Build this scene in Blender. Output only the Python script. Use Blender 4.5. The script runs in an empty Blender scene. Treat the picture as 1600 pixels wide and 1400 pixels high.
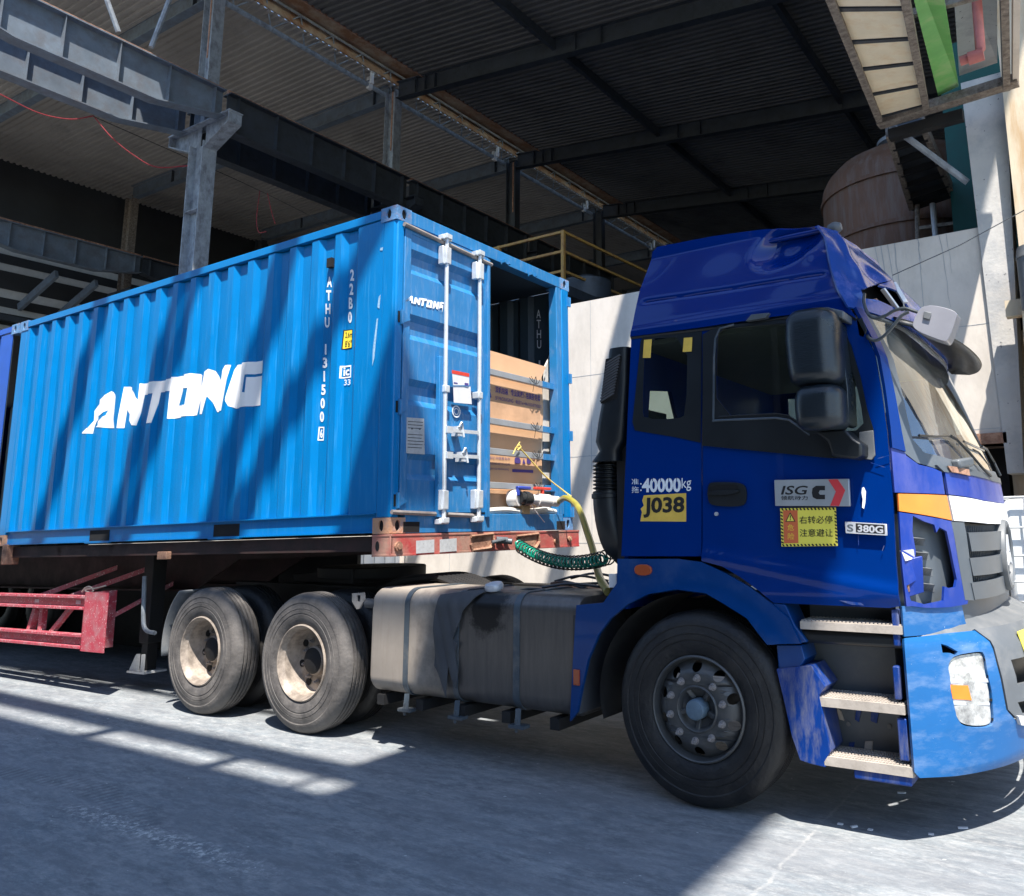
import bpy, bmesh, math, random
from mathutils import Vector, Matrix, Euler
from mathutils.geometry import tessellate_polygon
random.seed(7)
R = math.radians
scn = bpy.context.scene
COL = scn.collection
# ------------------------------------------------------------------ camera, world, sun, exposure
CAM = Vector((4.6207, -4.2392, 1.5476))
YAW, PIT, ROL, FPX, CX, CY = -0.5486, 0.1745, -0.0145, 1249.52, 969.78, 600.41
_f = Vector((math.sin(YAW)*math.cos(PIT), math.cos(YAW)*math.cos(PIT), math.sin(PIT)))
_r = Vector((math.cos(YAW), -math.sin(YAW), 0)); _u = _r.cross(_f)
_c, _s = math.cos(ROL), math.sin(ROL)
CR = _c*_r + _s*_u; CU = -_s*_r + _c*_u; CF = _f
cam = bpy.data.cameras.new('camera'); co = bpy.data.objects.new('camera', cam); COL.objects.link(co)
M = Matrix((CR, CU, -CF)).transposed().to_4x4(); M.translation = CAM; co.matrix_world = M
cam.sensor_width = 36; cam.lens = 36*FPX/1600; cam.shift_x = (800-CX)/1600; cam.shift_y = -(700-CY)/1600
cam.clip_end = 500; cam.clip_start = .05
scn.camera = co
SUN = Vector((.34, -.37, 1)).normalized()
w = bpy.data.worlds.new("World"); scn.world = w; w.use_nodes = True
nt = w.node_tree; sky = nt.nodes.new('ShaderNodeTexSky'); sky.sky_type = 'NISHITA'; sky.sun_disc = False
sky.sun_elevation = math.asin(SUN.z); sky.sun_rotation = math.atan2(SUN.x, SUN.y); sky.air_density = 1.0; sky.dust_density = .3; sky.ozone_density = 2.5
nt.links.new(sky.outputs[0], nt.nodes['Background'].inputs[0]); nt.nodes['Background'].inputs[1].default_value = .12
sl = bpy.data.lights.new('sun', 'SUN'); sl.energy = 4.5; sl.angle = R(.55); sl.color = (1, .945, .865)
so = bpy.data.objects.new('sun', sl); COL.objects.link(so); so.rotation_euler = SUN.to_track_quat('Z', 'Y').to_euler(); so.location = (3, -5, 20)
scn.view_settings.view_transform = 'Standard'; scn.view_settings.look = 'None'; scn.view_settings.gamma = 1
scn.view_settings.exposure = 1.4
scn.cycles.max_bounces = 10; scn.cycles.diffuse_bounces = 4; scn.cycles.glossy_bounces = 4; scn.cycles.transparent_max_bounces = 16

# ------------------------------------------------------------------ measuring helpers (photo pixel -> point on a world plane)
def ray(px, py): return CF + CR*((px-CX)/FPX) - CU*((py-CY)/FPX)
def at(px, py, ax, val):
    d = ray(px, py); return CAM + d*((val-CAM[ax])/d[ax])
CONT_M = Matrix.Translation((0, 0, 1.5117)) @ Euler((0, -.0156, .0186)).to_matrix().to_4x4()
_CI = CONT_M.inverted()
def atc(px, py, ax, val):                       # same, in the container's own frame
    o = _CI @ CAM; d = _CI.to_3x3() @ ray(px, py); return o + d*((val-o[ax])/d[ax])

# ------------------------------------------------------------------ materials
def srgb(r, g, b):
    f = lambda c: (c/255/12.92) if c/255 <= .04045 else ((c/255+.055)/1.055)**2.4
    return (f(r), f(g), f(b))
def mat(name, col, rough=.5, metal=0, coat=0, var=.12, vs=6, dirt=None, dirt_amt=.3, dirt_scale=4, stretch=(1, 1, 1), bump=0, bscale=40,
        spec=.5, rvar=.1, trans=0, emis=None, specks=None, speck_scale=60, speck_amt=.08, flake=0):
    m = bpy.data.materials.new(name); m.use_nodes = True; n = m.node_tree; L = n.links.new
    b = n.nodes['Principled BSDF']
    def N(t, **k):
        x = n.nodes.new(t)
        for a, v in k.items(): setattr(x, a, v)
        return x
    tc = N('ShaderNodeTexCoord'); mp = N('ShaderNodeMapping'); L(tc.outputs['Object'], mp.inputs[0]); mp.inputs['Scale'].default_value = stretch
    n1 = N('ShaderNodeTexNoise'); n1.inputs['Scale'].default_value = vs; n1.inputs['Detail'].default_value = 8; n1.inputs['Roughness'].default_value = .6
    L(tc.outputs['Object'], n1.inputs['Vector'])
    hs = N('ShaderNodeMix', data_type='RGBA', blend_type='MULTIPLY'); hs.inputs[0].default_value = 1
    hs.inputs[6].default_value = (*col, 1)
    r1 = N('ShaderNodeMapRange'); r1.inputs[1].default_value = .3; r1.inputs[2].default_value = .7; r1.inputs[3].default_value = 1-var; r1.inputs[4].default_value = 1+var
    L(n1.outputs[0], r1.inputs[0]); L(r1.outputs[0], hs.inputs[7]); out = hs.outputs[2]
    fac = None
    if dirt:
        n2 = N('ShaderNodeTexNoise'); n2.inputs['Scale'].default_value = dirt_scale; n2.inputs['Detail'].default_value = 10; n2.inputs['Roughness'].default_value = .7
        L(mp.outputs[0], n2.inputs['Vector'])
        r2 = N('ShaderNodeMapRange'); r2.inputs[1].default_value = .62-dirt_amt*.4; r2.inputs[2].default_value = .78-dirt_amt*.3; r2.inputs[4].default_value = min(1, .35+dirt_amt)
        L(n2.outputs[0], r2.inputs[0]); fac = r2.outputs[0]
        mx = N('ShaderNodeMix', data_type='RGBA'); L(fac, mx.inputs[0]); L(out, mx.inputs[6]); mx.inputs[7].default_value = (*dirt, 1); out = mx.outputs[2]
    if specks:
        n3 = N('ShaderNodeTexNoise'); n3.inputs['Scale'].default_value = speck_scale; n3.inputs['Detail'].default_value = 4
        L(tc.outputs['Object'], n3.inputs['Vector'])
        r3 = N('ShaderNodeMapRange'); r3.inputs[1].default_value = .72-speck_amt; r3.inputs[2].default_value = .76-speck_amt; L(n3.outputs[0], r3.inputs[0])
        mx = N('ShaderNodeMix', data_type='RGBA'); L(r3.outputs[0], mx.inputs[0]); L(out, mx.inputs[6]); mx.inputs[7].default_value = (*specks, 1); out = mx.outputs[2]
    L(out, b.inputs['Base Color'])
    rr = N('ShaderNodeMapRange'); rr.inputs[3].default_value = max(.02, rough-rvar); rr.inputs[4].default_value = min(1, rough+rvar)
    L((fac or n1.outputs[0]), rr.inputs[0]); L(rr.outputs[0], b.inputs['Roughness'])
    b.inputs['Metallic'].default_value = metal; b.inputs['Coat Weight'].default_value = coat; b.inputs['Coat Roughness'].default_value = .03
    b.inputs['Specular IOR Level'].default_value = spec; b.inputs['Transmission Weight'].default_value = trans
    if bump:
        n4 = N('ShaderNodeTexNoise'); n4.inputs['Scale'].default_value = bscale; n4.inputs['Detail'].default_value = 6; L(mp.outputs[0], n4.inputs['Vector'])
        bp = N('ShaderNodeBump'); bp.inputs['Strength'].default_value = bump; bp.inputs['Distance'].default_value = .02; L(n4.outputs[0], bp.inputs['Height']); L(bp.outputs[0], b.inputs['Normal'])
    if emis: b.inputs['Emission Color'].default_value = (*emis, 1); b.inputs['Emission Strength'].default_value = 1
    return m
def glass_mat(name, tint, gloss=.08, rough=.0, d0=.02, d1=.12):
    m = bpy.data.materials.new(name); m.use_nodes = True; n = m.node_tree; n.nodes.remove(n.nodes['Principled BSDF'])
    t = n.nodes.new('ShaderNodeBsdfTransparent'); t.inputs[0].default_value = (*tint, 1)
    g = n.nodes.new('ShaderNodeBsdfGlossy'); g.inputs['Roughness'].default_value = rough; g.inputs[0].default_value = (.9, .95, 1, 1)
    d = n.nodes.new('ShaderNodeBsdfDiffuse'); d.inputs[0].default_value = (.5, .5, .47, 1)
    lw = n.nodes.new('ShaderNodeLayerWeight'); lw.inputs[0].default_value = .5; fr = n.nodes.new('ShaderNodeMath'); fr.operation = 'POWER'; fr.inputs[1].default_value = 4.5; n.links.new(lw.outputs['Facing'], fr.inputs[0])
    a = n.nodes.new('ShaderNodeMath'); a.operation = 'ADD'; a.inputs[1].default_value = gloss; a.use_clamp = True
    mx = n.nodes.new('ShaderNodeMixShader'); n.links.new(fr.outputs[0], a.inputs[0]); n.links.new(a.outputs[0], mx.inputs[0])
    ns = n.nodes.new('ShaderNodeTexNoise'); ns.inputs['Scale'].default_value = 3; ns.inputs['Detail'].default_value = 8
    rg = n.nodes.new('ShaderNodeMapRange'); rg.inputs[1].default_value = .4; rg.inputs[2].default_value = .8; rg.inputs[3].default_value = d0; rg.inputs[4].default_value = d1
    m2 = n.nodes.new('ShaderNodeMixShader'); n.links.new(ns.outputs[0], rg.inputs[0]); n.links.new(rg.outputs[0], m2.inputs[0])
    n.links.new(t.outputs[0], m2.inputs[1]); n.links.new(d.outputs[0], m2.inputs[2])
    n.links.new(m2.outputs[0], mx.inputs[1]); n.links.new(g.outputs[0], mx.inputs[2]); n.links.new(mx.outputs[0], n.nodes['Material Output'].inputs[0])
    return m
MT = {}
MT['cblue'] = mat('container_paint', (.0, .165, .44), .42, var=.07, vs=3, spec=.3, dirt=(.05, .24, .48), dirt_amt=.2, dirt_scale=7, stretch=(6, 6, .35), bump=.06, bscale=8)
MT['cblue2'] = mat('container_paint_deep', (.006, .07, .42), .4, var=.1, dirt=(.05, .12, .3), dirt_amt=.2, stretch=(6, 6, .4))
MT['dblue'] = mat('door_paint', (.02, .17, .40), .42, var=.09, vs=4, dirt=(.15, .26, .42), dirt_amt=.3, dirt_scale=8, stretch=(1, 4, .6), bump=.06, bscale=9)
MT['cinner'] = mat('container_inside', (.035, .055, .075), .6)
MT['rustor'] = mat('orange_rusted_casting', (.50, .27, .16), .75, var=.2, dirt=(.25, .24, .26), dirt_amt=.4, dirt_scale=9, bump=.3, bscale=60)
MT['rustblue'] = mat('rusty_casting', (.10, .24, .45), .7, dirt=(.42, .20, .12), dirt_amt=.28, dirt_scale=14, bump=.3, bscale=60)
MT['rust'] = mat('rusty_steel', (.36, .20, .13), .8, var=.3, dirt=(.16, .07, .045), dirt_amt=.5, dirt_scale=10, bump=.3, bscale=60)
MT['tred'] = mat('trailer_red', (.42, .05, .05), .6, dirt=(.34, .20, .15), dirt_amt=.62, dirt_scale=2.2, bump=.15)
MT['gred'] = mat('guard_red', (.42, .05, .075), .5, var=.1, dirt=(.38, .24, .25), dirt_amt=.4, dirt_scale=9, specks=(.7, .5, .5), speck_scale=60, speck_amt=.1)
MT['dred'] = mat('chassis_dark_red', (.028, .006, .006), .75, dirt=(.02, .012, .01), dirt_amt=.6)
MT['dark'] = mat('grimy_chassis', (.008, .008, .009), .75, dirt=(.02, .018, .016), dirt_amt=.4)
MT['black'] = mat('black_opening', (.004, .004, .005), .9)
MT['zinc'] = mat('galvanised_rod', (.62, .66, .70), .38, metal=.35, dirt=(.35, .36, .38), dirt_amt=.3)
MT['greyrod'] = mat('grey_gasket', (.27, .24, .22), .6, dirt=(.12, .1, .1), dirt_amt=.4)
MT['white'] = mat('white_paint', (.86, .86, .86), .45, var=.03)
MT['whitetext'] = mat('white_lettering', (.74, .78, .82), .5, var=.12, vs=30)
MT['navytext'] = mat('navy_print', (.07, .045, .22), .7, var=.2, vs=60)
MT['blacktext'] = mat('black_print', (.012, .012, .014), .5)
MT['ytext'] = mat('yellow_print', (.85, .62, .06), .5)
MT['paint'] = mat('truck_blue_paint', (.0, .024, .17), .26, coat=.25, spec=.15, var=.07, vs=2, rvar=.05, dirt=(.004, .024, .18), dirt_amt=.12, dirt_scale=3)
MT['fairing_paint'] = mat('fairing_blue_paint', (.0, .020, .17), .12, coat=.45, spec=.15, var=.05, vs=2, rvar=.03)
MT['fpaint'] = mat('faded_front_paint', (.006, .035, .26), .45, coat=.1, var=.12, vs=5, spec=.3, dirt=(.07, .085, .29), dirt_amt=.45, dirt_scale=4, stretch=(1, 1, .5))
MT['ffront'] = mat('creased_fairing_paint', (.01, .055, .27), .3, coat=.35, var=.1, vs=4, dirt=(.13, .15, .40), dirt_amt=.35, dirt_scale=4)
MT['bpaint'] = mat('bumper_paint', (.012, .11, .31), .42, coat=.1, spec=.3, var=.08, vs=3, dirt=(.15, .24, .40), dirt_amt=.34, dirt_scale=4, stretch=(.8, .8, 2.2), specks=(.35, .42, .50), speck_scale=60, speck_amt=.0)
MT['fender'] = mat('fender_paint', (.0, .038, .17), .38, coat=.15, spec=.25, var=.1, vs=4, dirt=(.02, .06, .18), dirt_amt=.3)
MT['step_paint'] = mat('scraped_step_paint', (.0, .03, .19), .5, coat=.1, spec=.3, dirt=(.13, .14, .20), dirt_amt=.42, dirt_scale=9, stretch=(2.5, 2.5, .6))
MT['bplast'] = mat('black_plastic', (.006, .009, .012), .42, var=.1, rvar=.08, bump=.05, bscale=120)
MT['mirror'] = mat('mirror_plastic', (.012, .018, .024), .30, var=.12, rvar=.1, bump=.12, bscale=25, stretch=(1, 1, 7))
MT['gplast'] = mat('grey_plastic', (.085, .10, .115), .5, var=.08, dirt=(.14, .145, .15), dirt_amt=.25)
MT['gplast2'] = mat('light_grey_plastic', (.115, .125, .135), .6, var=.1, dirt=(.18, .178, .175), dirt_amt=.35, dirt_scale=6)
MT['silver'] = mat('silver_plastic', (.5, .52, .56), .35, metal=.2, var=.08)
MT['rubber'] = mat('tyre_rubber', (.010, .010, .011), .62, var=.2, vs=9, dirt=(.035, .032, .029), dirt_amt=.4, dirt_scale=5, bump=.25, bscale=50)
MT['rubberd'] = mat('dusty_tyre_rubber', (.065, .060, .058), .75, var=.25, vs=6, dirt=(.15, .137, .127), dirt_amt=.55, dirt_scale=4, bump=.2, bscale=50)
MT['rim'] = mat('wheel_disc_steel', (.07, .073, .075), .5, metal=.15, var=.18, vs=8, dirt=(.12, .11, .10), dirt_amt=.3, bump=.06)
MT['rimd'] = mat('dusty_rim', (.38, .32, .265), .65, var=.2, vs=8, dirt=(.13, .105, .085), dirt_amt=.5, dirt_scale=6, bump=.1)
MT['rimlip'] = mat('rim_lip', (.30, .29, .28), .45, metal=.3)
MT['hub'] = mat('hub_cap_blue_grey', (.10, .15, .20), .55, var=.2, vs=20)
MT['nut'] = mat('wheel_nut', (.27, .25, .245), .55, metal=.2, var=.2, vs=40)
MT['tank'] = mat('tank_aluminium', (.32, .28, .24), .46, metal=.25, var=.1, vs=4, dirt=(.17, .15, .13), dirt_amt=.35, dirt_scale=3, stretch=(4, 3, .25), bump=.08)
def tank_mat():
    m = mat('fuel_tank_metal', (.34, .295, .25), .55, metal=.1, var=.1, vs=5, dirt=(.27, .22, .18), dirt_amt=.3, dirt_scale=5, stretch=(4, 3, .3), bump=.06)
    n = m.node_tree; L = n.links.new; b = n.nodes['Principled BSDF']; src = b.inputs['Base Color'].links[0].from_socket
    tc = n.nodes.new('ShaderNodeTexCoord'); sp = n.nodes.new('ShaderNodeSeparateXYZ'); L(tc.outputs['Object'], sp.inputs[0])
    no = n.nodes.new('ShaderNodeTexNoise'); no.inputs['Scale'].default_value = 6; no.inputs['Detail'].default_value = 10; no.inputs['Roughness'].default_value = .7; L(tc.outputs['Object'], no.inputs['Vector'])
    a = n.nodes.new('ShaderNodeMath'); a.operation = 'MULTIPLY_ADD'; a.inputs[1].default_value = .9; L(no.outputs[0], a.inputs[0]); L(sp.outputs[0], a.inputs[2])
    r = n.nodes.new('ShaderNodeMapRange'); r.inputs[1].default_value = .70; r.inputs[2].default_value = 1.10; L(a.outputs[0], r.inputs[0])
    n2 = n.nodes.new('ShaderNodeTexNoise'); n2.inputs['Scale'].default_value = 4; n2.inputs['Detail'].default_value = 10; n2.inputs['Roughness'].default_value = .75
    mp = n.nodes.new('ShaderNodeMapping'); mp.inputs['Scale'].default_value = (5, 4, .5); L(tc.outputs['Object'], mp.inputs[0]); L(mp.outputs[0], n2.inputs['Vector'])
    cr = n.nodes.new('ShaderNodeMix'); cr.data_type = 'RGBA'; cr.inputs[6].default_value = (.055, .053, .052, 1); cr.inputs[7].default_value = (.20, .18, .165, 1); L(n2.outputs[0], cr.inputs[0])
    mx = n.nodes.new('ShaderNodeMix'); mx.data_type = 'RGBA'; L(r.outputs[0], mx.inputs[0]); L(src, mx.inputs[6]); L(cr.outputs[2], mx.inputs[7]); L(mx.outputs[2], b.inputs['Base Color'])
    vm = n.nodes.new('ShaderNodeVectorMath'); vm.operation = 'DISTANCE'; vm.inputs[1].default_value = (.96, .06, 1.045); L(tc.outputs['Object'], vm.inputs[0])
    a2 = n.nodes.new('ShaderNodeMath'); a2.operation = 'MULTIPLY_ADD'; a2.inputs[1].default_value = -.42; L(no.outputs[0], a2.inputs[0]); L(vm.outputs['Value'], a2.inputs[2])
    ro = n.nodes.new('ShaderNodeMapRange'); ro.inputs[1].default_value = -.06; ro.inputs[2].default_value = .01; ro.inputs[3].default_value = .9; ro.inputs[4].default_value = 0; L(a2.outputs[0], ro.inputs[0])
    m3 = n.nodes.new('ShaderNodeMix'); m3.data_type = 'RGBA'; m3.inputs[7].default_value = (.012, .012, .013, 1); L(ro.outputs[0], m3.inputs[0]); L(mx.outputs[2], m3.inputs[6]); L(m3.outputs[2], b.inputs['Base Color'])
    r2 = n.nodes.new('ShaderNodeMapRange'); r2.inputs[3].default_value = .6; r2.inputs[4].default_value = .36; L(r.outputs[0], r2.inputs[0]); L(r2.outputs[0], b.inputs['Roughness'])
    r3 = n.nodes.new('ShaderNodeMapRange'); r3.inputs[3].default_value = .0; r3.inputs[4].default_value = .5; L(r.outputs[0], r3.inputs[0]); L(r3.outputs[0], b.inputs['Metallic'])
    return m
MT['tank'] = tank_mat()
MT['tankdust'] = mat('dusty_tank_aluminium', (.56, .48, .40), .6, metal=.1, var=.12, vs=5, dirt=(.40, .33, .27), dirt_amt=.3, dirt_scale=5, stretch=(2.2, 2.2, .3))
MT['oil'] = mat('oil_stain', (.035, .033, .031), .4, var=.3, vs=30)
MT['strap'] = mat('strap_steel', (.07, .09, .11), .5, metal=.2, var=.2, dirt=(.22, .2, .18), dirt_amt=.3)
MT['flap'] = mat('torn_rubber', (.06, .063, .07), .75, var=.2)
MT['orange'] = mat('orange_lens', (.85, .22, .02), .3, coat=.3, var=.15, vs=3, stretch=(1, 1, 6))
MT['dorange'] = mat('dark_orange_lens', (.36, .07, .02), .3, coat=.3)
MT['lensg'] = glass_mat('lamp_cover_glass', (.95, .96, .95), .05, 0, .02, .10)
MT['lampin'] = mat('lamp_reflector_housing', (.56, .56, .54), .15, metal=.3, var=.3, vs=9, dirt=(.13, .13, .13), dirt_amt=.42, dirt_scale=11, bump=.5, bscale=9)
MT['lens'] = mat('headlight_lens', (.36, .36, .35), .12, coat=.8, var=.25, vs=9, stretch=(1, 1, 1), dirt=(.2, .21, .22), dirt_amt=.35, dirt_scale=9)
MT['alu'] = mat('silver_plate', (.42, .45, .47), .38, metal=.4, var=.08)
MT['redplate'] = mat('red_plate', (.62, .05, .06), .4)
MT['yellow'] = mat('yellow_sticker', (.80, .60, .05), .45, var=.08, vs=12)
MT['yellowo'] = mat('ochre_plate', (.72, .48, .08), .5, var=.1, vs=12)
MT['yellowl'] = mat('light_yellow_sticker', (.82, .72, .10), .42, var=.05)
MT['ored'] = mat('orange_red_sticker', (.62, .14, .05), .45, var=.1)
MT['paper'] = mat('paper', (.66, .66, .68), .6, var=.06, vs=15)
MT['metalplate'] = mat('data_plate', (.46, .47, .48), .5, metal=.1, var=.12, vs=30, specks=(.2, .2, .2), speck_scale=90, speck_amt=.06)
MT['card'] = mat('cardboard', (.62, .37, .21), .75, var=.07, vs=3, bump=.05, bscale=14)
MT['cardd'] = mat('crumpled_cardboard', (.52, .31, .18), .8, var=.12, bump=.3, bscale=7)
MT['film'] = mat('plastic_film', (.62, .60, .56), .45, var=.15, bump=.5, bscale=12)
MT['sbar'] = mat('steel_bar', (.34, .36, .38), .45, metal=.3, var=.1)
MT['valve'] = mat('white_valve', (.72, .70, .68), .4, var=.1)
MT['redv'] = mat('red_handle', (.62, .05, .03), .4)
MT['bluev'] = mat('blue_handle', (.03, .06, .35), .4)
MT['hoseo'] = mat('olive_hose', (.27, .24, .035), .4, coat=.2, var=.2, vs=10)
MT['green'] = mat('green_air_hose', (.0, .22, .14), .3, coat=.3)
MT['blackh'] = mat('black_air_hose', (.02, .022, .024), .35, coat=.2)
MT['rope'] = mat('yellow_rope', (.66, .52, .14), .8, bump=.4, bscale=90)
MT['wood'] = mat('wood_block', (.50, .33, .16), .8)
MT['conc'] = mat('concrete_wall', (.62, .565, .50), .88, var=.06, vs=2.5, dirt=(.50, .455, .40), dirt_amt=.4, dirt_scale=2.2, stretch=(1.2, 1, .5), bump=.12, bscale=18, specks=(.3, .28, .25), speck_scale=35, speck_amt=-.02)
MT['pillar'] = mat('stained_pillar', (.52, .50, .47), .85, var=.08, vs=3, dirt=(.34, .35, .36), dirt_amt=.35, dirt_scale=2.5, bump=.15, bscale=30, specks=(.16, .16, .17), speck_scale=18, speck_amt=.035)
MT['scrape'] = mat('scraped_paint', (.25, .42, .58), .6, var=.3, vs=50)
MT['concg'] = mat('grey_pillar', (.34, .36, .38), .85, var=.08, vs=3, dirt=(.22, .235, .25), dirt_amt=.35, dirt_scale=3.5, bump=.15, bscale=30, specks=(.1, .1, .11), speck_scale=22, speck_amt=.03)
MT['concy'] = mat('stained_concrete', (.58, .49, .36), .85, var=.1, vs=3, dirt=(.45, .27, .12), dirt_amt=.4, dirt_scale=2.5, stretch=(3, 3, .4))
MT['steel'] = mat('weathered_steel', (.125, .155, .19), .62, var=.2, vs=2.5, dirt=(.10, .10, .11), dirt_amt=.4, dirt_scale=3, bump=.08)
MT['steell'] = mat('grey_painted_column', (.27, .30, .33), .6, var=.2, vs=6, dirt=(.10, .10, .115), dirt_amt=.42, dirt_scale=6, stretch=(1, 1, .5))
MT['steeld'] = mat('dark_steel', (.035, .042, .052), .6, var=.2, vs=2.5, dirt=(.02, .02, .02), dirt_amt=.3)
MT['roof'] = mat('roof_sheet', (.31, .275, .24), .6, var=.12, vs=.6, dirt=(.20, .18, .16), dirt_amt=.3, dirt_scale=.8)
MT['gutter'] = mat('rusty_gutter', (.36, .28, .20), .75, var=.2, vs=1.5, dirt=(.22, .10, .045), dirt_amt=.6, dirt_scale=1.6)
MT['ochre'] = mat('ochre_rail_paint', (.42, .24, .05), .6, var=.25, dirt=(.20, .09, .04), dirt_amt=.5, dirt_scale=6)
MT['rusttank'] = mat('rusty_vessel', (.13, .062, .034), .75, var=.2, vs=2, dirt=(.17, .13, .11), dirt_amt=.42, dirt_scale=3.2, stretch=(3, 3, .35), bump=.12)
MT['cream'] = mat('cream_panel', (.85, .74, .54), .55, var=.06, vs=5, dirt=(.75, .55, .32), dirt_amt=.35, dirt_scale=4)
MT['gpanel'] = mat('green_panel', (.16, .46, .12), .5, var=.15, vs=3, dirt=(.42, .46, .25), dirt_amt=.3, dirt_scale=3)
MT['teal'] = mat('teal_sheet', (.0, .07, .06), .6)
MT['frame'] = mat('mottled_frame', (.22, .19, .16), .8, var=.3, vs=14, dirt=(.09, .07, .06), dirt_amt=.5, dirt_scale=16, bump=.4, bscale=50)
MT['pinkpipe'] = mat('faded_red_pipe', (.50, .15, .13), .55, dirt=(.3, .12, .1), dirt_amt=.4)
MT['ibc'] = mat('ibc_plastic', (.78, .80, .80), .5, var=.05)
MT['cage'] = mat('galvanised_cage', (.55, .57, .58), .4, metal=.5)
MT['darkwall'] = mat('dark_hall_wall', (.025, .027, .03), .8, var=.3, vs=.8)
MT['board'] = mat('dull_board', (.16, .17, .18), .8, var=.2, vs=1.5)
MT['seat'] = mat('seat_cloth', (.05, .055, .06), .85)
MT['trim'] = mat('cab_trim', (.16, .165, .16), .7)
MT['gwin'] = glass_mat('side_glass', (.55, .62, .60), .05)
MT['gdark'] = glass_mat('dark_side_glass', (.48, .56, .53), .01, 0, .004, .02)
MT['gws'] = glass_mat('windscreen_glass', (.70, .82, .79), .18, 0, .10, .26)
MT['curtain'] = mat('sunshade_cloth', (.30, .42, .52), .7, var=.15)
MT['tread'] = mat('dusty_step_tread', (.40, .355, .31), .8, var=.15, dirt=(.25, .22, .19), dirt_amt=.35, dirt_scale=14, bump=.06, bscale=80)
MT['fmirror'] = mat('front_mirror_shell', (.27, .27, .30), .35, coat=.3, var=.1)
MT['armgrey'] = mat('mirror_arm_tube', (.05, .06, .065), .3, coat=.3)
MT['redrope'] = mat('red_rope', (.30, .03, .04), .8)
MT['roofd'] = mat('shaded_roof_sheet', (.10, .095, .088), .65, var=.15, vs=.6, dirt=(.05, .048, .045), dirt_amt=.3, dirt_scale=.8)  # dimness under the right hand roof painted in as a darker sheet colour
MT['strip'] = mat('grey_translucent_strip', (.55, .54, .52), .8)
# translucent strip
_m = MT['strip'].node_tree; _t = _m.nodes.new('ShaderNodeBsdfTranslucent'); _t.inputs[0].default_value = (.5, .5, .48, 1)
_x = _m.nodes.new('ShaderNodeMixShader'); _x.inputs[0].default_value = .35
_m.links.new(_m.nodes['Principled BSDF'].outputs[0], _x.inputs[1]); _m.links.new(_t.outputs[0], _x.inputs[2]); _m.links.new(_x.outputs[0], _m.nodes['Material Output'].inputs[0])

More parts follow.
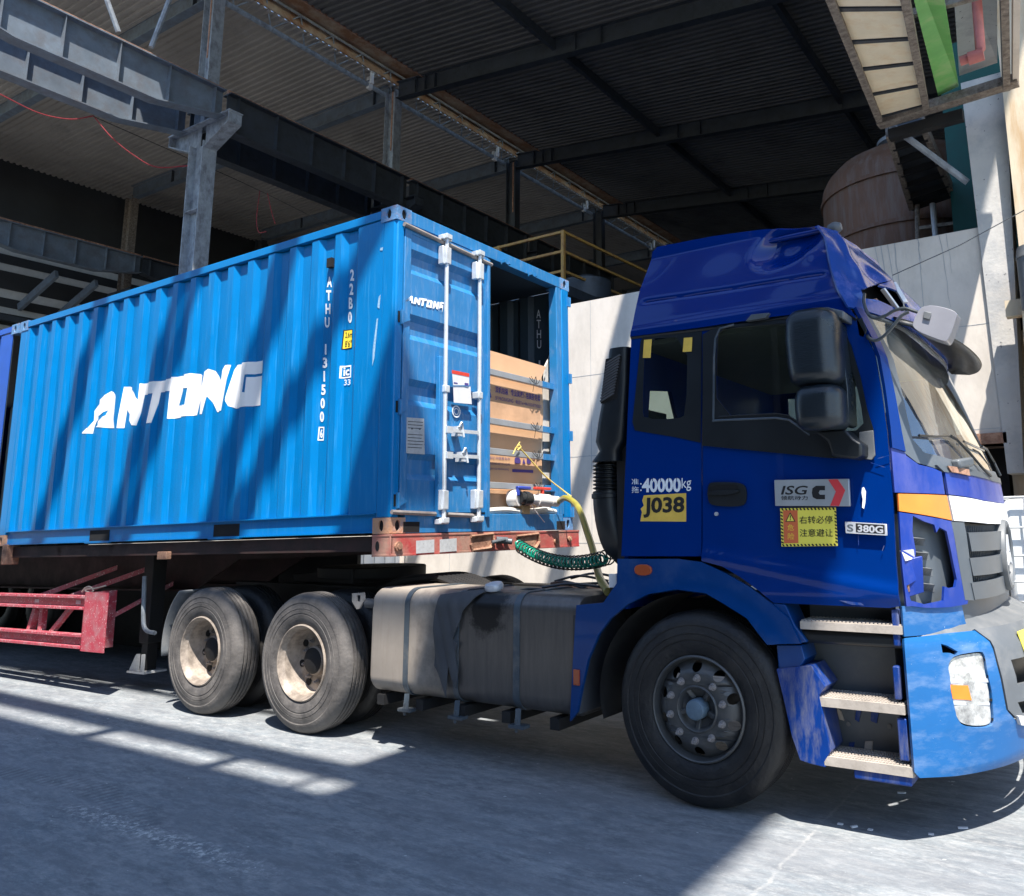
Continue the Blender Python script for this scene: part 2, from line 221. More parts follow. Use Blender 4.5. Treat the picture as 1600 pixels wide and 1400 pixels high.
# ground: worn concrete with tyre tracks
def ground_mat():
    m = bpy.data.materials.new('worn_concrete_ground'); m.use_nodes = True; n = m.node_tree; L = n.links.new; b = n.nodes['Principled BSDF']
    N = lambda t, **k: (lambda x: [setattr(x, a, v) for a, v in k.items()] and x or x)(n.nodes.new(t))
    tc = N('ShaderNodeTexCoord')
    def noise(scale, det=8, ro=.6, st=(1, 1, 1), rot=0, dist=0):
        mp = N('ShaderNodeMapping'); mp.inputs['Scale'].default_value = st; mp.inputs['Rotation'].default_value = (0, 0, rot); L(tc.outputs['Object'], mp.inputs[0])
        x = N('ShaderNodeTexNoise'); x.inputs['Scale'].default_value = scale; x.inputs['Detail'].default_value = det; x.inputs['Roughness'].default_value = ro; x.inputs['Distortion'].default_value = dist
        L(mp.outputs[0], x.inputs['Vector']); return x.outputs[0]
    def rng(s, a, b_, c=0, d=1):
        x = N('ShaderNodeMapRange'); x.inputs[1].default_value = a; x.inputs[2].default_value = b_; x.inputs[3].default_value = c; x.inputs[4].default_value = d; L(s, x.inputs[0]); return x.outputs[0]
    def mix(f, a, b_, bt='MIX'):
        x = N('ShaderNodeMix', data_type='RGBA', blend_type=bt)
        for i, v in ((0, f), (6, a), (7, b_)):
            if isinstance(v, (int, float)): x.inputs[i].default_value = v
            elif isinstance(v, tuple): x.inputs[i].default_value = (*v, 1)
            else: L(v, x.inputs[i])
        return x.outputs[2]
    c = mix(rng(noise(1.1, 10, .65), .35, .65), (.190, .222, .245), (.285, .302, .312))
    c = mix(rng(noise(2.2, 12, .75, (1, 3.5, 1), .12), .42, .62, 0, .9), c, (.12, .135, .152))
    c = mix(rng(noise(9, 10, .8, (1, 2.2, 1), .3), .46, .66, 0, .65), c, (.42, .42, .41))
    c = mix(rng(noise(34, 8, .75, (1, 2, 1)), .40, .70, 0, .45), c, (.115, .12, .13))
    c = mix(rng(noise(.8, 10, .72, (1, 4.5, 1), .2, .4), .46, .60, 0, .55), c, (.165, .175, .19))
    c = mix(rng(noise(90, 6, .7), .60, .72, 0, .5), c, (.46, .455, .44))
    c = mix(rng(noise(14, 3, .5, (1, 1.6, 1)), .725, .745, 0, .8), c, (.62, .62, .60))
    # faint curved lugged tyre track (arc about a centre)
    sp = N('ShaderNodeSeparateXYZ'); L(tc.outputs['Object'], sp.inputs[0])
    def ma(op, a, b_=0):
        x = N('ShaderNodeMath', operation=op)
        for i, v in enumerate((a, b_)):
            if isinstance(v, (int, float)): x.inputs[i].default_value = v
            else: L(v, x.inputs[i])
        return x.outputs[0]
    dx = ma('SUBTRACT', sp.outputs[0], -1.05); dy = ma('SUBTRACT', sp.outputs[1], -4.25)
    rad = ma('SQRT', ma('ADD', ma('MULTIPLY', dx, dx), ma('MULTIPLY', dy, dy)))
    ang = ma('ARCTAN2', dy, dx)
    band = ma('MULTIPLY', rng(rad, 2.66, 2.72), rng(rad, 2.86, 2.92, 1, 0))
    band = ma('MULTIPLY', band, ma('MULTIPLY', rng(ang, 1.02, 1.12), rng(ang, 1.8, 2.3, 1, 0))); lug = rng(ma('SINE', ma('MULTIPLY', ma('ADD', ang, ma('MULTIPLY', noise(5), .02)), 270)), -.4, .6)
    c = mix(ma('MULTIPLY', ma('MULTIPLY', ma('MULTIPLY', band, lug), rng(noise(3, 6, .7), .36, .60)), .55), c, (.09, .095, .105))
    sy = ma('ABSOLUTE', ma('ADD', sp.outputs[1], 1.69)); spl = ma('MULTIPLY', rng(sy, .03, .11, 1, 0), ma('MULTIPLY', rng(sp.outputs[0], -.8, -.5), rng(sp.outputs[0], .6, 1.4, 1, 0)))
    c = mix(ma('MULTIPLY', spl, rng(noise(22, 8, .8), .50, .60)), c, (.58, .58, .56))
    # slab joint / crack
    w1 = ma('ADD', ma('SUBTRACT', sp.outputs[0], 3.14), ma('MULTIPLY', ma('SUBTRACT', noise(2.6, 6, .7), .5), .16))
    cr = rng(ma('ABSOLUTE', w1), .004, .014, 1, 0); c = mix(ma('MULTIPLY', ma('MULTIPLY', cr, rng(noise(7, 6, .7), .35, .6)), .5), c, (.38, .375, .36))
    L(c, b.inputs['Base Color']); b.inputs['Roughness'].default_value = .82; b.inputs['Specular IOR Level'].default_value = .25
    bp = N('ShaderNodeBump'); bp.inputs['Strength'].default_value = .35; bp.inputs['Distance'].default_value = .02
    L(ma('ADD', noise(30, 10, .75, (1, 1.8, 1)), ma('MULTIPLY', noise(4, 8, .6), 1.2)), bp.inputs['Height']); L(bp.outputs[0], b.inputs['Normal'])
    return m
MT['ground'] = ground_mat()

# ------------------------------------------------------------------ object helpers
def tag(o, label=None, cat=None, group=None, kind=None):
    if label: o['label'] = label
    if cat: o['category'] = cat
    if group: o['group'] = group
    if kind: o['kind'] = kind
    return o
def thing(name, loc=(0, 0, 0), label=None, cat=None, group=None, mtx=None):
    o = bpy.data.objects.new(name, None); COL.objects.link(o); o.empty_display_size = .2
    if mtx is not None: o.matrix_basis = mtx
    else: o.location = loc
    return tag(o, label, cat, group)
def frame(d, hint=Vector((0, 0, 1))):
    d = d.normalized()
    if abs(d.dot(hint)) > .98: hint = Vector((0, 1, 0))
    a = hint.cross(d).normalized(); return a, d.cross(a)
class MB:
    def __init__(s): s.v = []; s.f = []; s.sm = []
    def add(s, vs, fs, smooth=False):
        k = len(s.v); s.v += [Vector(v) for v in vs]; s.f += [tuple(i+k for i in f) for f in fs]; s.sm += [smooth]*len(fs); return s
    def hexa(s, p):     # p[0..3] bottom ring, p[4..7] top ring
        return s.add(p, [(0, 3, 2, 1), (4, 5, 6, 7), (0, 1, 5, 4), (1, 2, 6, 5), (2, 3, 7, 6), (3, 0, 4, 7)])
    def box(s, x0, x1, y0, y1, z0, z1):
        x0, x1 = sorted((x0, x1)); y0, y1 = sorted((y0, y1)); z0, z1 = sorted((z0, z1))
        return s.hexa([(x0, y0, z0), (x1, y0, z0), (x1, y1, z0), (x0, y1, z0), (x0, y0, z1), (x1, y0, z1), (x1, y1, z1), (x0, y1, z1)])
    def bar(s, a, b, w, h=None, hint=Vector((0, 0, 1))):
        a, b = Vector(a), Vector(b); h = h or w; p, q = frame(b-a, hint); p = p*(w/2); q = q*(h/2)
        return s.hexa([a-p-q, a+p-q, a+p+q, a-p+q, b-p-q, b+p-q, b+p+q, b-p+q])
    def cyl(s, a, b, r, r2=None, n=16, caps=True):
        a, b = Vector(a), Vector(b); r2 = r if r2 is None else r2; p, q = frame(b-a)
        vs = [a+(p*math.cos(t)+q*math.sin(t))*r for t in [2*math.pi*i/n for i in range(n)]]+[b+(p*math.cos(t)+q*math.sin(t))*r2 for t in [2*math.pi*i/n for i in range(n)]]
        k = len(s.v); s.add(vs, [(i, (i+1) % n, n+(i+1) % n, n+i) for i in range(n)], True)
        if caps: s.f += [tuple(k+i for i in reversed(range(n))), tuple(k+n+i for i in range(n))]; s.sm += [False, False]
        return s
    def tube(s, pts, r, n=8, caps=True):
        pts = [Vector(p) for p in pts]; m = len(pts); rs = r if isinstance(r, (list, tuple)) else [r]*m
        vs = []; a = None
        for i, p in enumerate(pts):
            d = (pts[min(i+1, m-1)]-pts[max(i-1, 0)]).normalized()
            if a is None: a, _ = frame(d)
            a = (a-d*a.dot(d)).normalized(); b = d.cross(a)
            vs += [p+(a*math.cos(2*math.pi*j/n)+b*math.sin(2*math.pi*j/n))*rs[i] for j in range(n)]
        fs = [(i*n+j, i*n+(j+1) % n, (i+1)*n+(j+1) % n, (i+1)*n+j) for i in range(m-1) for j in range(n)]
        k = len(s.v); s.add(vs, fs, True)
        if caps: s.f += [tuple(k+j for j in reversed(range(n))), tuple(k+(m-1)*n+j for j in range(n))]; s.sm += [False]*2
        return s
    def lathe(s, prof, c, axis=Vector((0, -1, 0)), n=48):      # prof: (radius, offset along axis)
        c = Vector(c); p, q = frame(axis); m = len(prof); vs = []
        for r, d in prof:
            vs += [c+axis*d+(p*math.cos(2*math.pi*j/n)+q*math.sin(2*math.pi*j/n))*r for j in range(n)]
        return s.add(vs, [(i*n+j, i*n+(j+1) % n, (i+1)*n+(j+1) % n, (i+1)*n+j) for i in range(m-1) for j in range(n)], True)
    def prism(s, poly, fn, d0, d1, holes=()):                   # fn(u, v, d) -> point
        loops = [list(poly)]+[list(h) for h in holes]
        tris = tessellate_polygon([[Vector((u, v, 0)) for u, v in lp] for lp in loops])
        flat = [p for lp in loops for p in lp]; n = len(flat)
        vs = [fn(u, v, d0) for u, v in flat]+[fn(u, v, d1) for u, v in flat]
        fs = [tuple(t) for t in tris]+[tuple(n+i for i in reversed(t)) for t in tris]; k = 0
        for lp in loops:
            m = len(lp); fs += [(k+i, k+(i+1) % m, n+k+(i+1) % m, n+k+i) for i in range(m)]; k += m
        return s.add(vs, fs)
    def build(s, name, m, parent=None, local=False, bevel=0, angle=35, segs=2, fix=True):
        me = bpy.data.meshes.new(name); me.from_pydata(s.v, [], s.f)
        if fix:
            bm = bmesh.new(); bm.from_mesh(me); bmesh.ops.recalc_face_normals(bm, faces=bm.faces); bm.to_mesh(me); bm.free()
        me.materials.append(MT[m] if isinstance(m, str) else m)
        for p, q in zip(me.polygons, s.sm): p.use_smooth = q
        o = bpy.data.objects.new(name, me); COL.objects.link(o)
        if any(s.sm):
            for p in me.polygons: p.use_smooth = True
            me.set_sharp_from_angle(angle=R(angle))
        if parent is not None:
            o.parent = parent
            if not local and parent.type == 'EMPTY': o.matrix_parent_inverse = parent.matrix_basis.inverted()
        if bevel:
            b = o.modifiers.new('bevel', 'BEVEL'); b.width = bevel; b.segments = segs; b.limit_method = 'ANGLE'; b.angle_limit = R(30)
            for p in me.polygons: p.use_smooth = True
            if not any(s.sm): me.set_sharp_from_angle(angle=R(25))
        return o
PX = lambda a, b: (lambda u, v, d: Vector((a+d*b, u, v)))       # plane facing +X: (y, z)
def side(y0): return lambda u, v, d: Vector((u, y0+d, v))       # plane facing -Y: (x, z); d grows away from the viewer
def front(x0): return lambda u, v, d: Vector((x0+d, u, v))
def top(z0): return lambda u, v, d: Vector((u, v, z0+d))
def rr(x0, x1, y0, y1, r, n=5):                                 # rounded rectangle outline
    o = []
    for cx, cy, a in ((x1-r, y0+r, -90), (x1-r, y1-r, 0), (x0+r, y1-r, 90), (x0+r, y0+r, 180)):
        o += [(cx+r*math.cos(R(a+90*i/n)), cy+r*math.sin(R(a+90*i/n))) for i in range(n+1)]
    return o
def ell(cx, cy, a, b, n=20, ph=0): return [(cx+a*math.cos(2*math.pi*i/n+ph), cy+b*math.sin(2*math.pi*i/n+ph)) for i in range(n)]
def smoothpoly(pts, it=2):
    for _ in range(it):
        q = []
        for i in range(len(pts)):
            a, b = pts[i], pts[(i+1) % len(pts)]
            q += [(a[0]*.75+b[0]*.25, a[1]*.75+b[1]*.25), (a[0]*.25+b[0]*.75, a[1]*.25+b[1]*.75)]
        pts = q
    return pts
def curve(pts, n=8):                                            # Catmull-Rom through points
    P = [Vector(p) for p in pts]; P = [P[0]*2-P[1]]+P+[P[-1]*2-P[-2]]; o = []
    for i in range(1, len(P)-2):
        for k in range(n):
            t = k/n; a, b, c, d = P[i-1], P[i], P[i+1], P[i+2]
            o.append(.5*((2*b)+(c-a)*t+(2*a-5*b+4*c-d)*t*t+(3*b-a-3*c+d)*t**3))
    o.append(P[-2]); return o
def text_mesh(body, bold=0):
    cu = bpy.data.curves.new('lettering', 'FONT'); cu.body = body; cu.resolution_u = 3; cu.offset = bold
    o = bpy.data.objects.new('lettering', cu); COL.objects.link(o)
    me = bpy.data.meshes.new_from_object(o.evaluated_get(bpy.context.evaluated_depsgraph_get()))
    bpy.data.objects.remove(o); vs = [v.co.copy() for v in me.vertices]; fs = [tuple(p.vertices) for p in me.polygons]; bpy.data.meshes.remove(me)
    if not vs: return vs, fs
    x0 = min(v.x for v in vs); x1 = max(v.x for v in vs); y0 = min(v.y for v in vs); y1 = max(v.y for v in vs)
    return [((v.x-x0)/(x1-x0), (v.y-y0)/(y1-y0)) for v in vs], fs
def text(body, bl, br, tl, m, parent, name='lettering', local=False, bold=0, shear=0, mb=None, mapf=None):
    vs, fs = text_mesh(body, bold); bl, br, tl = Vector(bl), Vector(br), Vector(tl)
    P = [bl+(br-bl)*(u+shear*v)+(tl-bl)*v for u, v in vs]
    if mapf: P = [mapf(p) for p in P]
    b = mb or MB(); b.add(P, fs)
    return b if mb is not None else b.build(name, m, parent, local, fix=False)

# bend a polygon sheet onto a curved surface: cut it on a grid, then map (u, v) -> point
def sheet(name, poly, S, m, parent, us=(), vs=(), thick=.012, off=0, holes=(), local=False, warp=None):
    loops = [list(poly)]+[list(h) for h in holes]
    tris = tessellate_polygon([[Vector((a, b, 0)) for a, b in lp] for lp in loops]); flat = [p for lp in loops for p in lp]
    bm = bmesh.new(); V = [bm.verts.new((a, b, 0)) for a, b in flat]
    for t in tris:
        try: bm.faces.new([V[i] for i in t])
        except ValueError: pass
    bmesh.ops.dissolve_limit(bm, angle_limit=.01, verts=bm.verts, edges=bm.edges)
    for vals, no in ((us, (1, 0, 0)), (vs, (0, 1, 0))):
        for k in vals: bmesh.ops.bisect_plane(bm, geom=bm.verts[:]+bm.edges[:]+bm.faces[:], plane_co=(k*no[0], k*no[1], 0), plane_no=no, dist=1e-6)
    for v in bm.verts:
        p = S(v.co.x, v.co.y, off)
        if warp: p = warp(p, v.co.x, v.co.y)
        v.co = p
    bmesh.ops.recalc_face_normals(bm, faces=bm.faces)
    # make normals point away from cab centre
    me = bpy.data.meshes.new(name); bm.to_mesh(me); bm.free(); me.materials.append(MT[m] if isinstance(m, str) else m)
    for p in me.polygons: p.use_smooth = True
    me.set_sharp_from_angle(angle=R(40))
    o = bpy.data.objects.new(name, me); COL.objects.link(o)
    if parent is not None:
        o.parent = parent
        if not local and parent.type == 'EMPTY': o.matrix_parent_inverse = parent.matrix_basis.inverted()
    if thick:
        s = o.modifiers.new('thickness', 'SOLIDIFY'); s.thickness = thick; s.offset = 0
        e = o.modifiers.new('edges', 'EDGE_SPLIT'); e.split_angle = R(38)
    return o
SPLIT = ('cross_rib', 'web_stiffener', 'stiffener', 'hanger', 'post', 'crossmember', 'fairing_clip', 'step_bolt', 'roof_bolt', 'sky_blocker_rib', 'drip_stain', 'tank_bracket', 'chassis_cable', 'hub_rib', 'louvre', 'intake_louvre', 'knee_brace', 'unseen_roof_girder', 'guard_strut', 'floor_crossmember', 'guard_reflector', 'hand_hole', 'leaf_spring', 'wall_rail', 'rod_bracket', 'axle_and_crossmember', 'crane_bracket', 'corrugated_mudguard', 'plate_engraving', 'printed_stripe', 'notice_print', 'stencil_gap')
def split_loose():
    for o in [o for o in bpy.data.objects if o.type == 'MESH' and o.name.split('.')[0] in SPLIT and o.data.users == 1 and not o.children]:
        me = o.data; n = len(me.vertices); par = list(range(n))
        def find(a):
            while par[a] != a: par[a] = par[par[a]]; a = par[a]
            return a
        for e in me.edges:
            a, b = find(e.vertices[0]), find(e.vertices[1])
            if a != b: par[a] = b
        groups = {}
        for p in me.polygons: groups.setdefault(find(p.vertices[0]), []).append(p)
        if not 1 < len(groups) <= 90: continue
        for gi, ps in enumerate(groups.values()):
            idx = {}; vs = []; fs = []
            for p in ps:
                for v in p.vertices:
                    if v not in idx: idx[v] = len(vs); vs.append(me.vertices[v].co.copy())
                fs.append([idx[v] for v in p.vertices])
            m2 = bpy.data.meshes.new(me.name); m2.from_pydata(vs, [], fs); m2.materials.append(me.materials[0])
            for p, q in zip(m2.polygons, ps): p.use_smooth = q.use_smooth
            if any(q.use_smooth for q in ps): m2.set_sharp_from_angle(angle=R(35))
            if gi == len(groups)-1: o.data = m2
            else:
                c = o.copy(); c.data = m2; COL.objects.link(c)
def grow(poly, k):
    cx = sum(p[0] for p in poly)/len(poly); cy = sum(p[1] for p in poly)/len(poly); o = []
    for x, y in poly:
        d = math.hypot(x-cx, y-cy); o.append((cx+(x-cx)*(1+k/d), cy+(y-cy)*(1+k/d)))
    return o
def lin(a, b, n): return [a+(b-a)*i/n for i in range(n+1)]
def interp(tab, z):
    if z <= tab[0][0]: return tab[0][1]
    for (a, p), (b, q) in zip(tab, tab[1:]):
        if z <= b:
            t = (z-a)/(b-a); return p+(q-p)*t
    return tab[-1][1]
def copy_tree(o, parent=None):
    c = o.copy(); COL.objects.link(c)
    if parent is not None:
        mi = o.matrix_parent_inverse.copy(); c.parent = parent; c.matrix_parent_inverse = mi
    for ch in list(o.children): copy_tree(ch, c)
    return c
# ================================================================== GROUND
g = MB().add([(-90, -60, 0), (70, -60, 0), (70, 80, 0), (-90, 80, 0)], [(0, 1, 2, 3)]).build('ground', 'ground'); tag(g, kind='structure')
# ================================================================== HALL
XC, XL = -13.75, -29.3
ROWS = [6.16, 12.16, 18.16, 24.16, 30.16, 36.16]
def rz(x): return 15.62-.11*(x-XC) if x > XC else 15.62+.02*(XC-x)
def isec(b, x, y, z0, z1, sx=.30, sy=.36, t=.022):             # upright H: flanges face +-x
    b.box(x-sx, x-sx+t, y-sy/2, y+sy/2, z0, z1).box(x+sx-t, x+sx, y-sy/2, y+sy/2, z0, z1).box(x-sx+t, x+sx-t, y-t/2, y+t/2, z0, z1)
    return b
ord_ = ['first', 'second', 'third', 'fourth', 'fifth', 'sixth']
for i, y in enumerate(ROWS):
    t = thing('hall_column', (XC, y, 0), ['weathered grey steel column rising behind the container with a crane bracket near its top', 'grey steel column with an orange stain, the next one behind the nearest hall column', 'dark steel column seen just above the right end of the container', 'dark steel column behind the yellow handrail', 'dim steel column near the dark end of the roof gutter', 'farthest dim steel column of the middle row'][i], 'column', 'columns of the middle row')
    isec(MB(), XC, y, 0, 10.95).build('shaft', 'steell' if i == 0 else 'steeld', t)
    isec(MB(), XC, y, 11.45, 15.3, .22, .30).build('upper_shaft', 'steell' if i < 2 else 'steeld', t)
    b = MB()
    for s in (-1, 1):
        b.prism([(XC+s*.1, 11.45), (XC+s*1.25, 11.45), (XC+s*1.25, 11.20), (XC+s*.3, 10.80), (XC+s*.1, 10.80)], side(y-.01), 0, .02)
        b.hexa([(XC+s*.3, y-.17, 10.78), (XC+s*1.27, y-.17, 11.18), (XC+s*1.27, y+.17, 11.18), (XC+s*.3, y+.17, 10.78), (XC+s*.3, y-.17, 10.81), (XC+s*1.27, y-.17, 11.21), (XC+s*1.27, y+.17, 11.21), (XC+s*.3, y+.17, 10.81)])
        b.box(XC+s*1.25, XC+s*1.27, y-.17, y+.17, 11.2, 11.45)
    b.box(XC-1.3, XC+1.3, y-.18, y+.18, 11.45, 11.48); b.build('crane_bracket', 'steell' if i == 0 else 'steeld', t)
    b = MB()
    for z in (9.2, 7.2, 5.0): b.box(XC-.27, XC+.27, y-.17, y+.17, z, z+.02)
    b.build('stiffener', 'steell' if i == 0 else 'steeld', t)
    if i < 3:
        MB().box(XC+.11, XC+.16, y-.17, y-.155, 13.2, 15.2).build('rust_stain_plate', 'rust', t)
def girder(x, y0, y1, label, m, zt=12.1, grp='crane girders of the middle row', lit=False):
    t = thing('crane_girder', (x, y0, 11), label, 'girder', grp)
    L = y1-y0; zb = zt-.95; zs = zt-.62; h = 1.6
    if y0 > 3 and zt < 12.4: zs = zb
    prof = [(y0, zs), (y0+h, zb), (y1-h, zb), (y1, zs), (y1, zt), (y0, zt)]
    MB().prism([(p[0], p[1]) for p in prof], PX(x, 1), -.008, .008).build('web', m, t)
    MB().box(x-.17, x+.17, y0, y1, zt, zt+.03).build('top_flange', m, t)
    b = MB()
    for (a, za), (c, zc) in zip(prof[:3], prof[1:4]): b.hexa([(x-.17, a, za-.03), (x+.17, a, za-.03), (x+.17, c, zc-.03), (x-.17, c, zc-.03), (x-.17, a, za), (x+.17, a, za), (x+.17, c, zc), (x-.17, c, zc)])
    b.build('bottom_flange', m, t)
    b = MB(); n = 5
    for k in range(n+1):
        y = y0+.25+(L-.5)*k/n; zz = interp([(y0, zs), (y0+h, zb), (y1-h, zb), (y1, zs)], y)
        b.box(x+.008, x+.15, y-.007, y+.007, zz+.01, zt).box(x-.15, x-.008, y-.007, y+.007, zz+.01, zt)
    b.build('web_stiffener', m, t)
    MB().box(x-.035, x+.035, y0, y1, zt+.03, zt+.13).build('crane_rail', 'rust', t)
    return t
GL = [(.16, 6.10), (6.22, 12.10), (12.22, 18.10), (18.22, 24.1)]
near = ['sunlit grey crane girder at top left, the upper of the two', 'dark crane girder running on from the nearest column, the right one of the pair', 'dark crane girder above the container corner, right one of the pair', 'farthest dark crane girder of the right hand run']
far_ = ['sunlit grey crane girder at top left, the lower one of the two', 'dark crane girder running on from the nearest column, the left one of the pair', 'dark crane girder above the container corner, left one of the pair', 'farthest dark crane girder of the left hand run']
for (a, c), l1, l2 in zip(GL, near, far_):
    gm = 'steel' if a < 3 else 'steeld'; girder(-12.98, a, c, l1, gm); girder(-14.55, a, c, l2, gm)  # shade inside the hall painted in: inner girders take the darker steel
girder(-12.98, -5.8, .10, 'grey crane girder over the yard left of the viewer, right one of the pair', 'steel'); girder(-14.55, -5.8, .10, 'grey crane girder over the yard left of the viewer, left one of the pair', 'steel')
for y in (.16, -5.85):
    t = thing('hall_column', (XC, y, 0), 'grey yard column outside the hall, %s' % ('beside the containers' if y > 0 else 'farthest from the hall'), 'column', 'columns of the middle row')
    isec(MB(), XC, y, 0, 11.0).build('shaft', 'steell', t); MB().box(XC-1.3, XC+1.3, y-.18, y+.18, 11.0, 11.14).build('crane_bracket', 'steell', t)
for k, (px0, py0, px1, py1) in enumerate(((160, -20, 185, 50), (272, -20, 236, 74))):
    a = at(px0, py0, 0, -13.05); c = at(px1, py1, 0, -13.05); tag(MB().tube([a+Vector((0, 0, .9))+(a-c)*.9, a, c], .055, 8).build('brace_rod', 'steell'), ['pale round brace rod leaning left above the sunlit girder', 'pale round brace rod leaning right above the sunlit girder'][k], 'brace', 'brace rods above the girder')
# left row of far columns, girders, wall with light strips
for i, y in enumerate(ROWS[:5]):
    t = thing('hall_column', (XL, y, 0), ['dim steel column of the far row, out at the left edge', 'dim beige column standing in the dark far wall above the container', 'dim far row column just left of the nearest grey column', 'very dim far row column behind the nearest grey column', 'farthest far row column lost in the dark'][i], 'column', 'columns of the far row')
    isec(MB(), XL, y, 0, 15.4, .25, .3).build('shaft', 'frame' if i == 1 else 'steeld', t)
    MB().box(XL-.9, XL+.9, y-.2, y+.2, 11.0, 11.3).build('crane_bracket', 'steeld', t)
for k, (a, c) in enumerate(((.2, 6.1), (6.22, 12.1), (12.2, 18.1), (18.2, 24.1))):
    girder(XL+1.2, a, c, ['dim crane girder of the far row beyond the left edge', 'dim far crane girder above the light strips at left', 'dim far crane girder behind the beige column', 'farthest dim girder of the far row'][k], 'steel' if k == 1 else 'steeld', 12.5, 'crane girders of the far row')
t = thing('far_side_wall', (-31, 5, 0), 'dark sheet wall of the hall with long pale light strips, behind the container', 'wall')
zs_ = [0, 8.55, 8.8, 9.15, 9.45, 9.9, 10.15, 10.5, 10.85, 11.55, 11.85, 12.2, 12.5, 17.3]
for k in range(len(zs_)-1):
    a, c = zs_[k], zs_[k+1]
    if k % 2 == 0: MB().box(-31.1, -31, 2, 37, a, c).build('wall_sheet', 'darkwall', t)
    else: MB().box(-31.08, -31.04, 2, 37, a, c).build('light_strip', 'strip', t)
MB().box(-30.95, -30.6, 7, 30, 8.95, 9.1).box(-30.95, -30.6, 7, 30, 9.55, 9.75).build('wall_rail', 'steeld', t)
b = MB(); 
for y in (9.2, 10.6, 15): b.bar((-30.9, y, 10.2), (-28.6, y+.2, 11.2), .12, .3)
b.build('knee_brace', 'steel', t)
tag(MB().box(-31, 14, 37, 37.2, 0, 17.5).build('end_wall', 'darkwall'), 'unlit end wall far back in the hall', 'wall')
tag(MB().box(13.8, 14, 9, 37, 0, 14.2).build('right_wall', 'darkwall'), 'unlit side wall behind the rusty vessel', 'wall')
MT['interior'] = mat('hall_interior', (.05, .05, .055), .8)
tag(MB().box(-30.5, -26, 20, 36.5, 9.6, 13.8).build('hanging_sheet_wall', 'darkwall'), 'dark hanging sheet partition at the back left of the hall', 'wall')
# roofs: profiled sheets whose ribs run across the hall
def roof(x0, x1, y0, y1, name, label, m='roof'):
    b = MB(); A = []; y = y0; p = .21; n = 0
    while y < y1:
        for dy, dz in ((0, 0), (.10, 0), (.125, -.055), (.185, -.055)):
            A += [Vector((x0, y+dy, rz(x0)+dz)), Vector((x1, y+dy, rz(x1)+dz))]; n += 1
        y += p
    b.add(A, [(2*i, 2*i+1, 2*i+3, 2*i+2) for i in range(n-1)])
    o = b.build(name, m, fix=False); s_ = o.modifiers.new('t', 'SOLIDIFY'); s_.thickness = .02; return tag(o, label, 'roof')
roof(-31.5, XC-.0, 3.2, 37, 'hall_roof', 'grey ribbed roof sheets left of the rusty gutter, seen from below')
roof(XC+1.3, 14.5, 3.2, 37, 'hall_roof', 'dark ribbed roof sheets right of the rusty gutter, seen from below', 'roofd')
def rafter(xa, xb, y, label, grp, m='steel'):
    t = thing('roof_rafter', ((xa+xb)/2, y, 15), label, 'rafter', grp)
    za, zb = rz(xa)-.07, rz(xb)-.07; h = .52
    MB().hexa([(xa, y-.008, za-h), (xb, y-.008, zb-h), (xb, y+.008, zb-h), (xa, y+.008, za-h), (xa, y-.008, za), (xb, y-.008, zb), (xb, y+.008, zb), (xa, y+.008, za)]).build('web', m, t)
    for o_ in (0, -h-.02):
        MB().hexa([(xa, y-.12, za+o_-.0), (xb, y-.12, zb+o_-.0), (xb, y+.12, zb+o_-.0), (xa, y+.12, za+o_-.0), (xa, y-.12, za+o_+.02), (xb, y-.12, zb+o_+.02), (xb, y+.12, zb+o_+.02), (xa, y+.12, za+o_+.02)]).build('flange', m, t)
    b = MB()
    for f in ((.03, .045, .06, .25, .28, .45, .65, .85) if xa > XC else (.96, .5, .2)):
        x = xa+(xb-xa)*f; z = za+(zb-za)*f; b.box(x-.01, x+.01, y-.11, y-.008, z-h, z)
    b.build('stiffener', 'steeld', t)
for i, y in enumerate(ROWS):
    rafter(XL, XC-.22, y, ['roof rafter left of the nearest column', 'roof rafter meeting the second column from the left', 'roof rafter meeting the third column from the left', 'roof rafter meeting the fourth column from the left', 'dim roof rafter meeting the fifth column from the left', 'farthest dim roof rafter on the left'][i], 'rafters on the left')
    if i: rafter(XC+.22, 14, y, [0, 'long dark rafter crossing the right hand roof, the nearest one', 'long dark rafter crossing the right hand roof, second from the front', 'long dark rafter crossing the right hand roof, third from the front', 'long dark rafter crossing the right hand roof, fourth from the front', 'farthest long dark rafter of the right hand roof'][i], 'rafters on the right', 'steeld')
for k, x in enumerate((-7.4, -1.2, 4.6)):
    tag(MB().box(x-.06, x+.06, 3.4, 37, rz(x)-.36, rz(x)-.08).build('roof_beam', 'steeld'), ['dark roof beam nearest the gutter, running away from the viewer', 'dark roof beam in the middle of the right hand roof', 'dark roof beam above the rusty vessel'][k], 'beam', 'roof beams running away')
t = thing('roof_gutter', (XC, 6, 15.5), 'rust stained valley gutter with a pipe truss under it, running diagonally under the roof', 'gutter')
MB().box(XC-.1, XC+1.4, 3.4, 37, 15.92, 15.97).build('trough', 'gutter', t)
MB().box(XC-.02, XC+.02, 3.4, 37, 15.60, 15.97).build('side_plate', 'gutter', t)
MB().box(XC+1.26, XC+1.30, 3.4, 37, 15.40, 15.60).build('edge_angle', 'rust', t)
MB().tube([(XC-.38, 3.4, 15.32), (XC-.38, 37, 15.32)], .075, 10).build('lower_pipe', 'steell', t)
MB().tube([(XC+.15, 3.4, 15.85), (XC+.15, 37, 15.85)], .04, 8).build('upper_pipe', 'steell', t)
b = MB(); y = 3.6; k = 0
while y < 36:
    b.tube([(XC-.38, y, 15.34), (XC+.15, y+.55, 15.84)], .022, 6); b.tube([(XC+.15, y+.55, 15.84), (XC-.38, y+1.1, 15.34)], .022, 6)
    y += 1.1; k += 1
b.build('truss_diagonal', 'steell', t)
b = MB()
